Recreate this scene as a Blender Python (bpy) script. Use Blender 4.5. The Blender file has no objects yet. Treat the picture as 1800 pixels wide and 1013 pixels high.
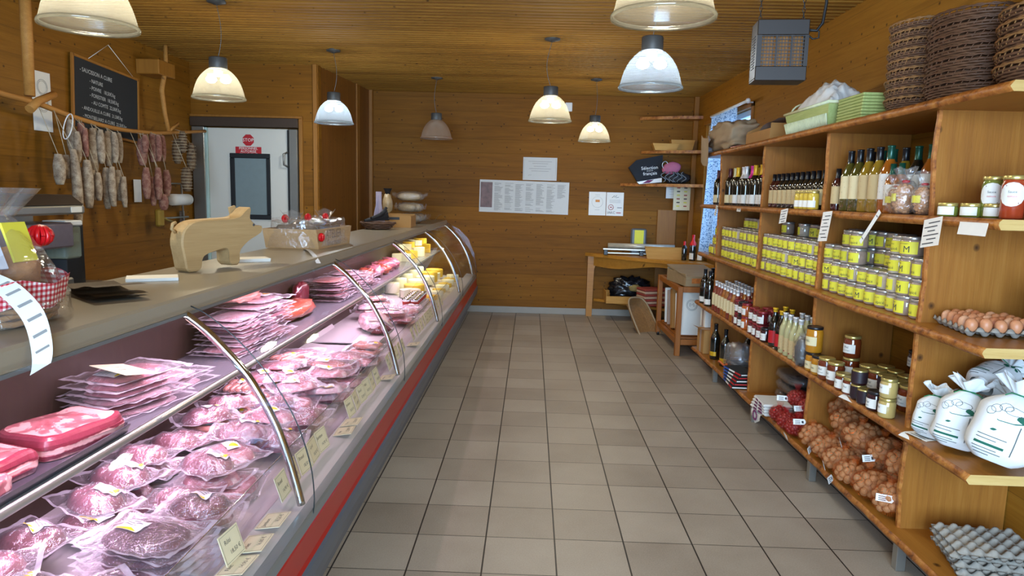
import bpy, math, random
from math import sin, cos, pi, radians, atan2, sqrt, floor
from mathutils import Vector, Matrix, noise
random.seed(7)
S = bpy.context.scene
COL = S.collection
T = 0.31                                   # floor tile pitch
YB, XR, XL, ZC = 9.11, 2.065, -3.55, 2.82  # back wall, right wall, left wall, ceiling
YD = 7.33                                  # wall with the cold-room door
# ---------------------------------------------------------------- camera
cd = bpy.data.cameras.new('camera'); cam = bpy.data.objects.new('camera', cd); COL.objects.link(cam)
cd.sensor_width = 36; cd.lens = 36*1231.3/1800; cd.clip_start = 0.02
_F = Vector((-0.02455113, 0.99096099, -0.13188465)); _R = Vector((0.99930371, 0.0280345, 0.02462049)); _U = _R.cross(_F)
cam.matrix_world = Matrix(((_R.x, _U.x, -_F.x, 0), (_R.y, _U.y, -_F.y, 0), (_R.z, _U.z, -_F.z, 1.5418), (0, 0, 0, 1)))
S.camera = cam
# ---------------------------------------------------------------- world, daylight, exposure
S.view_settings.view_transform = 'Standard'; S.view_settings.look = 'None'
S.view_settings.exposure = 0.75; S.view_settings.gamma = 1.0
try: S.view_settings.use_curve_mapping = False
except Exception: pass
w = bpy.data.worlds.new('sky'); S.world = w; w.use_nodes = True
bg = w.node_tree.nodes['Background']; bg.inputs[0].default_value = (0.35, 0.6, 1.0, 1); bg.inputs[1].default_value = 3.2
def area(name, loc, target, sx, sy, power, color, spread=pi):
    l = bpy.data.lights.new(name, 'AREA'); l.shape = 'RECTANGLE'; l.size = sx; l.size_y = sy
    l.energy = power; l.color = color; l.spread = spread
    o = bpy.data.objects.new(name, l); COL.objects.link(o); o.location = loc
    o.rotation_euler = (Vector(target)-Vector(loc)).to_track_quat('-Z', 'Y').to_euler()
    return o
DAY = area('entrance_daylight', (-0.2, -2.45, 1.55), (-0.2, 1.4, 0.0), 3.6, 2.3, 340, (0.52, 0.75, 1.0))
C_ = S.cycles
C_.max_bounces = 7; C_.diffuse_bounces = 4; C_.glossy_bounces = 3; C_.transmission_bounces = 4; C_.transparent_max_bounces = 14
C_.sample_clamp_indirect = 4; C_.caustics_reflective = False; C_.caustics_refractive = False
try: C_.use_denoising = True
except Exception: pass

# ---------------------------------------------------------------- helpers: objects
def tag(o, label=None, cat=None, group=None, kind=None):
    if label: o['label'] = label
    if cat: o['category'] = cat
    if group: o['group'] = group
    if kind: o['kind'] = kind
    return o
def thing(name, label, cat, loc=(0, 0, 0), rz=0.0, group=None, rot=None):
    o = bpy.data.objects.new(name, None); COL.objects.link(o); o.empty_display_size = .05
    o.location = loc; o.rotation_euler = rot if rot else (0, 0, rz)
    return tag(o, label, cat, group)
KIDS = {}
def link(name, me, parent=None):
    o = bpy.data.objects.new(name, me); COL.objects.link(o)
    if parent is not None:
        o.parent = parent; KIDS.setdefault(parent, []).append(o)
    return o
def dup(root, loc, rz=0.0, label=None, group=None, rot=None, scale=None):
    def cp(o, par):
        c = o.copy(); COL.objects.link(c)
        if par is not None: c.parent = par; KIDS.setdefault(par, []).append(c)
        for k in KIDS.get(o, []): cp(k, c)
        return c
    r = cp(root, None); r.location = loc; r.rotation_euler = rot if rot else (0, 0, rz)
    if scale: r.scale = scale if not isinstance(scale, (int, float)) else (scale,)*3
    if label: r['label'] = label
    if group: r['group'] = group
    return r
class Proto:
    """The first placement uses the built thing itself, later ones are copies of it and its parts."""
    def __init__(s, root): s.root = root; s.used = False
    def put(s, loc, rz=0.0, label=None, group=None, rot=None, scale=None):
        loc = (loc[0], loc[1], loc[2]+.0012)
        if s.used: return dup(s.root, loc, rz, label, group, rot, scale)
        s.used = True; r = s.root; r.location = loc; r.rotation_euler = rot if rot else (0, 0, rz)
        if scale: r.scale = scale if not isinstance(scale, (int, float)) else (scale,)*3
        if label: r['label'] = label
        if group: r['group'] = group
        return r
ORD = ['zeroth', 'first', 'second', 'third', 'fourth', 'fifth', 'sixth', 'seventh', 'eighth', 'ninth', 'tenth', 'eleventh', 'twelfth', 'thirteenth', 'fourteenth', 'fifteenth', 'sixteenth', 'seventeenth', 'eighteenth', 'nineteenth', 'twentieth', 'twenty-first', 'twenty-second', 'twenty-third', 'twenty-fourth', 'twenty-fifth', 'twenty-sixth', 'twenty-seventh', 'twenty-eighth', 'twenty-ninth', 'thirtieth']
# ---------------------------------------------------------------- helpers: meshes
def V3(*a): return Vector(a)
class MB:
    def __init__(s): s.v = []; s.f = []; s.m = []; s.sm = []
    def add(s, vs, fs, m=0, smooth=False):
        b = len(s.v); s.v += [tuple(p) for p in vs]
        for f in fs: s.f.append([b+i for i in f]); s.m.append(m); s.sm.append(smooth)
        return s
    def box(s, x0, x1, y0, y1, z0, z1, m=0, c=0.0, M=None):
        """box with chamfer c, optionally moved by matrix M"""
        if c <= 0:
            vs = [(x, y, z) for z in (z0, z1) for y in (y0, y1) for x in (x0, x1)]
            fs = [(0, 2, 3, 1), (4, 5, 7, 6), (0, 1, 5, 4), (2, 6, 7, 3), (0, 4, 6, 2), (1, 3, 7, 5)]
        else:
            c = min(c, abs(x1-x0)/2.01, abs(y1-y0)/2.01, abs(z1-z0)/2.01)
            X = (x0, x1); Y = (y0, y1); Z = (z0, z1); vs = []; ix = {}
            for a in (0, 1):
                for b in (0, 1):
                    for d in (0, 1):
                        for k in range(3):
                            p = [X[a], Y[b], Z[d]]
                            for q, e in enumerate((a, b, d)):
                                if q != k: p[q] += c if e == 0 else -c
                            ix[(a, b, d, k)] = len(vs); vs.append(p)
            fs = []
            q4 = [(0, 0), (1, 0), (1, 1), (0, 1)]
            for a in (0, 1):
                fs.append([ix[(a, p, q, 0)] for p, q in q4]); fs.append([ix[(p, a, q, 1)] for p, q in q4]); fs.append([ix[(p, q, a, 2)] for p, q in q4])
                for b in (0, 1):
                    fs.append([ix[(a, b, 0, 0)], ix[(a, b, 1, 0)], ix[(a, b, 1, 1)], ix[(a, b, 0, 1)]])
                    fs.append([ix[(a, 0, b, 0)], ix[(a, 1, b, 0)], ix[(a, 1, b, 2)], ix[(a, 0, b, 2)]])
                    fs.append([ix[(0, a, b, 1)], ix[(1, a, b, 1)], ix[(1, a, b, 2)], ix[(0, a, b, 2)]])
                    for d in (0, 1): fs.append([ix[(a, b, d, k)] for k in range(3)])
            ctr = Vector(((x0+x1)/2, (y0+y1)/2, (z0+z1)/2))
            for i, f in enumerate(fs):
                P = [Vector(vs[j]) for j in f]; n = (P[1]-P[0]).cross(P[2]-P[0])
                if n.dot(sum(P, Vector())/len(P)-ctr) < 0: fs[i] = f[::-1]
        if M is not None: vs = [M @ Vector(p) for p in vs]
        return s.add(vs, fs, m)
    def lathe(s, prof, n=20, c=(0, 0, 0), m=0, sx=1.0, sy=1.0, a0=0.0, a1=2*pi, mz=None, wob=None, M=None):
        """profile [(r,z)..] spun about z; mz(i) material per band; wob(a,i) radius factor"""
        full = abs(a1-a0-2*pi) < 1e-6; k = n if full else n+1; vs = []; fs = []; ms = []
        for i, (r, z) in enumerate(prof):
            for j in range(k):
                a = a0+(a1-a0)*j/n; rr = r*(wob(a, i) if wob else 1)
                p = Vector((c[0]+rr*cos(a)*sx, c[1]+rr*sin(a)*sy, c[2]+z)); vs.append(M @ p if M else p)
        for i in range(len(prof)-1):
            for j in range(n):
                j2 = (j+1) % k if full else j+1
                fs.append((i*k+j, i*k+j2, (i+1)*k+j2, (i+1)*k+j)); ms.append(mz(i) if mz else m)
        b = len(s.v); s.v += [tuple(p) for p in vs]
        for f, q in zip(fs, ms): s.f.append([b+i for i in f]); s.m.append(q); s.sm.append(True)
        return s
    def tube(s, pts, r, n=8, m=0, caps=True):
        pts = [Vector(p) for p in pts]; N = len(pts); vs = []; fs = []
        t = (pts[1]-pts[0]).normalized(); u = t.orthogonal().normalized()
        for i, p in enumerate(pts):
            t = (pts[min(i+1, N-1)]-pts[max(i-1, 0)]); t = t.normalized() if t.length > 1e-9 else Vector((0, 0, 1))
            u = u-t*u.dot(t); u = u.normalized() if u.length > 1e-6 else t.orthogonal().normalized(); w_ = t.cross(u)
            rr = r[i] if isinstance(r, (list, tuple)) else r
            for j in range(n):
                a = 2*pi*j/n; vs.append(p+(u*cos(a)+w_*sin(a))*rr)
        for i in range(N-1):
            for j in range(n): fs.append((i*n+j, i*n+(j+1) % n, (i+1)*n+(j+1) % n, (i+1)*n+j))
        s.add(vs, fs, m, True)
        if caps:
            b = len(s.v)-len(vs)
            s.f.append([b+j for j in range(n)][::-1]); s.m.append(m); s.sm.append(False)
            s.f.append([b+(N-1)*n+j for j in range(n)]); s.m.append(m); s.sm.append(False)
        return s
    def prism(s, poly, a0, a1, axis='y', m=0, smooth=False, closed=True):
        """2D outline swept from a0 to a1 along an axis; (u,v) are the two other axes in order"""
        def P(u, v, a): return {'x': (a, u, v), 'y': (u, a, v), 'z': (u, v, a)}[axis]
        n = len(poly); vs = [P(u, v, a0) for u, v in poly]+[P(u, v, a1) for u, v in poly]
        fs = [(i, (i+1) % n, n+(i+1) % n, n+i) for i in range(n if closed else n-1)]
        s.add(vs, fs, m, smooth)
        if closed:
            b = len(s.v)-2*n
            s.f.append([b+i for i in range(n)]); s.m.append(m); s.sm.append(False)
            s.f.append([b+n+i for i in range(n)][::-1]); s.m.append(m); s.sm.append(False)
        return s
    def grid(s, nu, nv, fn, m=0, smooth=True, cu=False, mf=None):
        vs = [fn(i/nu, j/nv) for j in range(nv+1) for i in range(nu if cu else nu+1)]
        k = nu if cu else nu+1; b = len(s.v); s.v += [tuple(p) for p in vs]
        for j in range(nv):
            for i in range(nu):
                i2 = (i+1) % k
                s.f.append([b+j*k+i, b+j*k+i2, b+(j+1)*k+i2, b+(j+1)*k+i]); s.m.append(mf(i, j) if mf else m); s.sm.append(smooth)
        return s
    def blob(s, c, r, nu=14, nv=9, amp=0.0, fr=3.0, seed=0.0, m=0, M=None, p=1.0, zmin=-9.0):
        """ellipsoid (p<1 squarer) with noise"""
        def sg(x): return (abs(x)**p)*(1 if x >= 0 else -1)
        def fn(u, v):
            a = 2*pi*u; b = -pi/2+pi*v
            d = Vector((sg(cos(b))*sg(cos(a)), sg(cos(b))*sg(sin(a)), sg(sin(b))))
            k = 1+amp*noise.noise(d*fr+Vector((seed, seed*1.7, -seed)))
            q = Vector((c[0]+d.x*r[0]*k, c[1]+d.y*r[1]*k, max(zmin, c[2]+d.z*r[2]*k)))
            return M @ q if M else q
        return s.grid(nu, nv, fn, m, True, cu=True)
    def mesh(s, name, mats):
        me = bpy.data.meshes.new(name); me.from_pydata(s.v, [], s.f)
        for q in (mats if isinstance(mats, (list, tuple)) else [mats]): me.materials.append(q)
        me.polygons.foreach_set('material_index', s.m); me.polygons.foreach_set('use_smooth', s.sm)
        me.update(); return me
    def ob(s, name, mats, parent=None, label=None, kind=None):
        o = link(name, s.mesh(name, mats), parent)
        if label: o['label'] = label
        if kind: o['kind'] = kind
        return o
def struct(name, mb, mats, parent=None, label=None, cat=None):
    o = mb.ob(name, mats, parent); o['kind'] = 'structure'
    if label: o['label'] = label
    if cat: o['category'] = cat
    return o
def solid(mb_fn, name, mats, label, cat, group=None, loc=None, rz=0):
    o = mb_fn.ob(name, mats); tag(o, label, cat, group)
    if loc: o.location = loc
    o.rotation_euler = (0, 0, rz); return o
_tx = {}
def text_geo(body, size, align='CENTER'):
    """vertices and faces of a line of lettering in the xy plane, centred on the origin"""
    k = (body, size, align)
    if k not in _tx:
        cu = bpy.data.curves.new('lettering', 'FONT'); cu.body = body; cu.size = size; cu.align_x = align; cu.align_y = 'CENTER'; cu.resolution_u = 2
        o = bpy.data.objects.new('lettering', cu); COL.objects.link(o)
        me = bpy.data.meshes.new_from_object(o.evaluated_get(bpy.context.evaluated_depsgraph_get()))
        _tx[k] = ([v.co.copy() for v in me.vertices], [tuple(p.vertices) for p in me.polygons])
        bpy.data.objects.remove(o); bpy.data.curves.remove(cu); bpy.data.meshes.remove(me)
    return _tx[k]
def put_text(mb, body, size, fn, m=1, align='CENTER'):
    vs, fs = text_geo(body, size, align); mb.add([fn(p.x, p.y) for p in vs], fs, m)
# ---------------------------------------------------------------- helpers: materials
def lin(c):
    if isinstance(c, str): c = [int(c[i:i+2], 16)/255 for i in (0, 2, 4)]
    return tuple((x/12.92 if x <= .04045 else ((x+.055)/1.055)**2.4) for x in c[:3])+(1.0,)
class N:
    """tiny node-graph writer"""
    def __init__(s, name):
        s.mat = bpy.data.materials.new(name); s.mat.use_nodes = True; s.t = s.mat.node_tree
        s.b = s.t.nodes['Principled BSDF']; s.out = s.t.nodes['Material Output']
    def n(s, ty, **kw):
        q = s.t.nodes.new('ShaderNode'+ty)
        for k, v in kw.items(): setattr(q, k, v)
        return q
    def put(s, sock, v):
        if isinstance(v, bpy.types.NodeSocket): s.t.links.new(v, sock)
        else: sock.default_value = v
    def math(s, op, a, b=None, c=None, clamp=False):
        q = s.n('Math', operation=op, use_clamp=clamp); s.put(q.inputs[0], a)
        if b is not None: s.put(q.inputs[1], b)
        if c is not None: s.put(q.inputs[2], c)
        return q.outputs[0]
    def mix(s, f, a, b, bt='MIX'):
        q = s.n('MixRGB', blend_type=bt); s.put(q.inputs[0], f); s.put(q.inputs[1], a); s.put(q.inputs[2], b); return q.outputs[0]
    def ramp(s, f, stops, interp='LINEAR'):
        q = s.n('ValToRGB'); s.put(q.inputs[0], f); e = q.color_ramp.elements; q.color_ramp.interpolation = interp
        while len(e) < len(stops): e.new(0.5)
        for el, (p, c) in zip(e, stops): el.position = p; el.color = c if len(c) == 4 else (*c, 1)
        return q.outputs[0]
    def co(s, kind='Object'): return s.n('TexCoord').outputs[kind]
    def sep(s, v): q = s.n('SeparateXYZ'); s.put(q.inputs[0], v); return q.outputs
    def comb(s, x, y, z):
        q = s.n('CombineXYZ'); s.put(q.inputs[0], x); s.put(q.inputs[1], y); s.put(q.inputs[2], z); return q.outputs[0]
    def noise(s, v, scale, detail=3, rough=.5, dist=0.0):
        q = s.n('TexNoise'); s.put(q.inputs['Vector'], v); s.put(q.inputs['Scale'], scale); s.put(q.inputs['Detail'], detail)
        s.put(q.inputs['Roughness'], rough); s.put(q.inputs['Distortion'], dist); return q.outputs[0]
    def vor(s, v, scale, out='Distance', feature='F1', rnd=1.0, dim='3D'):
        q = s.n('TexVoronoi', feature=feature, voronoi_dimensions=dim); s.put(q.inputs['Vector'], v); s.put(q.inputs['Scale'], scale); s.put(q.inputs['Randomness'], rnd); return q.outputs[out]
    def white(s, v): q = s.n('TexWhiteNoise', noise_dimensions='3D'); s.put(q.inputs['Vector'], v); return q.outputs['Value']
    def scale(s, v, k): q = s.n('VectorMath', operation='MULTIPLY'); s.put(q.inputs[0], v); q.inputs[1].default_value = k; return q.outputs[0]
    def bump(s, h, strength=.3, dist=.01):
        q = s.n('Bump'); s.put(q.inputs['Height'], h); q.inputs['Strength'].default_value = strength; q.inputs['Distance'].default_value = dist
        s.t.links.new(q.outputs[0], s.b.inputs['Normal']); return q.outputs[0]
    def base(s, c, rough=.5, metal=0.0, spec=.5, coat=0.0):
        s.put(s.b.inputs['Base Color'], c); s.put(s.b.inputs['Roughness'], rough); s.put(s.b.inputs['Metallic'], metal)
        s.b.inputs['Specular IOR Level'].default_value = spec; s.b.inputs['Coat Weight'].default_value = coat; s.b.inputs['Coat Roughness'].default_value = .08
        return s.mat
def plain(name, c, rough=.5, metal=0.0, spec=.5, coat=0.0, var=.12, vs=30.0, bump=0.0, bs=60.0):
    """one colour with a little uneven tone"""
    g = N(name); c = lin(c); v = g.co()
    n_ = g.noise(v, vs, 3)
    col = g.mix(n_, tuple(x*(1-var) for x in c[:3])+(1,), tuple(min(1, x*(1+var)) for x in c[:3])+(1,)) if var else c
    g.base(col, rough, metal, spec, coat)
    if bump: g.bump(g.noise(v, bs, 3), bump, .004)
    return g.mat
def wood(name, c0, c1, c2, along='y', up='z', plank=0.0, rough=.45, grain=1.0, knots=.5, knot_c='2a1408', bump=.15, gap=.018, coat=0.0):
    """grain along one axis; plank>0 lays boards of that height along `up`"""
    g = N(name); v = g.co(); X = dict(zip('xyz', g.sep(v)))
    third = [k for k in 'xyz' if k not in (along, up)][0]
    a, u, t = X[along], X[up], X[third]
    if plank:
        h = g.math('DIVIDE', u, plank); idx = g.math('FLOOR', h); fr = g.math('FRACT', h)
        rnd = g.white(g.comb(idx, 3.3, 1.7))
        a2 = g.math('ADD', a, g.math('MULTIPLY', rnd, 37.0))
    else: rnd = g.math('MULTIPLY', g.noise(v, 1.3, 1), 1.0); a2 = a
    n1 = g.noise(g.comb(g.math('MULTIPLY', a2, .55*grain), g.math('MULTIPLY', u, 9*grain), g.math('MULTIPLY', t, 9*grain)), 3.0, 5, .6, .6)
    n2 = g.noise(g.comb(g.math('MULTIPLY', a2, 2.2*grain), g.math('MULTIPLY', u, 60*grain), g.math('MULTIPLY', t, 60*grain)), 3.0, 3, .6)
    f = g.math('ADD', g.math('MULTIPLY', g.math('ADD', .25, g.math('MULTIPLY', n1, .5)), .75), g.math('ADD', g.math('MULTIPLY', n2, .20), g.math('MULTIPLY', g.math('SUBTRACT', rnd, .5), .15)))
    col = g.ramp(f, [(.28, lin(c0)), (.5, lin(c1)), (.72, lin(c2))])
    if knots:
        kv = g.comb(g.math('MULTIPLY', a2, .85), g.math('ADD', u, g.math('MULTIPLY', t, .7)), 0.0); ks = 7.5 if plank else 5.0
        d = g.vor(kv, ks, dim='2D'); big = g.vor(kv, ks, 'Color', dim='2D')
        pick = g.math('GREATER_THAN', g.sep(big)[0], 1-knots)
        k = g.math('MULTIPLY', g.math('SUBTRACT', 1.0, g.math('DIVIDE', d, .075), clamp=True), pick)
        k = g.math('POWER', k, .6)
        col = g.mix(g.math('MULTIPLY', k, .95), col, lin(knot_c))
    g.base(col, rough, 0, .35 if rough < .5 else .2, coat)
    if plank:
        e = g.math('LESS_THAN', fr, gap); g.bump(g.math('SUBTRACT', g.math('MULTIPLY', n2, .15), e), .5, .006)
        col2 = g.mix(g.math('MULTIPLY', e, .4), col, lin('2a1608')); g.put(g.b.inputs['Base Color'], col2)
    elif bump: g.bump(n2, bump, .004)
    return g.mat
def clear(name, tint=(1, 1, 1), gloss=.12, rough=.05, haze=0.0, haze_c='ffffff', bump=0.0, bs=25.0, edge=.55):
    """thin clear sheet: see-through, a fresnel shine, optional milky share"""
    g = N(name); t = g.n('BsdfTransparent'); t.inputs[0].default_value = (*tint, 1)
    gl = g.n('BsdfGlossy'); gl.inputs['Roughness'].default_value = rough; gl.inputs['Color'].default_value = (1, 1, 1, 1)
    lw = g.n('LayerWeight'); lw.inputs['Blend'].default_value = .5
    if bump:
        bq = g.n('Bump'); g.put(bq.inputs['Height'], g.noise(g.co(), bs, 3, .6, 1.2)); bq.inputs['Strength'].default_value = bump; bq.inputs['Distance'].default_value = .01
        g.t.links.new(bq.outputs[0], gl.inputs['Normal']); g.t.links.new(bq.outputs[0], lw.inputs['Normal'])
    f = g.math('ADD', g.math('MULTIPLY', g.math('POWER', lw.outputs['Facing'], 4.0), edge), gloss, clamp=True)
    m1 = g.n('MixShader'); g.put(m1.inputs[0], f); g.t.links.new(t.outputs[0], m1.inputs[1]); g.t.links.new(gl.outputs[0], m1.inputs[2])
    last = m1.outputs[0]
    if haze:
        d = g.n('BsdfDiffuse'); d.inputs[0].default_value = lin(haze_c); m2 = g.n('MixShader'); m2.inputs[0].default_value = haze
        g.t.links.new(last, m2.inputs[1]); g.t.links.new(d.outputs[0], m2.inputs[2]); last = m2.outputs[0]
    g.t.links.new(last, g.out.inputs['Surface']); return g.mat
def glow(name, c, strength):
    g = N(name); e = g.n('Emission'); e.inputs[0].default_value = lin(c); e.inputs[1].default_value = strength
    g.t.links.new(e.outputs[0], g.out.inputs['Surface']); return g.mat
def net_mat(name, c, sc=90.0, w_=.22):
    """knitted net: coloured diagonal threads, open between them"""
    g = N(name); X = g.sep(g.co('UV')) if False else g.sep(g.co())
    p = g.math('ADD', g.math('MULTIPLY', X[0], sc), g.math('ADD', g.math('MULTIPLY', X[2], sc), g.math('MULTIPLY', X[1], sc*.6)))
    q = g.math('SUBTRACT', g.math('MULTIPLY', X[0], sc), g.math('SUBTRACT', g.math('MULTIPLY', X[2], sc), g.math('MULTIPLY', X[1], sc*.6)))
    e = g.math('MAXIMUM', g.math('LESS_THAN', g.math('FRACT', p), w_), g.math('LESS_THAN', g.math('FRACT', q), w_))
    g.base(lin(c), .5); tr = g.n('BsdfTransparent'); mx = g.n('MixShader'); g.put(mx.inputs[0], e)
    g.t.links.new(tr.outputs[0], mx.inputs[1]); g.t.links.new(g.b.outputs[0], mx.inputs[2]); g.t.links.new(mx.outputs[0], g.out.inputs['Surface'])
    return g.mat
M = {}
M['paper'] = plain('paper', 'e9e6de', .8, var=.03)
M['paper_cream'] = plain('cream_paper', 'e6d9b4', .75, var=.04)
M['ink'] = plain('ink', '3a3a3c', .8, var=0)
M['steel'] = plain('brushed_steel', 'a8a59d', .32, .85, var=.08, vs=8)
M['chrome'] = plain('chrome', 'c8ccd0', .1, 1.0, var=0)
M['grey_metal'] = plain('grey_metal', '6d6f70', .45, .5, var=.05)
M['black_plastic'] = plain('black_plastic', '1b1b1d', .4, var=.1)
M['white_plastic'] = plain('white_plastic', 'e4e4e2', .4, var=.03)
M['glass'] = clear('case_glass', (.97, .98, .985), .025, .02, edge=.40)
M['cello'] = clear('cellophane', (1, 1, 1), .10, .08, .04, bump=1.0, bs=18)
M['red'] = plain('red_ribbon', 'd0141c', .3, var=.2)
# ================================================================ materials of the shell
def floor_mat():
    g = N('floor_tiles'); X = g.sep(g.co())
    u = g.math('DIVIDE', g.math('SUBTRACT', X[0], -2.5298*T), T); v = g.math('DIVIDE', g.math('SUBTRACT', X[1], 8.6776*T), T)
    def line(q, w_): fr = g.math('FRACT', q); return g.math('MAXIMUM', g.math('LESS_THAN', fr, w_), g.math('GREATER_THAN', fr, 1-w_))
    e = g.math('MAXIMUM', line(u, .011), line(v, .007))
    rnd = g.white(g.comb(g.math('FLOOR', u), g.math('FLOOR', v), 0.5))
    n1 = g.noise(g.co(), 2.2, 4, .6); n2 = g.noise(g.co(), 160, 2)
    f = g.math('ADD', g.math('MULTIPLY', n1, .45), g.math('ADD', g.math('MULTIPLY', n2, .35), g.math('MULTIPLY', rnd, .2)))
    col = g.ramp(f, [(.3, lin('86796a')), (.5, lin('9a8d7d')), (.7, lin('a89c8c'))])
    col = g.mix(e, col, lin('241e1a'))
    g.base(col, g.math('ADD', .34, g.math('MULTIPLY', n1, .2)), 0, .45)
    g.bump(g.math('SUBTRACT', g.math('MULTIPLY', n2, .05), e), .35, .004); return g.mat
M['floor'] = floor_mat()
M['wall_x'] = wood('pine_boards_across', '5e3808', '80500e', '966419', 'x', 'z', .172, .62, .8, .55)
M['wall_y'] = wood('pine_boards_along', '66400c', '885816', '9e6c24', 'y', 'z', .172, .58, .8, .5)
M['ceil'] = wood('ceiling_slats', '6c4616', '946826', 'ae8038', 'x', 'y', .164, .7, 1.2, .3, gap=.0)
M['post'] = wood('pine_post', '7a4a16', '946020', 'a87028', 'z', 'x', 0, .45, 1, .2)
M['skirt'] = plain('tile_skirting', '948b7e', .4, var=.08, vs=8)
# ================================================================ floor, ceiling, walls
YF = -2.6
struct('floor', MB().box(XL-.1, XR+.1, YF-.1, YB+.1, -.1, 0), M['floor'])
mb = MB(); y = YF; pr_ = [(0, .006), (.012, -.018), (.031, -.018), (.043, .006)]
prof = []
k = 0
while y < YB+.05:                                   # slatted boards, a deeper joint after each third ridge
    prof += [(y, ZC+.005), (y+.010, ZC-.012), (y+.052, ZC-.012), (y+.062, ZC+.005), (y+.066, ZC+.022), (y+.074, ZC+.022), (y+.078, ZC+.005), (y+.088, ZC-.012), (y+.130, ZC-.012), (y+.140, ZC+.005), (y+.142, ZC+.06), (y+.162, ZC+.06)]; y += .164
prof += [(YB+.1, ZC+.06), (YB+.1, ZC+.12), (YF-.1, ZC+.12), (YF-.1, ZC+.06)]
mb.prism(prof, XL-.1, XR+.1, 'x')
struct('ceiling', mb, M['ceil'])
struct('wall_back', MB().box(-2.2, XR+.1, YB, YB+.1, 0, ZC+.1), M['wall_x'])
WY0, WY1, WZ0, WZ1 = 6.84, 8.62, .95, 2.42          # window opening in the right wall
mb = MB().box(XR, XR+.12, YF, WY0, 0, ZC+.1).box(XR, XR+.12, WY1, YB+.1, 0, ZC+.1).box(XR, XR+.12, WY0, WY1, 0, WZ0).box(XR, XR+.12, WY0, WY1, WZ1, ZC+.1)
M['wall_r'] = wood('pine_boards_right_lit', '744a10', '98661e', 'ae7c2e', 'y', 'z', .172, .58, .8, .5)  # lighter copy of the left wall's boards, its stronger light put into the colour
struct('wall_right', mb, M['wall_r'])
struct('wall_left', MB().box(XL-.1, XL, YF, YD+.1, 0, ZC+.1), M['wall_y'])
DX0, DX1, DZ = -3.40, -2.53, 2.155                  # cold-room door opening
mb = MB().box(XL, DX0-.13, YD, YD+.1, 0, ZC+.1).box(DX1+.10, -2.22, YD, YD+.1, 0, ZC+.1).box(DX0-.13, DX1+.10, YD, YD+.1, DZ+.11, ZC+.1)
mb.box(DX0-.13, DX1+.10, YD+.07, YD+.1, 0, DZ+.11)  # unseen backing, added to stop sky light leaking in over the door
struct('wall_cold_room', mb, M['wall_x'])
# side wall from the door wall to the back wall, slightly out of square
M['panel_v'] = wood('side_panel_boards', '5e3712', '7d4c1a', '8f5d22', 'z', 'y', .3, .4, 1, .3)
mb = MB(); a, b = Vector((-2.245, YD)), Vector((-2.085, YB)); n_ = Vector((-1, .09)).normalized()*.1
mb.prism([(a.x, a.y), (b.x, b.y), (b.x+n_.x, b.y+n_.y), (a.x+n_.x, a.y+n_.y)], 0, ZC+.05, 'z')
struct('wall_side', mb, M['panel_v'])
def post(x, y, s, name, w2=None):
    struct(name, MB().box(x-s/2, x+s/2, y-(w2 or s)/2, y+(w2 or s)/2, 0, ZC+.01, c=.004), M['post'])
post(-2.25, YD-.005, .045, 'trim_1'); post(-2.085, YB-.035, .07, 'trim_2'); post(-2.135, 8.62, .03, 'trim_3', .13)
post(XR-.03, YB-.035, .06, 'trim_4')
struct('trim_5', MB().box(1.62, 1.86, YB-.022, YB, 0, 1.4, c=.004), M['post'])
mb = MB().box(-.9, XR, YB-.012, YB, 0, .085, c=.003)
struct('baseboard_back', mb, M['skirt'])
# front wall behind the camera with the open entrance the daylight falls through
mb = MB().box(XL, -2.1, YF-.1, YF, 0, ZC+.1).box(1.7, XR, YF-.1, YF, 0, ZC+.1).box(-2.1, 1.7, YF-.1, YF, 2.75, ZC+.1).box(-2.1, 1.7, YF-.1, YF, 0, .3)
struct('wall_front', mb, M['wall_x'])
# ================================================================ cold-room door
M['door_white'] = plain('cold_room_white', 'd2cdc0', .45, var=.03, vs=3)
M['door_steel'] = plain('door_frame_steel', '8d8a82', .35, .75, var=.1, vs=5)
M['door_head'] = plain('door_head_brown', '3c2a1a', .5, var=.1)
M['seal'] = plain('pale_seal', 'b6cfc8', .5, var=.03)
M['rubber'] = plain('black_rubber', '0c0c0d', .55, var=.1)
M['porthole'] = plain('frosted_porthole', '7d8a8a', .25, var=.06, vs=20)
M['sign_red'] = plain('sign_red', 'b81a22', .5, var=.04)
door = MB().box(DX0+.03, DX1, YD-.03, YD+.06, .01, DZ, c=.006)
struct('door_1', door, M['door_white'], label='white cold-room door with a black-framed porthole', cat='door')
D1 = bpy.data.objects['door_1']
struct('seal', MB().box(DX0, DX0+.03, YD-.045, YD, 0, DZ, c=.004), M['seal'], D1)
fx = MB().box(DX0-.13, DX0, YD-.05, YD+.02, 0, DZ+.01, c=.006)
fx.lathe([(0, -.004), (.012, -.004), (.014, 0)], 12, M=Matrix.Translation((DX0-.075, YD-.05, 1.97)) @ Matrix.Rotation(radians(90), 4, 'X'))
struct('door_frame', fx, M['door_steel'], D1)
fx = MB().box(DX1+.012, DX1+.10, YD-.05, YD+.02, 0, DZ+.0, c=.006)
struct('door_frame', fx, M['door_steel'], D1)
struct('door_lintel', MB().box(DX0-.14, DX1+.11, YD-.06, YD+.03, DZ+.012, DZ+.108, c=.005), M['door_head'], D1)
struct('door_casing', MB().box(DX0-.17, DX1+.15, YD-.03, YD, DZ+.108, DZ+.135, c=.004).box(DX1+.11, DX1+.15, YD-.03, YD, 0, DZ+.108, c=.004), M['post'], D1)
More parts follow.
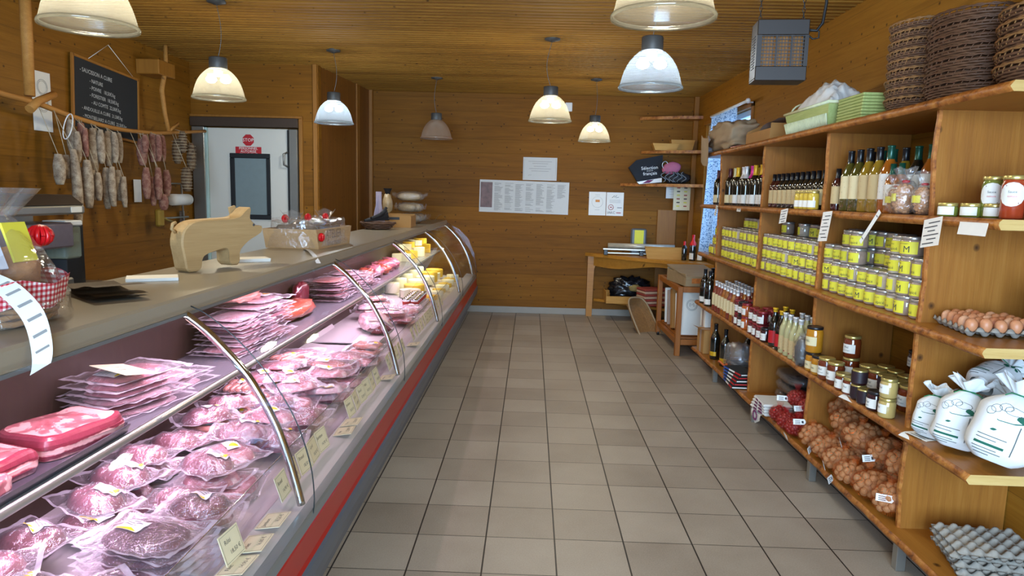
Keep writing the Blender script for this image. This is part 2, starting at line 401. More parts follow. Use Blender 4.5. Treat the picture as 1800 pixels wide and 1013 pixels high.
# porthole: pixel-traced place of the frame on the leaf
PX0, PX1, PZ0, PZ1 = -3.14, -2.72, 1.22, 1.90
mb = MB(); t = .05
for x0, x1, z0, z1 in ((PX0, PX1, PZ1-t, PZ1), (PX0, PX1, PZ0, PZ0+t), (PX0, PX0+t, PZ0+t, PZ1-t), (PX1-t*.8, PX1, PZ0+t, PZ1-t)):
    mb.box(x0, x1, YD-.045, YD-.028, z0, z1, c=.004)
fr = struct('porthole_frame', mb, M['rubber'], D1)
struct('porthole_pane', MB().box(PX0+.04, PX1-.03, YD-.036, YD-.029, PZ0+.04, PZ1-.04), M['porthole'], fr)
h = MB().tube([(DX1+.0, YD-.05, 1.92), (DX1-.03, YD-.085, 1.90), (DX1-.03, YD-.085, 1.79), (DX1, YD-.05, 1.77)], .010, 8)
struct('door_handle', h, M['door_steel'], D1)
h = MB().box(DX1-.004, DX1+.010, YD-.048, YD, .02, DZ-.01)
struct('hinge_gap', h, M['rubber'], D1)
# red STOP sign stuck on the leaf
sx, sz = -2.945, 2.035
mb = MB(); octo = [(sx+.062*cos(pi/8+i*pi/4), sz+.062*sin(pi/8+i*pi/4)) for i in range(8)]
mb.prism(octo, YD-.034, YD-.030, 'y', 0); mb.box(sx-.135, sx+.135, YD-.034, YD-.030, sz-.165, sz-.068, 0)
put_text(mb, 'STOP', .048, lambda u, v: (sx+u, YD-.0345, sz+v), 1)
for i, s_ in enumerate(('PERSONNEL', 'AUTORISE', 'SEULEMENT')):
    put_text(mb, s_, .036, lambda u, v: (sx+u, YD-.0345, sz-.085-i*.031+v), 1)
solid(mb, 'stop_sign', [M['sign_red'], M['paper']], 'red STOP sign stuck on the white cold-room door', 'sign')
# ================================================================ window behind the right shelves
M['win_white'] = plain('window_frame_white', 'c9d2da', .4, var=.02)
M['pane'] = clear('window_glass', (.9, .96, 1), .06, .03)
fw = MB(); f_ = .06
for y0, y1, z0, z1 in ((WY0, WY1, WZ1-f_, WZ1), (WY0, WY1, WZ0, WZ0+f_), (WY0, WY0+f_, WZ0+f_, WZ1-f_), (WY1-f_, WY1, WZ0+f_, WZ1-f_), ((WY0+WY1)/2-.04, (WY0+WY1)/2+.04, WZ0+f_, WZ1-f_)):
    fw.box(XR+.03, XR+.09, y0, y1, z0, z1, c=.005)
struct('window_1', fw, M['win_white']); W1 = bpy.data.objects['window_1']
struct('window_pane', MB().box(XR+.055, XR+.06, WY0+.05, WY1-.05, WZ0+.05, WZ1-.05), M['pane'], W1)
struct('window_casing', MB().box(XR-.02, XR, WY0-.05, WY0, WZ0-.04, WZ1+.05, c=.004).box(XR-.02, XR, WY0-.05, WY1+.05, WZ1, WZ1+.05, c=.004), M['post'], W1)
def curtain_mat():
    g = N('blue_lace_curtain'); v = g.co(); X = g.sep(v)
    pat = g.vor(g.comb(X[1], g.math('MULTIPLY', X[2], 1.0), 0.0), 75)
    col = g.ramp(pat, [(.25, lin('55708c')), (.5, lin('c2cdd4'))])
    df = g.n('BsdfDiffuse'); tl = g.n('BsdfTranslucent'); g.put(df.inputs[0], col); g.put(tl.inputs[0], col)
    mx = g.n('MixShader'); mx.inputs[0].default_value = .55
    g.t.links.new(df.outputs[0], mx.inputs[1]); g.t.links.new(tl.outputs[0], mx.inputs[2]); g.t.links.new(mx.outputs[0], g.out.inputs['Surface']); return g.mat
M['curtain'] = curtain_mat()
CX_ = 1.965
rod = MB().tube([(CX_, WY0-.14, 2.455), (CX_, 8.02, 2.455)], .013, 10).blob((CX_, WY0-.16, 2.455), (.024, .03, .024), 10, 7)
rod.tube([(CX_, WY0-.06, 2.455), (XR-.021, WY0-.06, 2.455)], .008, 8).tube([(CX_, 7.98, 2.455), (XR-.001, 7.98, 2.455)], .008, 8)
solid(rod, 'curtain_rod', M['white_plastic'], 'white curtain rod over the window at the far right', 'curtain rod')
mb = MB().grid(120, 30, lambda u, v: (CX_+(.012+.02*(1-v))*sin(u*2*pi*13), 7.03+(.93+.17*(1-v)**2)*u, .93+v*1.508), 0)
solid(mb, 'curtain', M['curtain'], 'pleated blue and white lace curtain over the window behind the shelves', 'curtain')
# ================================================================ pendant lamps
def shade_mat(name, c, tr=.5, dens=.10):
    g = N(name); col = tuple(x*dens for x in lin(c)[:3])+(1,)
    t = g.n('BsdfTransparent'); t.inputs[0].default_value = (1, 1, .97, 1)
    tl = g.n('BsdfTranslucent'); tl.inputs[0].default_value = col
    df = g.n('BsdfDiffuse'); df.inputs[0].default_value = col
    gl = g.n('BsdfGlossy'); gl.inputs['Roughness'].default_value = .15
    def mx(a, b, f):
        q = g.n('MixShader'); q.inputs[0].default_value = f; g.t.links.new(a, q.inputs[1]); g.t.links.new(b, q.inputs[2]); return q.outputs[0]
    s = mx(mx(tl.outputs[0], df.outputs[0], .3), t.outputs[0], tr)
    g.t.links.new(mx(s, gl.outputs[0], .07), g.out.inputs['Surface']); return g.mat
M['shade_warm'] = shade_mat('ribbed_acrylic_warm', 'f4f0e0')
M['shade_cool'] = shade_mat('ribbed_acrylic_cool', 'dbe8f2')
M['shade_off'] = shade_mat('ribbed_acrylic_unlit', 'e8cdb4', .25, .9)
M['lamp_cap'] = plain('lamp_cap_grey', '4b4a48', .5, .2, var=.05)
M['bulb_warm'] = glow('bulb_warm', 'fff6d4', 60); M['bulb_cool'] = glow('bulb_cool', 'eaf4ff', 60); M['bulb_off'] = plain('bulb_off', 'd8cfc4', .3, var=0)
SH = [(.171, .000), (.177, .004), (.176, .010), (.170, .013), (.165, .03), (.158, .06), (.148, .09), (.135, .12), (.118, .148), (.098, .172), (.076, .192), (.056, .205)]
def pendant(loc, lit, ccol, bend, label, power=20.0, cord_to=None, rz=0.0):
    t = thing('pendant_lamp', label, 'lamp', loc, rz, 'bell-shaped pendant lamps')
    sm = {'warm': M['shade_warm'], 'cool': M['shade_cool'], None: M['shade_off']}[lit]
    mb = MB().lathe(SH, 144, wob=lambda a, i: 1+(.010 if (round(a/(2*pi)*144) % 2) else 0)*(1 if i > 2 else 0))
    sh = mb.ob('shade', sm, t); MB().lathe([(.169, .012), (.169, 0), (.178, -.003), (.180, .005), (.177, .012), (.169, .012)], 48).ob('rim', sm, sh)
    MB().lathe([(0, .2), (.058, .2), (.060, .205), (.060, .272), (.057, .278), (0, .278)], 28).ob('cap', M['lamp_cap'], t)
    sock = MB().lathe([(0, .2), (.03, .2), (.03, .165), (0, .165)], 16).box(-.07, .07, -.012, .012, .152, .168, c=.003).ob('bulb_holder', M['white_plastic'], t)
    bm = {'warm': M['bulb_warm'], 'cool': M['bulb_cool'], None: M['bulb_off']}[lit]
    for s in (-1, 1): MB().blob((s*.048, 0, .13), (.036, .026, .024), 14, 9).ob('bulb', bm, sock)
    zc = ZC-loc[2]; q = cord_to or (0, 0)
    MB().lathe([(0, zc-.035), (.02, zc-.035), (.025, zc-.03), (.062, zc-.022), (.065, zc+.002), (0, zc+.002)], 24, c=(q[0], q[1], 0)).ob('ceiling_rose', M['lamp_cap'], t)
    pts = []
    for i in range(15):
        u = i/14; pts.append((q[0]*u+bend*sin(pi*u)*(1-.3*u), q[1]*u, .276+(zc-.03-.276)*u))
    MB().tube(pts, .0022, 6).ob('cord', M['grey_metal'], t)
    if lit:
        l = bpy.data.lights.new('bulb_light', 'POINT'); l.energy = power; l.color = ccol; l.shadow_soft_size = .07
        o = bpy.data.objects.new('bulb_light', l); COL.objects.link(o); o.parent = t; o.location = (0, 0, .10)
    return t
WARM, COOL = (1.0, .91, .70), (.84, .93, 1.0)
PL = [((-1.745, 2.80, 2.15), 'warm', 'lit warm bell lamp over the counter end, nearest the chalkboard and largest on the left'),
      ((-2.198, 4.957, 2.155), 'warm', 'lit warm bell lamp left of the white door, in front of the branch rail'),
      ((-1.845, 6.566, 2.155), 'cool', 'lit cool white bell lamp hanging right beside the white cold-room door'),
      ((-1.088, 7.976, 2.145), None, 'unlit brownish bell lamp near the back wall'),
      ((.132, 5.92, 2.15), 'warm', 'lit warm bell lamp hanging above the certificate on the back wall'),
      ((.668, 7.867, 2.145), 'warm', 'smallest lit warm bell lamp, left of the corner shelves'),
      ((.645, 4.05, 2.15), 'cool', 'lit bluish white bell lamp left of the ceiling heater'),
      ((.43, 2.50, 2.15), 'warm', 'large warm bell lamp cut by the top edge, above the bluish white lamp')]
for i, (p, l, lab) in enumerate(PL):
    pendant(p, l, WARM if l == 'warm' else COOL, (-.02, .03, .035, -.03, -.045, .02, .02, .0)[i], lab, rz=(.1, .2, -.1, .3, .0, .1, -.05, .15)[i])
# ================================================================ refrigerated display counter
Y0, Y1 = .15, 9.0
M['case_red'] = plain('bumper_red', 'a3231c', .3, var=.05, vs=3)
M['case_grey'] = plain('bumper_grey_blue', '59626f', .35, .2, var=.05, vs=3)
M['case_body'] = plain('case_body_grey', '77777a', .5, .1, var=.05)
M['case_white'] = plain('case_liner_white', 'c3bdbd', .35, var=.03, vs=3)
M['case_lip'] = plain('case_lip_aluminium', '8f9aa0', .3, .6, var=.04, vs=4)
M['case_top'] = plain('counter_top_taupe', '9c917e', .3, .15, var=.05, vs=2.5)
M['case_inner'] = plain('case_back_brown', '3a2e28', .4, .1, var=.08, vs=3)
M['shelf_glassy'] = plain('case_shelf_grey', '82828a', .25, .4, var=.05, vs=4)
CT = thing('display_counter', 'long refrigerated butcher counter with curved glass front and red bumper', 'display counter', (-1.1, 4.5, 0))
def cpart(name, mb, m, lab=None, par=None):
    for i, p in enumerate(mb.v): mb.v[i] = (p[0]+1.1, p[1]-4.5, p[2])
    return mb.ob(name, m, par or CT, lab)
cpart('base', MB().prism([(-.80, 0), (-.80, .12), (-.73, .22), (-.72, .40), (-1.5, .40), (-1.5, 0)], Y0, Y1, 'y'), M['case_body'])
cpart('bumper_rail', MB().prism([(-.725, .215), (-.70, .225), (-.678, .26), (-.668, .31), (-.668, .35), (-.676, .362), (-.74, .362), (-.74, .215)], Y0, Y1, 'y'), M['case_grey'], 'blue-grey rounded bumper rail')
cpart('red_strip', MB().prism([(-.676, .362), (-.683, .375), (-.686, .455), (-.692, .463), (-.74, .463), (-.74, .362)], Y0, Y1, 'y'), M['case_red'], 'red strip along the bumper')
cpart('front_lip', MB().prism([(-.688, .463), (-.694, .500), (-.722, .506), (-.74, .50), (-.74, .463)], Y0, Y1, 'y'), M['case_lip'])
cpart('label_ledge', MB().prism([(-.722, .5065), (-.815, .520), (-.825, .510), (-.825, .40), (-.74, .40), (-.74, .50)], Y0, Y1, 'y'), M['case_white'])
DZ0, DZ1 = .455, .53                                   # deck height at its front and back
cpart('deck', MB().prism([(-.826, DZ0), (-1.47, DZ1), (-1.47, .402), (-.826, .402)], Y0, Y1, 'y'), M['case_white'])
def deck_z(x): return DZ0+(DZ1-DZ0)*(-.826-x)/.644
cpart('back_panel', MB().box(-1.50, -1.47, Y0, Y1, .40, 1.155), M['case_inner'])
cpart('counter_top', MB().prism([(-1.53, 1.155), (-1.53, 1.196), (-1.525, 1.2), (-1.088, 1.2), (-1.08, 1.193), (-1.075, 1.150), (-1.09, 1.150)], Y0, Y1, 'y'), M['case_top'])
cpart('under_trim', MB().prism([(-1.072, 1.140), (-1.072, 1.1495), (-1.11, 1.1495), (-1.11, 1.140)], Y0, Y1, 'y'), M['case_lip'])
SZ = .82
shelf = cpart('case_shelf', MB().prism([(-1.17, SZ-.022), (-1.165, SZ-.012), (-1.17, SZ), (-1.469, SZ), (-1.469, SZ-.02)], Y0, 8.9, 'y'), M['shelf_glassy'])
cpart('shelf_rail', MB().tube([(-1.160, Y0, SZ-.011), (-1.160, 8.9, SZ-.011)], .013, 10), M['steel'], 'steel shelf rail', shelf)
for y in (1.0, 2.7, 4.35, 6.0, 7.6): cpart('shelf_bracket', MB().prism([(-1.2, SZ-.022), (-1.469, SZ-.022), (-1.469, SZ-.12)], y-.008, y+.008, 'y'), M['steel'], None, shelf)
cpart('end_wall', MB().prism([(-.74, .40), (-.69, .60), (-.72, .78), (-.80, .97), (-.93, 1.10), (-1.08, 1.155), (-1.47, 1.155), (-1.47, .40)], 8.985, 9.0, 'y'), M['glass'])
RP = [(-.722, .524), (-.735, .58), (-.765, .69), (-.805, .80), (-.859, .903), (-.90, .965), (-.951, 1.024), (-1.015, 1.09), (-1.089, 1.148)]   # chrome hoops
GP = [(-.694, .470), (-.688, .53), (-.694, .62), (-.712, .70), (-.742, .79), (-.785, .875), (-.838, .955), (-.90, 1.03), (-.965, 1.092), (-1.03, 1.142), (-1.078, 1.165)]  # curved glass
def spl(P, n):
    out = []
    for i in range(n+1):
        q = i/n*(len(P)-1); k = min(int(q), len(P)-2); f = q-k
        p0, p1, p2, p3 = (Vector(P[max(k-1, 0)]), Vector(P[k]), Vector(P[k+1]), Vector(P[min(k+2, len(P)-1)]))
        out.append(.5*((2*p1)+(p2-p0)*f+(2*p0-5*p1+4*p2-p3)*f*f+(3*p1-p0-3*p2+p3)*f**3))
    return out
HOOPS = (2.15, 3.81, 5.48, 7.17, 8.80)
for y in HOOPS:
    cpart('glass_hoop', MB().tube([(p.x, y, p.y) for p in spl(RP, 24)], .0135, 10), M['chrome'], 'chrome hoop behind the glass')
GS = [Y0]+[y+.03 for y in HOOPS[:-1]]+[Y1]
gp = spl(GP, 30)
M['seam'] = plain('glass_edge', '20282a', .2, var=0)
for a, b in zip(GS[:-1], GS[1:]):
    gb = MB().prism([(p.x, p.y) for p in gp], a+.002, b-.002, 'y', smooth=True, closed=False)
    go = cpart('front_glass', gb, M['glass'])
    cpart('glass_edge', MB().tube([(p.x, b-.002, p.y) for p in gp], .0022, 5), M['seam'], 'dark polished glass edge', go)
cpart('front_glass_riser', MB().box(-.832, -.828, Y0, 7.0, DZ0, .64), M['glass'])
cpart('riser_edge', MB().tube([(-.83, Y0, .64), (-.83, 7.0, .64)], .0018, 5), M['chrome'])
# strip lights inside the case
M['tube_pink'] = glow('case_tube_pink', 'ffe2f0', 5); M['tube_warm'] = glow('case_tube_warm', 'fff6d0', 6)
cpart('light_tube', MB().tube([(-1.125, Y0+.1, 1.135), (-1.125, 6.85, 1.135)], .011, 8), M['tube_pink'])
cpart('light_tube', MB().tube([(-1.125, 6.95, 1.135), (-1.125, 8.9, 1.135)], .011, 8), M['tube_warm'])
PINK = (1.0, .70, .95)
def strip2(y0, y1, power, col, x, z, tx):
    l = bpy.data.lights.new('case_strip_light', 'AREA'); l.shape = 'RECTANGLE'; l.size = y1-y0; l.size_y = .03; l.energy = power; l.color = col; l.spread = radians(128)
    o = bpy.data.objects.new('case_strip_light', l); COL.objects.link(o)
    d = (Vector((tx, 0, .5))-Vector((x, 0, z))).normalized(); X = Vector((0, 1, 0)); Z = -d; Yv = Z.cross(X)
    o.matrix_world = Matrix(((X.x, Yv.x, Z.x, x), (X.y, Yv.y, Z.y, (y0+y1)/2), (X.z, Yv.z, Z.z, z), (0, 0, 0, 1)))
strip2(.25, 6.85, 27, PINK, -1.12, 1.122, -1.40)
strip2(6.95, 8.9, 7, (1.0, .93, .66), -1.12, 1.122, -1.40)
strip2(.25, 6.85, 11, PINK, -1.24, SZ-.03, -1.29)
strip2(6.95, 8.9, 3.5, (1.0, .93, .66), -1.24, SZ-.03, -1.29)
# ================================================================ ceiling heater
M['heater'] = plain('heater_brown_metal', '241a12', .5, .1, var=.08, vs=6)
M['heater_mesh'] = plain('heater_burner', '9a6220', .6, var=.35, vs=90)
ht = thing('gas_heater', 'dark metal radiant heater hanging from chains under the ceiling', 'heater', (1.14, 3.40, 2.10), radians(-6))
hb = MB(); W_, H_, D_ = .115, .275, .13
hb.box(-W_, W_, -.0, D_, 0, .012, c=.003).box(-W_, W_, 0, D_, H_-.012, H_, c=.003).box(-W_, -W_+.012, 0, D_, .012, H_-.012).box(W_-.012, W_, 0, D_, .012, H_-.012).box(-W_, W_, D_-.012, D_, .012, H_-.012)
hb.box(-W_, W_, -.008, 0, 0, .065, c=.003).box(-W_, W_, -.008, 0, .205, H_, c=.003).box(-W_, -W_+.022, -.008, 0, .065, .205).box(W_-.018, W_, -.008, 0, .065, .205)
hb.box(-.03, -.022, -.008, 0, .065, .205).box(.038, .046, -.008, 0, .065, .205)
hb.ob('casing', M['heater'], ht)
gr = MB()
for i in range(9): z = .072+.016*i; gr.box(-W_+.02, W_-.016, -.007, -.003, z, z+.0035)
for i in range(15): x = -W_+.03+.0135*i; gr.box(x, x+.0025, -.006, -.004, .065, .205)
gr.ob('grille', M['black_plastic'], ht)
MB().box(-W_+.013, W_-.013, .035, .05, .03, .24).ob('burner_plate', M['heater_mesh'], ht)
sl = MB()
for i in range(12): z = .06+.013*i; sl.box(-W_-.004, -W_, .03, .09, z, z+.005)
sl.ob('side_louvre', M['black_plastic'], ht)
for px, py in ((-.10, .03), (.10, .06)):
    ch = MB(); z = H_; k = 0
    while z < ZC-2.10-.01:
        R_ = Matrix.Translation((px, py, z+.012)) @ Matrix.Rotation(pi/2*(k % 2), 4, 'Z')
        ch.tube([R_ @ Vector((.006*cos(a), 0, .013*sin(a))) for a in [2*pi*j/10 for j in range(11)]], .0018, 5); z += .022; k += 1
    ch.ob('chain', M['black_plastic'], ht)
cab = MB().tube([(.115, .05, .24), (.16, .05, .235), (.185, .05, .27), (.195, .05, .36), (.19, .05, .50), (.19, .05, .716)], .007, 8)
cab.tube([(.115, .06, .225), (.15, .06, .20), (.175, .06, .205), (.175, .06, .235), (.15, .06, .24), (.12, .06, .235)], .004, 6)
cab.ob('supply_hose', M['rubber'], ht)
# ================================================================ right-hand shelving
M['shelf_wood'] = wood('larch_shelf', '82501c', '9e6626', 'b47c38', 'y', 'x', 0, .32, 1, .25)
M['upright_wood'] = wood('larch_upright', '7a461a', '986024', 'ae7838', 'z', 'x', 0, .42, 1, .25)
M['live_edge'] = None
def edge_mat():
    g = N('live_edge'); v = g.co(); n1 = g.noise(v, 22, 4, .65); n2 = g.noise(v, 90, 2)
    col = g.ramp(g.math('ADD', g.math('MULTIPLY', n1, .8), g.math('MULTIPLY', n2, .2)), [(.33, lin('5a2c10')), (.47, lin('9a5a22')), (.65, lin('b87a38'))])
    g.base(col, .45, 0, .4); g.bump(n1, .5, .01); return g.mat
M['live_edge'] = edge_mat()
M['end_grain'] = wood('end_grain', 'b08848', 'cba868', 'd8ba80', 'x', 'z', 0, .6, 2, 0)
SF, SN, SFAR = 1.56, 2.40, 6.57       # shelf front edge, near end, far end
TIER = [1.955, 1.50, 1.06, .605, .158]; TH = .036
DIVS = [2.92, 3.97, 5.03, 6.14]; DF = 1.618
SU = thing('shelving_unit', 'tall live-edge wooden wall shelving with five tiers along the right wall', 'shelves', (1.8, 4.5, 0))
def spart(name, mb, m, lab=None):
    for i, p in enumerate(mb.v): mb.v[i] = (p[0]-1.8, p[1]-4.5, p[2])
    return mb.ob(name, m, SU, lab)
for ti, zt in enumerate(TIER):
    mb = MB(); n = 90
    def ex(y): return SF+.016*noise.noise(Vector((y*1.7, ti*7.3, 0)))+.006*noise.noise(Vector((y*9, ti*3.1, 5)))
    sec = lambda y: [(2.06, zt), (ex(y)+.010, zt), (ex(y)+.002+.004*noise.noise(Vector((y*14, ti, 2))), zt-.009), (ex(y)-.003+.006*noise.noise(Vector((y*11, ti, 9))), zt-.02), (ex(y)+.008, zt-TH), (2.06, zt-TH)]
    vs = [(x, SN+(SFAR-SN)*j/n, z) for j in range(n+1) for x, z in sec(SN+(SFAR-SN)*j/n)]
    mts = [0, 1, 1, 1, 0, 0]
    for j in range(n):
        for i in range(6):
            mb.f.append([j*6+i, j*6+(i+1) % 6, (j+1)*6+(i+1) % 6, (j+1)*6+i]); mb.m.append(mts[i]); mb.sm.append(i in (1, 2, 3))
    mb.v = vs; mb.f += [[0, 1, 2, 3, 4, 5][::-1], [n*6+i for i in range(6)]]; mb.m += [2, 2]; mb.sm += [False, False]
    spart('shelf', mb, [M['shelf_wood'], M['live_edge'], M['end_grain']])
for d in DIVS:
    for a, b in zip(TIER[:-1], TIER[1:]):
        mb = MB(); z0, z1 = b, a-TH; n = 14
        for j in range(n+1):
            z = z0+(z1-z0)*j/n; e = DF+.012*noise.noise(Vector((z*4, d*5, 1)))+.004*noise.noise(Vector((z*20, d, 4)))
            mb.v += [(2.06, d+.017, z), (2.06, d-.017, z), (e+.006, d-.017, z), (e-.003, d-.008, z), (e-.002, d+.008, z), (e+.006, d+.017, z)]
        for j in range(n):
            for i in range(6):
                mb.f.append([j*6+i, j*6+(i+1) % 6, (j+1)*6+(i+1) % 6, (j+1)*6+i]); mb.m.append(1 if i in (2, 3, 4) else 0); mb.sm.append(False)
        spart('divider', mb, [M['upright_wood'], M['live_edge']])
for y in (2.85, 3.79, 4.82, 5.88):
    spart('leg', MB().box(1.585, 1.625, y-.02, y+.02, 0, TIER[4]-TH, c=.002).box(1.98, 2.02, y-.02, y+.02, 0, TIER[4]-TH, c=.002).box(1.6, 2.0, y-.012, y+.012, TIER[4]-TH-.03, TIER[4]-TH), M['steel'], 'grey steel leg frame')
# ---------------------------------------------------------------- price slips on the shelf edges
def slip(y, zt, w_, h_, lab, tilt=0.0, lean=.006, lines=5):
    mb = MB(); R_ = Matrix.Rotation(tilt, 4, 'X')
    def P(u, v): q = R_ @ Vector((0, u, v)); return (-abs(v+.002)*.15-.002, q.y, q.z)
    mb.grid(3, 6, lambda u, v: P((u-.5)*w_, -v*h_), 0)
    for i in range(lines):
        v0 = -h_*(.14+.72*i/max(1, lines-1)); a = -.4+.1*((i*7) % 3); b = .2+.2*((i*5) % 2)
        vs = [P(a*w_, v0), P(b*w_, v0), P(b*w_, v0-.004), P(a*w_, v0-.004)]; mb.add([(x-.0012, q, z) for x, q, z in vs], [(0, 1, 2, 3)], 1)
    o = mb.ob('price_slip', [M['paper'], M['ink']]); tag(o, lab, 'price slip', 'price slips on the shelf edges'); o.location = (SF-.012, y, zt-.004)
slip(5.92, 1.50, .06, .085, 'white slip below the wine bottles, farthest along the bottle shelf edge', .15)
slip(5.30, 1.485, .10, .022, 'thin white strip on the bottle shelf edge under the pink-capped wines', 0, lines=1)
slip(4.35, 1.50, .12, .085, 'white slip under the low cream jars on the bottle shelf edge', -.12)
slip(3.72, 1.50, .115, .155, 'long white printed slip under the tall oil bottles', -.08, lines=7)
slip(3.17, 1.515, .025, .18, 'narrow white strip hanging askew under the sweet bags', .62, lines=2)
slip(2.75, 1.497, .125, .11, 'white printed slip beside the upright under the low jars', -.16, lines=6)
slip(2.50, 1.49, .16, .045, 'cream strip with a small mark on the near end of the bottle shelf', 0, lines=0)
def slip_flat(y, zt, w_, d_, lab, rz=0.0, over=.03):
    mb = MB().grid(3, 6, lambda u, v: ((v-.5)*d_, (u-.5)*w_, .0015+(-.035*max(0, .25-v)*1.5)), 0)
    for i in range(4): x = -.3*d_+.6*d_*i/3; mb.add([(x, -.35*w_, .0028), (x+.004, -.35*w_, .0028), (x+.004, .3*w_, .0028), (x, .3*w_, .0028)], [(0, 1, 2, 3)], 1)
    o = mb.ob('price_slip', [M['paper'], M['ink']]); tag(o, lab, 'price slip', 'price slips on the shelf edges'); o.location = (SF+over+.016, y, zt); o.rotation_euler = (0, 0, rz)
slip_flat(5.55, .605, .13, .07, 'white slip lying in front of the cream-labelled syrup bottles', .1)
slip_flat(4.98, .605, .13, .07, 'white slip lying in front of the red jam jars', .05)
slip_flat(4.40, .605, .16, .08, 'white slip lying in front of the pale lemonade bottles', .1)
slip_flat(3.33, .605, .17, .10, 'white slip lying at the edge in front of the honey jars', .2)
slip_flat(2.80, .605, .12, .09, 'white slip lying beside the cloth flour bags', .25)
# ================================================================ jars
def jar_proto(name, r, h, body, lid, label, lab_span=(.18, .80), ang=75, text=None, lidh=.014, neck=.93, cat='jar', glassy=.06, tm='ink', group=None, face=pi, lid_over=1.0, round_label=False):
    t = thing(name, 'jar', cat, (0, 0, 0), 0, group)
    hb = h-lidh
    MB().lathe([(0, .001), (r*.9, 0), (r, .006), (r, hb*.86), (r*neck, hb*.95), (r*neck*.98, hb), (0, hb)], 22).ob('glass', body, t)
    MB().lathe([(0, hb-.001), (r*neck*lid_over, hb-.001), (r*neck*1.03*lid_over, hb+.002), (r*neck*1.03*lid_over, h-.002), (r*neck*.98*lid_over, h), (r*neck*.8*lid_over, h-.0015), (0, h-.0015)], 22).ob('lid', lid, t)
    lb = MB(); z0, z1 = h*lab_span[0], h*lab_span[1]; R_ = r*1.022
    def C(a, z, k=0.0): return ((R_+k)*cos(face+a), (R_+k)*sin(face+a), z)
    A = radians(ang)
    if round_label:
        zc, rr = (z0+z1)/2, (z1-z0)/2
        lb.grid(16, 4, lambda u, v: C(rr/r*v*cos(2*pi*u), zc+rr*v*sin(2*pi*u)), 0, cu=True)
    else: lb.grid(14, 1, lambda u, v: C(-A+2*A*u, z0+(z1-z0)*v), 0)
    lo = lb.ob('label', [label, M['ink'], M['red']], t)
    if text:
        tb = MB()
        for body_, size, u0, v0, m_ in text: put_text(tb, body_, size, lambda x, y: C((x+u0)/R_, z0+(z1-z0)*v0+y, .0006), m_)
        tb.ob('lettering', [M['ink'], M['ink'], M['red']], lo)
    return Proto(t)
def gmat(name, c, rough=.12, var=.25, vs=45, coat=.6): return plain(name, c, rough, 0, .5, coat, var, vs)
M['pate'] = gmat('pate_in_glass', '9b8474'); M['pate2'] = gmat('pale_pate_in_glass', 'b9ab98')
M['lid_silver'] = plain('lid_silver', 'b5b0ab', .3, .7, var=.05); M['lid_gold'] = plain('lid_gold', 'c6b26a', .3, .7, var=.05); M['lid_black'] = plain('lid_black', '1c1a1c', .35, .1, var=.05)
M['lid_red'] = plain('lid_red', '8e2a30', .35, .3, var=.1); M['yellow'] = plain('yellow_label', 'dcd23a', .6, var=.04)
SCR = [('Maison', .012, -.018, .75, 1), ('épicé', .016, .012, .25, 1)]
PJ = [jar_proto('pate_jar', .043, .084, M['pate'], M['lid_silver'], M['yellow'], (.14, .72), 70, [('épicé', .020, .008, .28, 1), ('pur porc', .009, -.01, .75, 1)]),
      jar_proto('pate_jar', .043, .084, M['pate2'], M['lid_silver'], M['yellow'], (.14, .72), 52, [('épicé', .018, .0, .28, 1), ('terrine', .009, -.01, .72, 1)]),
      jar_proto('pate_jar', .050, .086, M['pate'], M['lid_silver'], M['yellow'], (.12, .74), 62, [('M', .04, .01, .36, 1), ('pâté de campagne', .007, -.01, .84, 1)])]
def stack(bay, y0, cols, x, dy, lay=('bottom', 'second', 'third', 'fourth', 'fifth'), row='front'):
    """columns of yellow-labelled jars; cols = stack heights from the near end of the bay away"""
    for i, n in enumerate(cols):
        for k in range(n):
            r_ = random.random(); p = PJ[0 if r_ < .6 else (1 if r_ < .85 else 2)]
            if row == 'front' and bay.startswith('near') and i in (1, 2): p = PJ[2 if i == 1 else 1]
            top = ' at the top' if k == n-1 and n > 1 else ''
            y = y0+i*dy+random.uniform(-.003, .003)
            p.put((x+random.uniform(-.004, .004), y, TIER[2]+k*.0862), random.uniform(-.45, .55), f'yellow-labelled pate jar, {lay[k]} layer, {ORD[i+1]} {row} stack of the {bay} bay from its right', 'yellow-labelled pate jars on the middle shelf')
stack('near', 2.998, [3, 4, 4, 2, 2, 2, 4, 4, 3, 3], 1.668, .100)
stack('near', 3.05, [4, 4, 3, 4, 4, 4, 4, 4, 4], 1.778, .1035, row='back')
stack('middle', 4.05, [3, 3, 3, 3, 3, 3, 3, 3, 3, 3], 1.668, .100)
stack('middle', 4.09, [4, 4, 4, 4, 3, 4, 3, 3, 4], 1.778, .1035, row='back')
stack('far', 5.11, [3, 3, 3, 3, 3, 3, 3, 3, 3, 3], 1.668, .100)
stack('far', 5.15, [4, 4, 4, 4, 4, 4, 4, 3, 3], 1.778, .1035, row='back')
stack('end', 6.215, [3, 2, 1], 1.668, .100)
stack('end', 6.24, [3, 3, 2], 1.778, .1035, row='back')
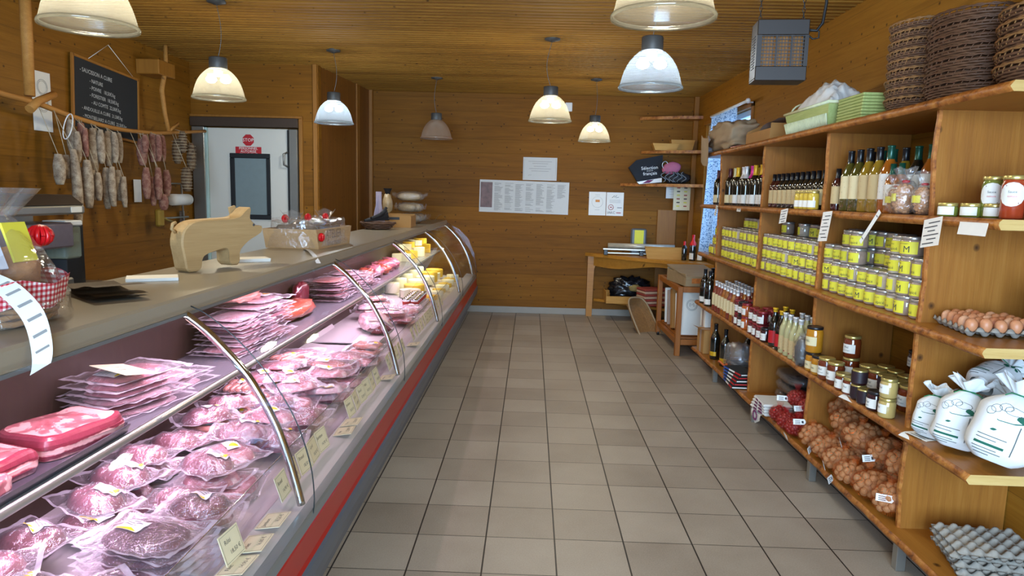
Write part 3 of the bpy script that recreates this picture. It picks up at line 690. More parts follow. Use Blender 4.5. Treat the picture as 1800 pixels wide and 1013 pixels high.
# ================================================================ bottles
PROF = {'wine': [(0, 0), (.036, 0), (.0375, .006), (.0375, .185), (.034, .205), (.018, .232), (.0145, .245), (.0145, .292), (.0155, .294), (.0155, .302), (0, .302)],
        'oil': [(0, 0), (.040, 0), (.042, .006), (.042, .175), (.038, .20), (.022, .235), (.015, .255), (.0145, .30), (.016, .302), (.016, .31), (0, .31)],
        'small': [(0, 0), (.030, 0), (.031, .005), (.031, .135), (.028, .152), (.015, .175), (.012, .185), (.012, .222), (0, .222)],
        'swing': [(0, 0), (.032, 0), (.034, .006), (.034, .14), (.03, .165), (.018, .195), (.013, .22), (.013, .24), (.0155, .242), (.0155, .252), (0, .252)],
        'flask': [(0, 0), (.036, 0), (.038, .006), (.038, .11), (.034, .13), (.018, .155), (.0145, .165), (.0145, .19), (0, .19)]}
def bottle_proto(name, prof, glass, cap, label, cz=None, lz=(.25, .52), ang=80, cat='bottle', text=None, rib=None):
    P = PROF[prof]; h = P[-1][1]; r = max(q[0] for q in P); t = thing(name, 'bottle', cat)
    MB().lathe(P, 22).ob('glass', glass, t)
    cz = cz or .80; prof_c = [(0, h+.0015)]
    for q in P[::-1]:
        if q[1] >= cz*h: prof_c.append((q[0]+.0013, q[1]+.0012))
    zc = cz*h
    for a, b in zip(P[:-1], P[1:]):
        if a[1] < zc <= b[1]: prof_c.append((a[0]+(b[0]-a[0])*(zc-a[1])/(b[1]-a[1])+.0013, zc))
    MB().lathe(prof_c[::-1], 18).ob('capsule', cap, t)
    if label:
        lb = MB(); A = radians(ang); R_ = r*1.012
        def C(a, z, k=0.0): return ((R_+k)*cos(pi+a), (R_+k)*sin(pi+a), z)
        lb.grid(14, 1, lambda u, v: C(-A+2*A*u, h*(lz[0]+(lz[1]-lz[0])*v)), 0)
        for i, (a0, a1) in enumerate(((-.5, .3), (-.4, .45), (-.5, .1))):
            z = h*(lz[0]+(lz[1]-lz[0])*(.75-.22*i)); lb.add([C(a0, z, .0005), C(a1, z, .0005), C(a1, z-.004, .0005), C(a0, z-.004, .0005)], [(0, 1, 2, 3)], 1)
        if rib: lb.add([C(-.18, h*(lz[0]+.035), .0006), C(.18, h*(lz[0]+.035), .0006), C(.18, h*(lz[0]+.005), .0006), C(-.18, h*(lz[0]+.005), .0006)], [(0, 1, 2, 3)], 2)
        lb.ob('label', [label, M['ink'], rib or M['ink']], t)
    return Proto(t)
M['g_dark'] = gmat('dark_bottle_glass', '14140f', .06, .1, coat=1); M['g_red'] = gmat('dark_red_bottle', '3a1410', .06, .2, coat=1)
M['g_olive'] = gmat('olive_bottle_glass', '4a4416', .06, .25, 8, 1); M['g_gold'] = gmat('golden_bottle', '8a6a1c', .06, .25, 8, 1); M['g_amber'] = gmat('amber_bottle', '9a5414', .06, .25, 8, 1)
M['g_pale'] = gmat('pale_lemon_bottle', 'b5ad7c', .1, .15, 10, 1); M['g_rose'] = gmat('rose_bottle', '7a2634', .08, .15, 10, 1); M['g_syrup'] = gmat('syrup_bottle', '7a2a1c', .08, .2, 10, 1)
M['l_cream'] = plain('cream_label', 'd9c79a', .7, var=.04); M['l_white'] = plain('white_label', 'e2ddd2', .7, var=.03); M['l_tan'] = plain('tan_label', 'c2a878', .7, var=.05)
M['c_black'] = plain('cap_black', '17171a', .3, .2, var=.05); M['c_green'] = plain('cap_green', '124a3a', .3, .3, var=.1); M['c_yellow'] = plain('cap_yellow', 'd5a31c', .35, .2, var=.05)
M['c_pink'] = plain('cap_pink', 'd32f86', .3, .3, var=.08); M['c_white'] = plain('cap_silver_white', 'd6d2cf', .3, .3, var=.05); M['c_wine'] = plain('cap_wine', '4a1620', .35, .2, var=.05); M['c_cream'] = plain('cap_cream', 'd8cfa0', .4, .1, var=.05)
BN = {}
for nm, cap in (('wine-red', 'c_wine'), ('cream', 'c_cream'), ('yellow', 'c_yellow'), ('silver-white', 'c_white'), ('bright pink', 'c_pink'), ('black', 'c_black')):
    BN[nm] = bottle_proto('wine_bottle', 'wine', M['g_dark'], M[cap], M['l_white'] if nm in ('silver-white', 'bright pink', 'yellow') else M['l_cream'], .70 if nm in ('silver-white', 'bright pink') else .76, (.06, .28))
seq = ['bright pink', 'yellow', 'yellow', 'bright pink', 'silver-white', 'silver-white', 'yellow', 'cream', 'wine-red']
GRW = 'wine bottles on the bottle shelf'
for i, c in enumerate(seq):
    BN[c].put((1.66+.012*(i % 2), 5.10+i*.112, TIER[1]), random.uniform(-.3, .4), f'{c}-capped dark wine bottle, {ORD[i+1]} from the right in the far bay, front row', GRW)
for i, c in enumerate(['wine-red', 'black', 'cream', 'black', 'wine-red', 'yellow', 'black', 'black']):
    BN[c].put((1.80, 5.12+i*.115, TIER[1]), random.uniform(-.3, .4), f'{c}-capped dark wine bottle, {ORD[i+1]} from the right in the far bay, second row', GRW)
for i, c in enumerate(['yellow', 'black', 'wine-red', 'cream']):
    BN[c].put((1.67+.1*(i % 2), 6.22+.09*i, TIER[1]), random.uniform(-.3, .4), f'{c}-capped dark wine bottle at the window end of the bottle shelf', GRW)
SB = [bottle_proto('vinegar_bottle', 'small', M[g_], M['c_black'], M['l_tan'], .80, (.12, .52)) for g_ in ('g_dark', 'g_red')]
for r_ in range(3):
    for i in range(11):
        SB[1 if (i > 8) else 0].put((1.655+.075*r_, 4.06+i*.083+.02*r_, TIER[1]), random.uniform(-.3, .4), f'small dark black-capped bottle, middle bay, {ORD[i+1]} from the right in its {("front","second","back")[r_]} row', 'small dark bottles in the middle bay')
SJ = jar_proto('relish_jar', .031, .105, M['pate2'], M['lid_gold'], M['l_white'], (.12, .48), 80, None)
M['mustard'] = gmat('yellow_relish', 'c9a83e')
SJ.root['x'] = 1; del SJ.root['x']
for q in KIDS[SJ.root]:
    if q.name.startswith('glass'): q.data.materials[0] = M['mustard']
for i in range(4): SJ.put((1.588, 4.03+.066*i, TIER[1]), .2, f'low yellow relish jar before the small dark bottles, {ORD[i+1]} from the right', 'low yellow relish jars')
OB = {k: bottle_proto('oil_bottle', 'oil', M[g_], M[c], M[l], .80, (.20, .58)) for k, (g_, c, l) in {'olive': ('g_olive', 'c_black', 'l_cream'), 'golden': ('g_gold', 'c_black', 'l_tan'), 'amber': ('g_amber', 'c_green', 'l_white'), 'dark': ('g_dark', 'c_green', 'l_white')}.items()}
OS = {k: bottle_proto('nut_oil_flask', 'small', M[g_], M[c], M[l], .78, (.16, .58)) for k, (g_, c, l) in {'brown': ('g_red', 'c_black', 'l_tan'), 'amber': ('g_amber', 'c_green', 'l_white')}.items()}
OS['brown'].put((1.65, 3.87, TIER[1]), .1, 'small brown tan-labelled bottle beside the second upright', 'tall bottles in the near bay')
for i, c in enumerate(['amber', 'golden', 'golden', 'olive', 'olive']):
    OB[c].put((1.665, 3.36+i*.102, TIER[1]), random.uniform(-.2, .3), f'tall {c} oil bottle, front row of the near bay, {ORD[5-i]} from the small brown bottle', 'tall bottles in the near bay')
for i in range(2): OS['amber'].put((1.64, 3.20+.075*i, TIER[1]), .1, ('small amber green-capped flask behind the sweet bags', 'small amber green-capped flask next to the tall amber bottle')[i], 'tall bottles in the near bay')
for i, c in enumerate(['dark', 'dark', 'amber', 'dark', 'golden', 'amber', 'dark', 'olive']):
    OB[c].put((1.79, 3.02+i*.112, TIER[1]), random.uniform(-.2, .3), f'tall {c} oil bottle, back row of the near bay, {ORD[i+1]} from its right', 'tall bottles in the near bay')
# sweet bags tied at the neck
M['granola'] = plain('bagged_nuts', 'b07a48', .5, var=.45, vs=55, bump=.8, bs=70); M['cello_bag'] = clear('bag_film', (1, 1, 1), .10, .1, .05, bump=1.0, bs=30)
def sweet_bag(loc, rz, lab, s=1.0):
    t = thing('sweet_bag', lab, 'bag', loc, rz, 'tied cellophane bags of sweets')
    sw = MB().blob((0, 0, .060*s), (.036*s, .030*s, .056*s), 16, 10, .1, 3, loc[1]*9, p=.8, zmin=.002); rs = random.Random(int(loc[1]*100))
    for k in range(110):
        a, zz = rs.uniform(0, 2*pi), rs.uniform(-.95, 1); q = sqrt(1-zz*zz)**.8
        sw.blob((.037*s*q*cos(a), .031*s*q*sin(a), max(.009, .060*s+.055*s*zz)), (.0085*s, .0075*s, .0065*s), 6, 4, .2, 3, k, zmin=.002)
    o_ = sw.ob('sweets', M['granola'], t); o_['kind'] = 'stuff'
    f = MB().blob((0, 0, .064*s), (.047*s, .040*s, .067*s), 22, 14, .10, 4, loc[1]*7, p=.8, zmin=.001)
    f.grid(20, 5, lambda u, v: ((.010+.03*v+.008*sin(u*2*pi*5))*cos(2*pi*u)*s, (.010+.03*v+.008*sin(u*2*pi*5+1))*sin(2*pi*u)*s, (.125+.055*v+.006*sin(u*2*pi*4))*s), 0, cu=True)
    f.ob('bag_film', M['cello_bag'], t)
    MB().lathe([(.012*s, .122*s), (.016*s, .127*s), (.012*s, .132*s)], 12).ob('tie', M['sign_red'], t)
    MB().grid(6, 2, lambda u, v: (-.046*s*cos(-.5+u), .046*s*sin(-.5+u), (.05+.03*v)*s)).ob('sticker', M['yellow'], t)
sweet_bag((1.62, 3.19, TIER[1]), .2, 'tied bag of brown sweets, farthest of the three in front of the bottles', .95)
sweet_bag((1.60, 3.08, TIER[1]), -.1, 'tied bag of brown sweets, middle and largest of the three', 1.1)
sweet_bag((1.63, 2.985, TIER[1]), .3, 'tied bag of brown sweets touching the near upright', 1.0)
# jars of the near end bay
M['sauce_red'] = gmat('tomato_sauce', '9c3a1e'); M['sauce_or'] = gmat('orange_sauce', 'b5602a'); M['sauce_gr'] = gmat('green_relish', '6f7430')
TJ = {k: jar_proto('sauce_jar', .037, .152, M[m_], M['lid_gold'], M['l_white'], (.28, .84), 60, [('Sauce', .012, 0, .6, 1), ('tomate', .010, 0, .42, 2)], round_label=True) for k, m_ in (('red', 'sauce_red'), ('orange', 'sauce_or'), ('green', 'sauce_gr'))}
for i, (c, x, y) in enumerate([('red', 1.70, 2.545), ('red', 1.775, 2.50), ('orange', 1.84, 2.46), ('green', 1.705, 2.665), ('orange', 1.755, 2.61)]):
    TJ[c].put((x, y, TIER[1]), .9, ('tall red sauce jar with a round white label, foremost of its row', 'tall red sauce jar cut by the photo edge side, behind the foremost one', 'tall orange sauce jar at the right edge of the photo', 'tall green relish jar, leftmost of the round-labelled jars', 'tall orange sauce jar between the green one and the red ones')[i], 'tall jars with round labels')
LJ = jar_proto('relish_jar', .036, .052, M['sauce_gr'], M['lid_gold'], M['l_white'], (.12, .72), 50, None)
for i in range(3): LJ.put((1.600+.050*i, 2.755-.058*i, TIER[1]), .75, ('low green relish jar nearest the upright', 'low green relish jar in the middle of three', 'low green relish jar before the tall round-labelled jars')[i], 'low green relish jars')
# ---------------------------------------------------------------- tier four: bottles, jams, honey
B4 = {k: bottle_proto('syrup_bottle', 'swing', M[g_], M['c_white'], M['l_cream'], .84, (.20, .60), rib=M['lid_red']) for k, g_ in (('red', 'g_syrup'), ('amber', 'g_amber'))}
CAPB = bottle_proto('beer_bottle', 'oil', M['g_dark'], M['c_black'], M['l_white'], .86, (.05, .2), rib=M['c_pink'])
for i in range(4): CAPB.put((1.60+.09*(i % 2), 6.205+.09*i, TIER[3]), .2, f'dark black-capped bottle at the window end of the syrup shelf, {ORD[i+1]} from the syrup bottles', 'dark bottles at the end of the syrup shelf')
for r_ in range(3):
    for i in range(8):
        c = ('red', 'amber', 'red', 'amber', 'amber', 'red', 'red', 'red')[i]
        B4[c].put((1.60+.088*r_, 5.36+i*.088+.02*r_, TIER[3]), random.uniform(-.2, .5), f'{c} cream-labelled syrup bottle, {ORD[i+1]} from the jam jars, {("front","second","back")[r_]} row', 'syrup bottles with cream labels')
M['jam'] = gmat('red_jam', '5e161a'); M['jam_or'] = gmat('apricot_jam', 'b5561c'); M['jam_dk'] = gmat('dark_jam', '2a0c12'); M['honey'] = gmat('amber_honey', '6a2c12', .1, .15); M['honey_lt'] = gmat('light_honey', 'b5761c', .1, .12); M['honey_wh'] = gmat('set_honey', 'b59a5c', .15, .1)
JJ = {k: jar_proto('jam_jar', .038, .095, M[m_], M[l_], M['l_white'], (.14, .62), 62, [('Confiture', .011, 0, .62, 1), ('fruits', .012, .006, .3, 2)]) for k, m_, l_ in (('red', 'jam', 'lid_red'), ('apricot', 'jam_or', 'lid_red'), ('dark', 'jam_dk', 'lid_black'))}
for r_ in range(2):
    for i in range(7):
        for k in range(2):
            if i in (0, 1, 2) and k == 1 and r_ == 0 and i == 0: continue
            c = ('dark', 'red', 'red', 'red', 'apricot', 'dark', 'red')[i]
            if r_ == 0: x = 1.598
            else: x = 1.69
            JJ[c].put((x, 4.665+i*.092 if i < 4 else 4.737+i*.092, TIER[3]+k*.0962), random.uniform(-.3, .4), f'{c} jam jar, {("lower","upper")[k]} of the {ORD[i+1]} {("front","second-row")[r_]} pair from the dark lemonade bottles', 'jam jars on the syrup shelf')
for i in range(4): JJ['red'].put((1.80, 4.70+.085*i, TIER[3]), .1, f'red jam jar at the very back of the jam shelf, {ORD[i+1]} from the right', 'jam jars on the syrup shelf')
DL = bottle_proto('cola_bottle', 'swing', M['g_dark'], M['c_yellow'], M['sign_red'], .9, (.1, .42))
PLb = bottle_proto('lemonade_bottle', 'swing', M['g_pale'], M['c_white'], M['l_tan'], .88, (.10, .44), rib=M['lid_red'])
for i in range(4): DL.put((1.60+.085*(i % 2), 4.405+.060*i, TIER[3]), .2, f'dark lemonade bottle with red label, {ORD[i+1]} from the pale bottles', 'dark lemonade bottles')
for r_ in range(2):
    for i in range(4): PLb.put((1.60+.1*r_, 4.09+.083*i, TIER[3]), .3, f'pale lemonade bottle, {ORD[i+1]} from the divider in the {("front","back")[r_]} row', 'pale lemonade bottles')
# knotted dark seed bag
M['seed'] = plain('black_seed_bag', '23221f', .35, var=.5, vs=40, bump=.6, bs=50)
t = thing('seed_bag', 'clear bag of dark seeds standing before the pale lemonade bottles', 'bag', (1.585, 4.0, TIER[3]), .2)
MB().blob((0, 0, .075), (.04, .045, .078), 16, 12, .22, 3, 3, p=.8, zmin=.002).ob('seeds', M['seed'], t)
MB().blob((0, 0, .08), (.046, .051, .09), 18, 12, .25, 4, 5, p=.8, zmin=.001).grid(14, 3, lambda u, v: ((.008+.022*v)*cos(2*pi*u), (.008+.022*v)*sin(2*pi*u), .158+.03*v), 0, cu=True).ob('bag_film', M['cello_bag'], t)
TA = jar_proto('honey_jar', .045, .145, M['honey_lt'], M['lid_black'], M['l_cream'], (.28, .62), 65, [('MIEL', .016, 0, .5, 1)], cat='jar')
TA2 = jar_proto('honey_jar', .040, .105, M['honey_lt'], M['lid_black'], M['l_cream'], (.15, .55), 65, [('MIEL', .013, 0, .5, 1)])
GRH = 'honey jars in the near bay'
TA2.put((1.60, 3.885, TIER[3]), .3, 'small light honey jar with a black lid, leftmost of the front honey row', GRH)
TA2.put((1.60, 3.80, TIER[3]), .3, 'small light honey jar with a black lid, second in the front honey row', GRH)
TA.put((1.60, 3.885, TIER[3]+.1062), .3, 'tall light honey jar with a black lid standing on a smaller one', GRH)
HJ = jar_proto('honey_jar', .043, .118, M['honey'], M['lid_gold'], M['l_white'], (.22, .62), 62, [('Miel', .016, 0, .66, 1), ('de montagne', .008, 0, .3, 1)])
HS = jar_proto('honey_jar', .038, .086, M['honey'], M['lid_gold'], M['l_white'], (.14, .66), 62, [('Miel', .013, 0, .62, 1)])
HB = jar_proto('honey_jar', .040, .090, M['jam_dk'], M['lid_black'], M['l_white'], (.14, .62), 60, [('Miel', .013, 0, .62, 1), ('sapin', .009, 0, .28, 1)])
HK = jar_proto('berry_jar', .036, .072, M['jam_dk'], M['lid_gold'], plain('berry_label', '2a1a20', .5, var=.6, vs=120), (.14, .9), 170, None)
HW = jar_proto('honey_jar', .036, .088, M['honey_wh'], M['lid_gold'], M['l_white'], (.24, .68), 62, [('Miel', .013, 0, .62, 1)])
for i, (p, x, y, z, lab) in enumerate([
    (HJ, 1.60, 3.70, 0, 'big brown honey jar with a gold lid, left one in the front pair'), (HJ, 1.605, 3.60, 0, 'big brown honey jar with a gold lid, right one in the front pair'),
    (HS, 1.598, 3.495, 0, 'squat brown honey jar beside the big front pair'), (HS, 1.60, 3.41, 0, 'squat brown honey jar beside the dark berry jars'),
    (HK, 1.60, 3.33, 0, 'dark patterned berry jar, lower one of the left stack'), (HK, 1.60, 3.33, .0732, 'dark patterned berry jar, upper one of the left stack'), (HK, 1.595, 3.25, 0, 'dark patterned berry jar, lower one of the right stack'),
    (HK, 1.68, 3.24, 0, 'dark patterned berry jar, lower one behind the black-lidded jar'), (HK, 1.68, 3.24, .0732, 'dark patterned berry jar, upper one behind the black-lidded jar'),
    (HB, 1.60, 3.155, 0, 'dark honey jar with a black lid and white label in front'), (HW, 1.60, 3.055, 0, 'pale set-honey jar, lower one beside the upright'), (HW, 1.60, 3.055, .0892, 'pale set-honey jar, upper one beside the upright'),
    (HJ, 1.735, 3.72, 0, 'big brown honey jar at the bottom of the tall pair in the back'), (HJ, 1.735, 3.72, .1192, 'big brown honey jar standing on top of another in the back')]):
    p.put((x, y, TIER[3]+z), random.uniform(-.1, .45), lab, GRH)
for r_ in range(2):
    for i in range(6):
        HJ.put((1.745+.09*r_ if i < 5 or r_ else 1.745, 3.06+.098*i, TIER[3]), .2, f'shaded brown honey jar, {ORD[i+1]} from the right upright, {("first","second")[r_]} back row', GRH)
HB.put((1.93, 3.45, TIER[3]+.13), .1, 'dark honey jar with a white label deep in the shade', GRH)
# ================================================================ on top of the shelving
TZ = TIER[0]+.001
M['wicker'] = plain('dark_wicker', '5e3f2a', .6, var=.45, vs=35); M['wicker_lt'] = plain('tan_wicker', '8a6238', .6, var=.4, vs=35)
def basket_mesh(L_, W_, H_, taper=.74, rows=7, n=72, seed=0):
    """oval woven basket: wavy strands one above the other, open rim with posts"""
    mb = MB(); body = MB()
    def ring(k, rows_): f = k/rows_; s = taper+(1-taper)*f; return L_/2*s, W_/2*s, H_*.72*f
    for k in range(rows+1):
        a_, b_, z = ring(k, rows); r = H_*.72/rows*.62
        mb.tube([((a_+.0022*sin(j*pi/2*1.0+k*pi))*cos(2*pi*j/n), (b_+.0022*sin(j*pi/2+k*pi))*sin(2*pi*j/n), z+r*.9+.001*noise.noise(Vector((j*.4, k, seed)))) for j in range(n+1)], r, 5, 0, False)
    body.lathe([(0, .002), (taper, .002), (1-.02, H_*.72)], n, sx=L_/2*.985, sy=W_/2*.985)
    rim = MB()
    for k, zz in enumerate((H_*.97, H_*.93)):
        rim.tube([((L_/2+.004*(k+1))*cos(2*pi*j/n), (W_/2+.004*(k+1))*sin(2*pi*j/n), zz+.0025*sin(j*1.6+k*3)) for j in range(n+1)], .0042, 5, 0, False)
    for j in range(0, n, 2):
        a = 2*pi*j/n; a2 = a+.10; rim.tube([(L_/2*cos(a), W_/2*sin(a), H_*.70), ((L_/2+.006)*cos(a2), (W_/2+.006)*sin(a2), H_*.94)], .003, 4, 0, False)
    return mb, body, rim
def basket_proto(name, L_, W_, H_, seed):
    t = thing(name, 'basket', 'basket'); a, b, c = basket_mesh(L_, W_, H_, seed=seed)
    a.ob('weave', M['wicker'], t); b.ob('lining', M['wicker'], t); c.ob('rim', M['wicker_lt'] if seed % 2 else M['wicker'], t); return Proto(t)
B1 = basket_proto('wicker_basket', .30, .20, .085, 1); B2 = basket_proto('wicker_basket', .40, .27, .095, 2); B3 = basket_proto('wicker_basket', .44, .32, .10, 3)
GB = 'stacked wicker baskets on top of the shelving'
for i in range(9): B1.put((1.80+.003*sin(i*2), 3.49+.004*sin(i*1.7), TZ+.0435*i), pi/2+random.uniform(-.03, .03), f'small oval wicker basket in the left stack, {ORD[i+1]} from the bottom', GB)
for i in range(7): B2.put((1.83+.003*sin(i*2.3), 3.115+.004*sin(i*1.9), TZ+.048*i), pi/2+random.uniform(-.03, .03), f'oval wicker basket in the middle stack, {ORD[i+1]} from the bottom', GB, rot=(.0, .0, pi/2+random.uniform(-.03, .03)) if i < 6 else (.03, -.02, pi/2))
for i in range(5): B3.put((1.86, 2.645+.004*sin(i*2.9), TZ+.050*i), pi/2+random.uniform(-.03, .03), f'wide wicker basket in the right stack, {ORD[i+1]} from the bottom', GB)
B3.put((1.86, 2.60, TZ+.325), pi/2+.1, 'tilted dark wicker basket topmost at the right edge', GB, rot=(.14, -.10, pi/2+.05))
# green basket filled with tissue
M['green_weave'] = wood('green_chip_weave', '8a9a52', 'aab46e', 'c2ca90', 'y', 'z', 0, .55, 3, 0); M['green_rim'] = plain('pale_green_rim', 'd2d6ae', .6, var=.2, vs=30)
M['tissue'] = plain('white_tissue', 'dcd9d2', .8, var=.05)
t = thing('green_chip_basket', 'long green chip basket stuffed with white tissue on top of the shelving', 'basket', (1.76, 4.315, TZ), 0)
bk = MB(); L_, W_, H_ = .335, .15, .135
def rect_ring(s, z): return [(-W_*s, -L_*s, z), (W_*s, -L_*s, z), (W_*s, L_*s, z), (-W_*s, L_*s, z)]
vs = rect_ring(.86, 0)+rect_ring(1, H_)+rect_ring(.97, H_)+rect_ring(.84, .006)
fs = [(3, 2, 1, 0)]+[(k*4+i, k*4+(i+1) % 4, (k+1)*4+(i+1) % 4, (k+1)*4+i) for k in range(3) for i in range(4)]+[(12, 13, 14, 15)]
bk.add(vs, fs); bk.ob('body', M['green_weave'], t)
rb = MB()
for i in range(30):
    y = -L_*.9+L_*1.8*i/29; rb.tube([(-W_*.9-.004, y, .005), (-W_*1.0-.004, y*1.05, H_*.55)], .006, 5)
rb.tube([Vector(p) for p in rect_ring(1.01, H_)+rect_ring(1.01, H_)[:1]], .009, 6)
rb.tube([(-W_*.6*cos(a)-.03, L_*.93, H_+.07*sin(a)) for a in [pi*j/12 for j in range(13)]], .006, 6)
rb.ob('rim', M['green_rim'], t)
ts = MB().grid(34, 26, lambda u, v: (W_*.80*(2*v-1), L_*(.80-1.62*u), H_*.86+.02+(.15*sin(pi*u)**.6*sin(pi*v)**.6)+.028*noise.noise(Vector((u*9, v*7, 2)))+.015*noise.noise(Vector((u*22, v*18, 7)))))
solid(ts, 'tissue_paper', M['tissue'], 'crumpled white tissue paper heaped in the green chip basket', 'tissue', loc=(1.76, 4.315, TZ+.002))
# flat green chip lids stacked beside
for i in range(9):
    o = MB().box(-.15, .15, -.145, .145, 0, .014, c=.004).ob('chip_tray', M['green_weave']); tag(o, f'flat green chip tray stacked between tissue basket and wicker, {ORD[i+1]} from the bottom', 'tray', 'flat green chip trays'); o.location = (1.79, 3.80-.002*i, TZ+.0155*i+(.0)); 
# cardboard box with brown envelopes
M['card'] = plain('brown_cardboard', 'a8793f', .75, var=.1, vs=12); M['kraft'] = plain('pinkish_kraft_paper', 'a89080', .75, var=.08)
t = thing('cardboard_box', 'open brown cardboard box holding kraft paper bags, on top of the shelving', 'box', (1.74, 5.22, TZ))
cb = MB(); cb.box(-.12, .12, -.27, .27, 0, .006).box(-.12, -.115, -.27, .27, .006, .085).box(.115, .12, -.27, .27, .006, .15).box(-.115, .115, -.27, -.265, .006, .12)
cb.prism([(-.115, .006), (.115, .006), (.115, .15), (.02, .165), (-.115, .10)], .265, .27, 'y'); cb.ob('carton', M['card'], t)
for k in range(4):
    o = MB().grid(10, 10, lambda u, v: (-.08+.16*v, -.21+.38*u, .012*sin(pi*u)*k*.6+.02*v*v+.006*sin(u*9+k)), 0).ob('paper_bag', M['kraft']); tag(o, f'flat kraft paper bag lying in the cardboard box, {ORD[k+1]} from the bottom', 'paper bag', 'kraft bags in the cardboard box'); o.location = (1.74, 5.21, TZ+.03+.026*k); o.rotation_euler = (-.08-.06*k, -.05, .05*k)
# pile of plastic bags, tan sack
M['tan_sack'] = plain('tan_paper_sack', '9c8466', .7, var=.15, vs=14); M['lilac_plastic'] = plain('pale_plastic_bags', 'b9bcc8', .35, var=.12, vs=20, bump=.6, bs=30)
t = thing('paper_sack', 'crumpled tan paper sack drooping over the window end of the top shelf', 'sack', (1.70, 6.15, TZ))
MB().blob((0, 0, .125), (.14, .37, .12), 36, 24, .30, 3.2, 3, p=.6, zmin=.002).ob('sack', M['tan_sack'], t)
MB().grid(12, 8, lambda u, v: (-.185+.01*v+.008*sin(u*8), .08+.30*u, .14-.24*v-.02*sin(u*5)), 0).ob('flap', M['tan_sack'], t)
t = thing('plastic_bag_bundle', 'bundle of pale plastic bags sticking out behind the tan sack', 'plastic bags', (1.70, 6.62, TZ+.0))
for k in range(3): MB().grid(14, 10, lambda u, v: (-.10+.24*v, -.09+.02*k+.10*u+.03*noise.noise(Vector((u*5, v*5, k))), .01+.16*u*(1-.2*k)+.02*noise.noise(Vector((u*7, v*6, k+4)))), 0).ob('bag', M['lilac_plastic'], t)
o = MB().box(-.05, .05, -.12, .12, 0, .012, c=.004).ob('packet', M['lid_red']); tag(o, 'small dark red packet lying in front of the tan sack', 'packet'); o.location = (1.64, 5.66, TZ); o.rotation_euler = (0, 0, .08)
# ================================================================ near end bay: eggs, board, flour, trays
M['pulp'] = plain('grey_egg_pulp', '948c80', .85, var=.10, vs=60, bump=.3, bs=120)
def tray_mesh(nx=5, ny=6, p=.0505):
    mb = MB(); q = 10
    def f(u, v):
        x = (u-.5)*nx*p; y = (v-.5)*ny*p
        cx = cos(2*pi*(u*nx-.5)); cy = cos(2*pi*(v*ny-.5)); h = .021-.011*(cx+cy)
        h = max(.004, min(.040, h if h < .036 else .036+(h-.036)*.4))
        e = min(u*nx, (1-u)*nx, v*ny, (1-v)*ny)
        return (x, y, h if e > .001 else min(h, .024))
    mb.grid(nx*q, ny*q, f, 0); b = len(mb.v); mb.v += [(x, y, z-.0025) for x, y, z in mb.v[:b]]
    mb.f += [[b+i for i in f[::-1]] for f in mb.f]; mb.m += [0]*len(mb.m); mb.sm += [True]*len(mb.sm); return mb
tm = tray_mesh(); TRM = tm.mesh('egg_tray', M['pulp'])
def etray(loc, rz, lab, flip=False):
    o = link('egg_tray', TRM); tag(o, lab, 'egg tray'); o.location = loc; o.rotation_euler = (pi if flip else 0, 0, rz); return o
ETR = (1.765, 2.722, TIER[2]+.001); erz = radians(-9)
etray(ETR, erz, 'grey pulp egg tray full of brown eggs on the middle shelf')
EGM = []
for i, c in enumerate(('c08058', 'b06c46', 'cf9a76')):
    mb = MB().lathe([(0.0215*sin(pi*k/14)*(1-.10*cos(pi*k/14)), .029-.029*cos(pi*k/14)) for k in range(15)], 18)
    EGM.append(mb.mesh('egg', plain('egg_shell_'+('tan', 'brown', 'pale')[i], c, .45, var=.06, vs=70)))
for i in range(5):
    for j in range(6):
        if (i, j) in ((4, 5), (3, 5), (0, 5)): continue
        x = (i-2)*.0505; y = (j-2.5)*.0505
        o = link('egg', EGM[(i*3+j*5+i*j) % 3]); q = Matrix.Rotation(erz, 3, 'Z') @ Vector((x, y, 0))
        tag(o, f'brown egg in the tray, {ORD[j+1]} row from the front, {ORD[i+1]} from the left', 'egg', 'eggs in the grey tray'); o.location = (ETR[0]+q.x, ETR[1]+q.y, ETR[2]+.0105); o.rotation_euler = (random.uniform(-.06, .06), random.uniform(-.06, .06), random.random()*6); o.scale = (1, 1, random.uniform(.97, 1.06))
M['slate'] = plain('chalk_black', '1d1f20', .7, var=.15, vs=10); M['board_wood'] = wood('board_frame', '8a5a26', 'a06c30', 'b27c3c', 'x', 'z', 0, .5, 2, 0)
M['chalk'] = plain('chalk_white', 'c9c9c4', .9, var=.1)
t = thing('price_board', 'small black chalk price board behind the eggs at the right edge', 'chalkboard', (1.965, 2.64, TIER[2]+.001), 0, rot=(0, 0, radians(35)))
mb = MB().box(-.08, .08, -.004, .004, .018, .20); mb.ob('slate', M['slate'], t)
MB().box(-.085, .085, -.008, .008, 0, .018, c=.003).ob('wooden_foot', M['board_wood'], t)
mb = MB(); put_text(mb, 'M', .03, lambda u, v: (-.05+u, -.0048, .165+v), 0); put_text(mb, '3,20', .026, lambda u, v: (-.045+u, -.0048, .07+v), 0); mb.ob('chalk_writing', M['chalk'], t)
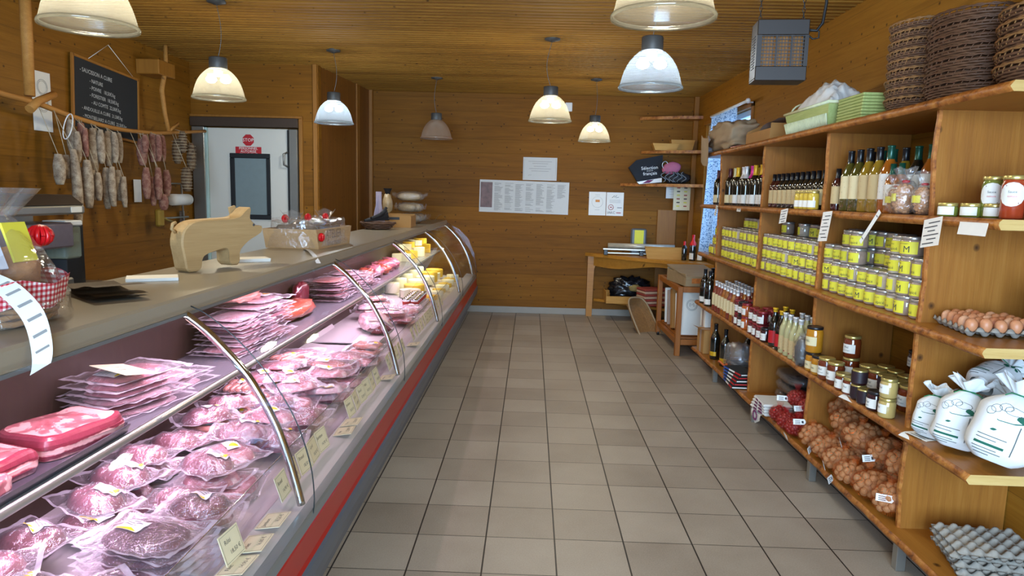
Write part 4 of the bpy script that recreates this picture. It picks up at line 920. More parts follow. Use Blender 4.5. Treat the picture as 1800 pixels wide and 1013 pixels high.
# cloth flour bags with printed leaves
M['cloth'] = plain('flour_cloth', 'dfe0de', .85, var=.04, vs=14, bump=.15, bs=160); M['print_green'] = plain('print_green', '0f5a44', .8, var=0); M['string'] = plain('green_string', '0e7a4c', .6, var=0); M['print_grey'] = plain('print_grey', '5c5c58', .8, var=0)
def flour_bag(loc, rot, lab, s=1.0, seed=0, printed=True):
    if abs(rot[0]) < 1: loc = (loc[0], loc[1], loc[2]+.07*s*abs(sin(rot[1]))+.045*s*abs(sin(rot[0])))
    t = thing('flour_bag', lab, 'flour bag', loc, 0, 'printed cloth flour bags', rot)
    A_, B_, H_ = .082*s, .056*s, .20*s
    def Sf(u, v, off=0.0):
        """u around (0 faces -y), v up"""
        a = 2*pi*u-pi/2; w_ = (1-abs(2*v-.86)**3.2*.55) if v < .93 else 1
        k = (1-.10*v)*(min(1, (v+.06)*5)**.45)*(1 if v < .72 else max(.16, 1-((v-.72)/.28)**1.5*.86))
        n_ = 1+.06*noise.noise(Vector((cos(a)*2, sin(a)*2, v*4+seed)))
        p = .72; c_, s_ = cos(a), sin(a)
        x = A_*k*n_*(abs(c_)**p)*(1 if c_ >= 0 else -1); y = B_*k*n_*(abs(s_)**p)*(1 if s_ >= 0 else -1)
        q = Vector((x, y, 0)); q = q*(1+off/max(q.length, .01)); return Vector((q.x, q.y, H_*v))
    mb = MB().grid(40, 26, lambda u, v: Sf(u, v), 0, cu=True); mb.lathe([(0, .003), (.6, 0.0), (.80, .001)], 24, sx=A_*.55, sy=B_*.55); mb.ob('cloth_bag', M['cloth'], t)
    ru = MB().grid(48, 6, lambda u, v: ((.018+.045*v+.010*v*sin(2*pi*u*9))*cos(2*pi*u)*s, (.014+.030*v+.010*v*sin(2*pi*u*9+1))*sin(2*pi*u)*s, H_*.985+.042*s*v+.012*s*v*sin(2*pi*u*5+seed)), 0, cu=True); ru.ob('gathered_top', M['cloth'], t)
    st = MB().lathe([(.017*s, H_*.975), (.021*s, H_*.985), (.017*s, H_*.995)], 16); st.tube([(.0, -.017*s, H_*.985), (.03*s, -.03*s, H_*.97), (.05*s, -.04*s, H_*.90)], .0018, 5).tube([(.0, -.017*s, H_*.985), (-.03*s, -.035*s, H_*.98), (-.045*s, -.05*s, H_*.93)], .0018, 5); st.ob('string', M['string'], t)
    if printed:
        def D(x, y): return tuple(Sf(x/(2*pi*A_*.72), y/H_, .0016))   # x metres around the front, y metres up
        pr2 = MB()
        def line(p, w_, m):
            if len(p) == 2: p = [(p[0][0]+(p[1][0]-p[0][0])*j/8, p[0][1]+(p[1][1]-p[0][1])*j/8) for j in range(9)]
            for (x0, y0), (x1, y1) in zip(p[:-1], p[1:]):
                d = Vector((x1-x0, y1-y0)); n_ = Vector((-d.y, d.x)).normalized()*w_/2
                pr2.add([D(x0+n_.x, y0+n_.y), D(x1+n_.x, y1+n_.y), D(x1-n_.x, y1-n_.y), D(x0-n_.x, y0-n_.y)], [(0, 1, 2, 3)], m)
        def leaf(x, y, a, l, m, w_=.45):
            d = Vector((cos(a), sin(a))); n_ = Vector((-d.y, d.x)); P = [(x, y)]
            for f in (.25, .5, .75): P.append((x+d.x*l*f+n_.x*l*w_*.5*sin(pi*f), y+d.y*l*f+n_.y*l*w_*.5*sin(pi*f)))
            P.append((x+d.x*l, y+d.y*l))
            for f in (.75, .5, .25): P.append((x+d.x*l*f-n_.x*l*w_*.5*sin(pi*f), y+d.y*l*f-n_.y*l*w_*.5*sin(pi*f)))
            pr2.add([D(*p) for p in P], [list(range(len(P)))], m)
        k = s; br = [(-.05*k, .125*k), (-.02*k, .115*k), (.0, .118*k), (.02*k, .13*k), (.035*k, .145*k)]
        line(br, .002*k, 0)
        for (x, y, a) in ((.035, .145, .3), (.02, .13, 1.6), (.035, .145, 1.3), (.01, .124, 1.9), (.028, .138, -.6)): leaf(x*k, y*k, a, .022*k, 0, .6)
        for c in ((-.035, .145), (-.018, .155), (-.045, .135), (-.005, .15)):
            line([(c[0]*k+.013*k*cos(q), c[1]*k+.011*k*sin(q)) for q in [2*pi*j/9 for j in range(10)]], .0012*k, 1)
        leaf(-.03*k, .085*k, .3, .014*k, 0, .5)
        for j, (y, w_) in enumerate(((.066, .055), (.056, .045), (.030, .05), (.022, .055), (.014, .04))): line([(-.055*k, y*k), (-.055*k+w_*k, y*k)], .0022*k, 1)
        line([(-.055*k, .042*k), (.0, .042*k)], .007*k, 0); line([(.008*k, .115*k), (.008*k, .03*k)], .0016*k, 1)
        pr2.ob('leaf_print', [M['print_green'], M['print_grey']], t)
    return t
FZ = TIER[3]+.002
flour_bag((1.64, 2.79, FZ), (0, radians(6), radians(-42)), 'small white cloth flour bag standing against the upright', .88, 1)
flour_bag((1.645, 2.63, FZ+.004), (radians(-6), radians(8), radians(-30)), 'white printed cloth flour bag with green string, second from the shelf end', 1.12, 2)
flour_bag((1.665, 2.445, FZ+.004), (radians(-8), radians(16), radians(-22)), 'big white printed cloth flour bag hanging over the near shelf corner', 1.28, 3)
flour_bag((1.835, 2.585, FZ+.004), (radians(-12), radians(2), radians(10)), 'white cloth flour bag lying back behind the two front ones', 1.1, 4)
flour_bag((1.76, 2.69, FZ+.245), (radians(-75), radians(10), radians(-60)), 'white cloth flour bag lying flat on top of the rear bags', .95, 5)
flour_bag((1.83, 2.81, FZ), (0, 0, radians(-30)), 'white cloth flour bag standing under the flat-lying one', .8, 6, False)
flour_bag((1.95, 2.48, FZ), (0, radians(5), radians(-20)), 'shaded cloth flour bag cut by the right edge of the photo', 1.25, 7)
# empty egg trays, upside down
for i, (dx, dy, rz) in enumerate(((.01, -.03, -.10), (0, .0, .02), (-.005, .01, -.04), (.0, .0, .05))):
    etray((1.79+dx, 2.595+dy, TIER[4]+.044+.0265*i), pi/2+radians(-10)+rz, f'empty grey egg tray turned over at the shelf end, {ORD[i+1]} from the bottom', True)
# ================================================================ bottom tier: nets of nuts, towels, bottles, boxes
LZ = TIER[4]+.001
M['walnut'] = plain('walnut_shell', 'a8784c', .7, var=.3, vs=60, bump=1.0, bs=90); M['hazel'] = plain('red_nut_shell', '7e2a20', .45, var=.3, vs=60)
M['net_orange'] = net_mat('orange_net', 'd8641e', 170, .085); M['net_red'] = net_mat('red_net', 'c81c1c', 190, .10)
wn = MB().blob((0, 0, 0), (.0185, .016, .0175), 12, 8, .10, 3, 1)
WN = [MB().blob((0, 0, 0), (.0190, .0165, .018), 12, 8, .12, 3, k*3.1).mesh('walnut', M['walnut']) for k in range(3)]
HZ = [MB().blob((0, 0, 0), (.0115, .011, .0115), 10, 7, .05, 2, k).mesh('nut', M['hazel']) for k in range(2)]
def net_bag(loc, r, rz, lab, kind='walnut', seed=0, tagpos=None, tilt=0.0):
    """a net of nuts slumped on the shelf: nuts packed in an ellipsoid, net shell, tied neck, paper tag"""
    wal = kind == 'walnut'
    t = thing('walnut_net' if wal else 'red_nut_net', lab, 'net bag', loc, 0, 'orange nets of walnuts' if wal else 'red nets of nuts', (0, tilt, rz))
    rnd = random.Random(seed); R3 = Vector(r); pts = []; d_ = .029 if wal else .0195; ms = WN if wal else HZ; tries = 0
    cap = 34 if wal else 56
    while len(pts) < cap and tries < 4000:
        tries += 1
        a = rnd.uniform(0, 2*pi); zz = rnd.uniform(-.75, 1); q = sqrt(max(0, 1-zz*zz)); k = rnd.uniform(.86, 1.0)
        p = Vector((R3.x*q*cos(a)*k, R3.y*q*sin(a)*k, R3.z*zz*k))
        if all((p-o_).length > d_ for o_ in pts): pts.append(p)
    off = (.018 if wal else .012)
    for p in pts:
        o = link('walnut' if wal else 'nut', ms[rnd.randrange(len(ms))], t); o.location = (p.x, p.y, p.z+R3.z+off); o.rotation_euler = (rnd.random()*6, rnd.random()*6, rnd.random()*6)
    MB().blob((0, 0, R3.z+off), (R3.x*.90, R3.y*.90, R3.z*.90), 16, 10, .05, 3, seed).ob('nut_filling', M['walnut'] if wal else M['hazel'], t)
    sh = MB().blob((0, 0, R3.z+off+.001), (R3.x+off+.001, R3.y+off+.001, R3.z+off-.0005), 28, 18, .04, 5, seed)
    nx, ny, nz = rnd.uniform(-.5, .1)*R3.x, rnd.uniform(-.5, .5)*R3.y, 2*R3.z+2*off-.004
    sh.grid(10, 4, lambda u, v: (nx+(.012+.012*v)*cos(2*pi*u), ny+(.012+.012*v)*sin(2*pi*u), nz+.03*v), 0, cu=True)
    sh.ob('net', M['net_orange' if wal else 'net_red'], t)
    if tagpos:
        tx, ty, tz, ta = tagpos
        g = MB(); Rm = Matrix.Translation((tx, ty, tz)) @ Matrix.Rotation(ta, 4, 'Z') @ Matrix.Rotation(radians(70), 4, 'X')
        P = [(-.035, -.016), (.028, -.016), (.036, -.005), (.036, .005), (.028, .016), (-.035, .016)]
        g.add([Rm @ Vector((u, v, 0)) for u, v in P]+[Rm @ Vector((u, v, -.001)) for u, v in P], [list(range(6)), list(range(11, 5, -1))]+[(i, 6+i, 6+(i+1) % 6, (i+1) % 6) for i in range(6)])
        for i in range(3): g.add([Rm @ Vector((u, v, .0006)) for u, v in ((-.025, .008-.008*i), (.005, .008-.008*i), (.005, .005-.008*i), (-.025, .005-.008*i))], [(0, 1, 2, 3)], 1)
        g.add([Rm @ Vector((u, v, .0006)) for u, v in ((.012, -.008), (.024, -.008), (.024, .006), (.012, .006))], [(0, 1, 2, 3)], 1)
        g.ob('paper_tag', [M['paper'], M['ink']], t)
    return t
ra = (.082, .072, .048)
Wn = [((1.645, 3.02, 0), (.07, .062, .06), 'walnut net leaning on the near upright, foremost at the bottom'),
      ((1.645, 3.19, 0), (.082, .07, .054), 'walnut net second from the near upright in the bottom row'),
      ((1.615, 3.36, 0), (.065, .066, .045), 'small walnut net at the shelf edge, third from the near upright'),
      ((1.63, 3.52, 0), (.072, .070, .05), 'walnut net fourth from the near upright in the bottom row'),
      ((1.64, 3.69, 0), (.075, .072, .05), 'walnut net fifth from the near upright in the bottom row'),
      ((1.64, 3.86, 0), (.078, .07, .055), 'walnut net at the far end of the bottom row, before the red nets'),
      ((1.80, 3.05, 0), (.08, .075, .062), 'walnut net behind the foremost one beside the upright'),
      ((1.80, 3.24, 0), (.08, .075, .062), 'walnut net behind the second one of the bottom row'),
      ((1.80, 3.43, 0), (.08, .075, .062), 'walnut net behind the small edge net'), ((1.80, 3.62, 0), (.08, .075, .062), 'walnut net behind the fourth one of the bottom row'),
      ((1.81, 3.82, 0), (.08, .075, .062), 'walnut net against the far upright, rear bottom row'),
      ((1.70, 3.055, .165), (.062, .065, .05), 'walnut net lying upper right against the near upright'),
      ((1.72, 3.25, .158), (.075, .07, .046), 'walnut net on top, second from the near upright'),
      ((1.71, 3.46, .15), (.085, .08, .052), 'big walnut net on top in the middle of the heap'),
      ((1.73, 3.68, .155), (.08, .075, .05), 'walnut net on top, second from the far upright'),
      ((1.79, 3.86, .165), (.075, .068, .052), 'darker walnut net topmost against the far upright')]
tg = {0: (-.05, -.05, .10, -.3), 1: None, 2: (-.09, .02, .02, .8), 3: (-.09, -.02, .045, 1.2), 4: (-.095, .0, .05, 1.1), 5: (-.06, .08, .13, -.1), 12: (-.09, -.02, .03, .2), 13: (-.11, .0, .03, 1.3)}
for i, (p, r, lab) in enumerate(Wn): net_bag((p[0], p[1], LZ+p[2]), r, random.uniform(-.3, .3), lab, 'walnut', 11+i, tg.get(i))
Rn = [((1.605, 4.065, .0), (.055, .05, .045), 'red nut net at the shelf edge, lowest beside the walnuts'), ((1.60, 4.18, .0), (.058, .06, .045), 'red nut net second from the walnuts at the shelf edge'),
      ((1.60, 4.33, .0), (.05, .055, .042), 'red nut net at the far end of the red row, near the towels'), ((1.73, 4.06, .0), (.06, .06, .055), 'red nut net behind the lowest one'),
      ((1.73, 4.22, .0), (.06, .06, .055), 'red nut net in the middle behind the edge row'), ((1.69, 4.10, .118), (.062, .06, .04), 'red nut net on top, beside the upright'), ((1.69, 4.27, .115), (.06, .06, .045), 'red nut net topmost, touching the white towels')]
for i, (p, r, lab) in enumerate(Rn): net_bag((p[0], p[1], LZ+p[2]), r, random.uniform(-.3, .3), lab, 'red', 61+i, {0: (-.07, -.02, .01, 1.3), 5: (-.06, -.04, .05, .3), 6: (-.085, .03, .05, -.3)}.get(i))
# white towels with purple embroidery, black folded aprons, black packs
M['towel'] = plain('white_towel', 'd8d3ca', .9, var=.05, vs=40, bump=.3, bs=150); M['purple'] = plain('purple_embroidery', '6e2a52', .8, var=.2); M['black_cloth'] = plain('black_cloth', '16171b', .85, var=.15, bump=.2, bs=150)
M['tri_r'] = plain('tricolour_red', 'c02020', .7, var=0); M['tri_b'] = plain('tricolour_blue', '2b4fa0', .7, var=0)
for k in range(4):
    t = thing('tea_towel', f'folded white tea towel with purple motif beside the red nets, {ORD[k+1]} from the bottom', 'towel', (1.66, 4.555-.012*k, LZ+.0005+.0215*k), .10-.05*k, 'folded white tea towels')
    MB().box(-.13, .06, -.12, .12, 0, .020, c=.009).ob('folded_cloth', M['towel'], t)
    mb = MB()
    for (y, s) in ((-.05, .028), (.03, .024)):
        mb.box(-.1312, -.1298, y-s, y+s, .004, .016)
    mb.ob('purple_motif', M['purple'], t)
t = thing('hanging_tea_towel', 'white tea towel corner with a purple flower wreath hanging over the bottom shelf edge', 'towel', (1.545, 4.56, LZ))
MB().grid(8, 8, lambda u, v: (.05*(1-min(1, v*3))-.012*sin(v*2)-.004, -.09+.18*u, .012-.10*v*(1-.9*abs(u-.5))), 0).ob('cloth', M['towel'], t)
mb = MB()
for i in range(14):
    a = 2*pi*i/14; mb.blob((-.020, .035*cos(a), -.032+.028*sin(a)), (.004, .010, .008), 6, 4)
mb.ob('purple_wreath', M['purple'], t)
for k in range(5):
    t = thing('folded_apron', f'folded black apron with red white blue edge, {ORD[k+1]} from the pile bottom', 'apron', (1.66, 5.21+.010*k, LZ+.0005+.0225*k), .06*k-.05, 'pile of folded black aprons')
    MB().box(-.14+.008*k, .03, -.14, .14, 0, .020, c=.008).ob('folded_cloth', M['black_cloth'], t)
    mb = MB()
    for i, m_ in enumerate((0, 1, 2)): mb.box(-.141+.008*k, -.1385+.008*k, -.135+.09*i, -.045+.09*i, .004, .016, m_)
    mb.box(-.135+.008*k, .02, -.1415, -.1398, .006, .014, 0 if k % 2 else 1); mb.ob('tricolour_edge', [M['tri_r'], M['paper'], M['tri_b']], t)
M['black_pack'] = plain('black_plastic_pack', '1c1d22', .18, var=.3, vs=15, bump=.8, bs=22)
for k in range(3):
    t = thing('black_pack', f'black cloth packed in crinkled clear plastic behind the white towels, {ORD[k+1]} from the bottom', 'pack', (1.895-.005*k, 4.74-.01*k, LZ+.002+.078*k), 0, 'black packs in clear plastic')
    MB().blob((0, 0, .036), (.13, .19, .036), 24, 12, .10, 3, k, p=.55, zmin=.002).ob('cloth_pack', M['black_pack'], t)
    MB().blob((0, 0, .0365), (.142, .205, .0362), 26, 12, .10, 4, k+3, p=.55, zmin=.001).ob('clear_wrap', M['cello_bag'], t)
t = thing('bagged_bottle', 'clear bag with a dark item leaning beside the brown carton on the bottom shelf', 'bag', (1.87, 4.33, LZ+.0), .3)
MB().blob((0, 0, .13), (.05, .05, .11), 16, 12, .1, 3, 1, p=.8, zmin=.002).ob('contents', M['tan_sack'], t); MB().blob((0, 0, .14), (.06, .06, .135), 18, 12, .2, 4, 2, p=.8, zmin=.001).ob('clear_bag', M['cello_bag'], t)
def carton(loc, sx, sy, sz, rz, lab, mat='card', flaps=True, rot=None):
    t = thing('carton', lab, 'carton', loc, rz, None, rot); mb = MB().box(-sx/2, sx/2, -sy/2, sy/2, 0, sz, c=.002); mb.ob('box', M[mat], t)
    MB().box(-sx/2-.0006, sx/2+.0006, -.022, .022, .0, sz+.0006).ob('tape', M['kraft'], t)
    if flaps: MB().grid(2, 3, lambda u, v: (-sx/2-.05*v, -sy/2+sy*u, sz+.002+.02*v)).ob('flap', M[mat], t)
    return t
carton((1.95, 4.13, LZ), .12, .18, .26, .1, 'brown carton standing behind the red nets on the bottom shelf')
carton((1.78, 4.445, LZ+.0), .09, .09, .14, .5, 'small open tan carton between the towels and the red nets', 'kraft')
# far part of the bottom tier: bottles, wrapped hamper, box
DB = bottle_proto('dark_wine_bottle', 'oil', M['g_dark'], M['c_black'], M['c_yellow'], .84, (.10, .22))
for i, (x, y) in enumerate(((1.64, 6.06), (1.655, 5.80), (1.82, 5.74))): DB.put((x, y, LZ), .2, ('dark bottle with a yellow label beside the carton on the bottom shelf', 'dark bottle before the far upright on the bottom shelf', 'dark bottle behind the plastic-wrapped gift on the bottom shelf')[i])
RB = bottle_proto('rose_bottle', 'oil', M['g_rose'], M['c_wine'], M['l_white'], .84, (.08, .46)); RB.put((1.77, 5.22, LZ), .1, 'dark pink bottle with a white label behind the black aprons', None, scale=(1.15, 1.15, .93))
t = thing('wrapped_gift', 'gift wrapped in crinkled clear film with orange ribbon on the bottom shelf', 'gift', (1.70, 5.52, LZ), .2)
MB().box(-.07, .07, -.09, .09, .002, .10, c=.01).ob('dark_content', M['black_plastic'], t)
MB().blob((0, 0, .13), (.11, .13, .125), 26, 18, .25, 4, 3, p=.7, zmin=.001).ob('film', M['cello_bag'], t); MB().tube([(-.112+.01*sin(j), -.13+.26*j/12, .075+.012*sin(j*1.3)) for j in range(13)], .009, 6).ob('ribbon', plain('orange_ribbon', 'c8602a', .5), t)
carton((1.655, 6.35, LZ), .15, .20, .21, .05, 'brown carton at the window end of the bottom shelf', 'card')
carton((1.72, 6.48, LZ+.212), .20, .12, .16, .12, 'white carton standing on the brown one at the shelf end', 'l_white', False)
# ================================================================ trolley
M['orange_wood'] = wood('orange_pine', '7c4214', '98591e', 'ae6c2a', 'z', 'x', 0, .45, 1, .2)
t = thing('wooden_trolley', 'small wooden rack trolley between the shelving and the corner table', 'trolley', (1.66, 7.35, 0))
mb = MB(); fr_ = MB()
for x, y in ((-.18, -.50), (.13, -.50), (-.18, .55), (.13, .55)):
    MB().box(x-.025, x+.025, y-.025, y+.025, .03 if y > 0 else 0.0, .69, c=.003).ob('post', M['orange_wood'], t)
    if y > 0: MB().lathe([(0, -.012), (.028, -.012), (.028, .012), (0, .012)], 14, M=Matrix.Translation((x, y, .028)) @ Matrix.Rotation(pi/2, 4, 'Y')).ob('caster', M['black_plastic'], t)
for z in (.14, .665):
    for x in (-.18, .13): MB().box(x-.018, x+.018, -.475, .525, z-.03, z+.025, c=.003).ob('rail', M['orange_wood'], t)
    for y in (-.50, .55): MB().box(-.155, .105, y-.016, y+.016, z-.03, z+.025, c=.003).ob('rail', M['orange_wood'], t)
MB().box(-.162, .112, -.47, .52, .166, .178).ob('bottom_board', M['orange_wood'], t)
MB().prism([(-.47, .60), (-.44, .63), (.0, .20), (-.03, .175)], .115, .135, 'x').ob('brace', M['orange_wood'], t)
def leaner(lab, x, y, w_, h_, th, ang, rz, m, nm='flat_carton', z=.19, extra=None):
    t = thing(nm, lab, 'carton', (x, y, z), 0, None, (ang, 0, rz)); MB().box(-w_/2, w_/2, -th/2, th/2, 0, h_, c=.002).ob('board', M[m], t)
    if extra: extra(t)
    return t
def logo(t):
    mb = MB()
    for r in (.055, .045): mb.tube([(r*cos(2*pi*j/24), -.0215, .30+r*sin(2*pi*j/24)) for j in range(25)], .0016, 4)
    mb.tube([(-.02, -.0215, .285), (-.02, -.0215, .32), (0, -.0215, .30), (.02, -.0215, .32), (.02, -.0215, .285)], .002, 4); mb.ob('round_logo', M['ink'], t)
leaner('white carton with a round emblem leaning in the trolley', 1.635, 6.96, .255, .43, .04, radians(-9), .02, 'l_white', extra=logo)
leaner('white flat carton behind the emblem carton in the trolley', 1.635, 7.10, .255, .40, .03, radians(-12), 0, 'paper')
leaner('big brown carton leaning in the trolley', 1.635, 7.32, .255, .42, .10, radians(-10), .03, 'card')
leaner('brown flat carton farthest back in the trolley', 1.635, 7.54, .255, .37, .04, radians(-8), -.02, 'kraft')
leaner('white flat carton at the window end of the trolley', 1.635, 7.68, .255, .38, .03, radians(-8), .02, 'paper')
M['grey_board'] = wood('weathered_board', '80694e', '98805f', 'a8927a', 'x', 'y', 0, .6, 1, .2)
t = thing('wooden_crate', 'shallow wooden crate with a slanted board lid on top of the trolley', 'crate', (1.69, 7.16, .692), 0, None, (0, 0, radians(8)))
mb = MB().box(-.20, .20, -.28, -.268, 0, .10, c=.002).box(-.20, .20, .268, .28, 0, .14, c=.002).box(-.20, -.188, -.268, .268, 0, .12, c=.002).box(.188, .20, -.268, .268, 0, .12, c=.002); mb.ob('crate_wall', M['grey_board'], t)
MB().box(-.20, .20, -.28, .30, .0, .012, M=Matrix.Translation((0, .0, .115)) @ Matrix.Rotation(radians(7), 4, 'X')).ob('slanted_lid', M['grey_board'], t)
MB().grid(6, 2, lambda u, v: (-.14+.17*u, -.2815, .03+.05*v)).ob('fruit_sticker', plain('fruit_sticker', 'b86a2a', .6, var=.6, vs=40), t)
# ================================================================ corner table with its load
M['table_wood'] = wood('corner_table_pine', '96601e', 'b0762a', 'c08a3a', 'x', 'y', 0, .35, 1, .25)
t = thing('corner_table', 'live-edge wooden corner table across the back right corner', 'table', (1.4, 8.5, 0))
A_, B_ = Vector((.71, 9.05)), Vector((2.04, 7.78))
top = []
for i in range(25):
    f = i/24; p = A_.lerp(B_, f); d = (B_-A_).normalized(); n_ = Vector((-d.y, d.x)); k = .02*noise.noise(Vector((f*6, 1, 4)))+.03*sin(pi*f); p = p-n_*k*(-1) if False else p+Vector((d.y, -d.x))*(-k)*-1
    top.append((p.x-1.4, p.y-8.5))
top += [(2.045-1.4, 9.03-8.5), (.72-1.4, 9.092-8.5)]
MB().prism(top, .785, .825, 'z').ob('tabletop', M['table_wood'], t)
ap = MB(); d = (B_-A_).normalized(); n_ = Vector((-d.y, d.x)); n_ = n_ if n_.y > 0 else -n_
L0 = (B_-A_).length; pr3 = []
for i in range(21):
    f = i/20; pr3.append((f*L0*.96+.07, .785)); 
low = [(f*L0*.96+.07, .70-.045*sin(f*7+.6)*(.5+f)-.02) for f in [i/20 for i in range(21)]][::-1]
poly = pr3+low; vs = []
for off in (.05, .08):
    for s_, z in poly: p = A_+d*s_+n_*off; vs.append((p.x-1.4, p.y-8.5, z))
n2 = len(poly); ap.add(vs, [list(range(n2)), list(range(2*n2-1, n2-1, -1))]+[(i, n2+i, n2+(i+1) % n2, (i+1) % n2) for i in range(n2)]); ap.ob('apron_board', M['table_wood'], t)
lg = MB().prism([(.0, 0), (.075, 0), (.078, .3), (.085, .62), (.13, .74), (.13, .785), (.0, .785)], -.025, .025, 'y')
for i, p in enumerate(lg.v): lg.v[i] = (p[0]+.745-1.4, p[1]+9.04-8.5, p[2])
lg.ob('leg', M['table_wood'], t)
MB().box(2.0-1.4, 2.05-1.4, 7.90-8.5, 7.95-8.5, 0, .785, c=.003).ob('leg', M['table_wood'], t)
MB().prism([(.84-1.4, 9.06-8.5), (2.0-1.4, 8.02-8.5), (2.04-1.4, 8.02-8.5), (2.04-1.4, 9.06-8.5)], .20, .23, 'z').ob('lower_shelf', M['table_wood'], t)
M['crate_wood'] = wood('light_crate_wood', 'a87432', 'c08c46', 'd0a058', 'x', 'z', 0, .6, 1.5, .1); M['bin_bag'] = plain('black_bin_bag', '15161a', .22, var=.2, vs=10, bump=1.0, bs=12)
t = thing('fruit_crate', 'light wooden crate under the corner table holding a black bag', 'crate', (1.26, 8.84, .231), 0, None, (0, 0, 0))
cr = MB(); cr.box(-.30, .30, -.19, .19, 0, .012).box(-.30, .30, -.19, -.18, .012, .09, c=.002).box(-.30, .30, .18, .19, .012, .12, c=.002).box(-.30, -.29, -.18, .18, .012, .14, c=.002).box(.29, .30, -.18, .18, .012, .14, c=.002)
cr.ob('slats', M['crate_wood'], t)
t = thing('bin_bag', 'slumped black plastic bag with straw, in the crate under the corner table', 'bag', (1.27, 8.84, .246))
MB().blob((0, 0, .15), (.25, .145, .145), 44, 28, .38, 4.2, 4, p=.8, zmin=.004).ob('plastic', M['bin_bag'], t); MB().blob((.05, -.145, .18), (.08, .02, .045), 12, 8, .35, 6, 2).ob('straw', plain('straw', '8a7442', .9, var=.5, vs=90), t)
t = thing('long_basket', 'long open wicker tray tilted against the trolley', 'basket', (1.33, 8.08, .06), 0, None, (radians(50), 0, radians(28)))
mb = MB()
for k in range(6):
    mb.tube([((.10+.007*k)*(abs(cos(a))**.6)*(1 if cos(a) > 0 else -1), (.30+.008*k)*(abs(sin(a))**.6)*(1 if sin(a) > 0 else -1), .012*k) for a in [2*pi*j/40 for j in range(41)]], .008, 5, 0, False)
mb.grid(2, 2, lambda u, v: (-.10+.2*u, -.3+.6*v, 0)); mb.ob('weave', M['wicker_lt'], t)
MB().tube([(.145*(abs(cos(a))**.6)*(1 if cos(a) > 0 else -1), .35*(abs(sin(a))**.6)*(1 if sin(a) > 0 else -1), .075) for a in [2*pi*j/40 for j in range(41)]], .011, 6, 0, False).ob('rim', M['tan_sack'], t)
t = thing('red_striped_cushion', 'folded red and white striped cloth behind the trolley under the table', 'cloth', (1.50, 8.42, .26), .3)
mb = MB()
for k in range(7): mb.box(-.17, .17, -.12, .12, .03*k+.001, .03*k+.029, k % 2, c=.008)
mb.ob('striped_cloth', [plain('stripe_red', '8a3224', .8), plain('stripe_pale', 'b89478', .8)], t)
t = thing('film_dispenser', 'film roll dispenser with a steel cutter bar on the corner table', 'dispenser', (1.38, 8.77, .826), 0, None, (0, 0, radians(-5)))
MB().lathe([(0, -.41), (.034, -.41), (.034, .41), (0, .41)], 20, M=Matrix.Translation((0, .0, .115)) @ Matrix.Rotation(pi/2, 4, 'Y')).ob('film_roll', plain('film_roll', 'b0a898', .3, .2, var=.25, vs=25), t)
MB().box(-.47, .44, -.055, -.035, .065, .085, c=.003).ob('cutter_bar', M['steel'], t)
for x in (-.43, .0, .43): MB().box(x-.03 if x < 0 else x-.02, x+.02 if x < 0 else x+.03, -.06, .06, 0, .07, c=.006).ob('foot', M['black_plastic'], t)
MB().box(-.42, .42, -.01, .01, .02, .03).ob('base_bar', M['steel'], t)
t = thing('card_holder', 'dark upright holder with a yellow card at the back of the corner table', 'card holder', (1.375, 8.98, .826))
MB().box(-.10, .10, -.02, .02, 0, .33, c=.018).ob('holder', M['grey_metal'], t); MB().box(-.055, .06, -.026, -.021, .12, .31).ob('yellow_card', M['yellow'], t)
t = thing('wooden_tray', 'shallow wooden crate at the right end of the corner table', 'crate', (1.62, 8.46, .826), 0, None, (0, 0, radians(-8)))
MB().prism([(-.21, 0), (.21, 0), (.24, .13), (-.24, .13)], -.13, -.118, 'y').prism([(-.21, 0), (.21, 0), (.24, .13), (-.24, .13)], .118, .13, 'y').box(-.21, .21, -.118, .118, 0, .01).prism([(-.21, 0), (-.24, .13), (-.23, .13), (-.20, 0)], -.118, .118, 'y').prism([(.21, 0), (.24, .13), (.23, .13), (.20, 0)], -.118, .118, 'y').ob('slats', M['crate_wood'], t)
B_RED = bottle_proto('red_capped_bottle', 'wine', M['g_dark'], M['red'], M['l_white'], .6, (.06, .3)); B_RED.put((1.90, 8.24, .826), .2, 'dark bottle with a shiny red capsule on the corner table')
TN = jar_proto('gold_tin', .042, .26, plain('gold_tin', '8a7242', .4, .3), M['lid_gold'], M['l_white'], (.05, .35), 40, None, cat='tin'); TN.put((1.99, 8.225, .826), 1.0, 'tall gold tin beside the red-capped bottle')
DBW = bottle_proto('dark_small_bottle', 'small', M['g_dark'], M['red'], None); DBW.put((1.81, 8.28, .826), 0, 'small dark bottle left of the red-capped bottle on the corner table')
# ================================================================ corner shelves
def cshelf(z, x0, y1, lab, seed):
    pts = []
    for i in range(21):
        f = i/20; p = Vector((x0, YB-.03)).lerp(Vector((XR-.002, y1)), f); k = .05*sin(pi*f)+.02*noise.noise(Vector((f*5, seed, 1))); pts.append((p.x-.5*k*(1 if k > 0 else 1), p.y-k*.9))
    pts += [(XR-.002, YB-.002), (x0, YB-.002)]
    mb = MB().prism(pts, -.018, .018, 'z'); mb.m = [1 if i < 20 else 0 for i in range(len(mb.m))]
    o = mb.ob('corner_shelf', [M['shelf_wood'], M['live_edge']]); tag(o, lab, 'shelf', 'live-edge corner shelves'); o.location = (0, 0, z); return o
cshelf(2.535, 1.34, 8.80, 'topmost empty live-edge corner shelf', 1); cshelf(2.115, 1.37, 8.68, 'middle live-edge corner shelf holding two wooden trays', 2); cshelf(1.705, 1.125, 8.58, 'lowest live-edge corner shelf holding a black bag', 3)
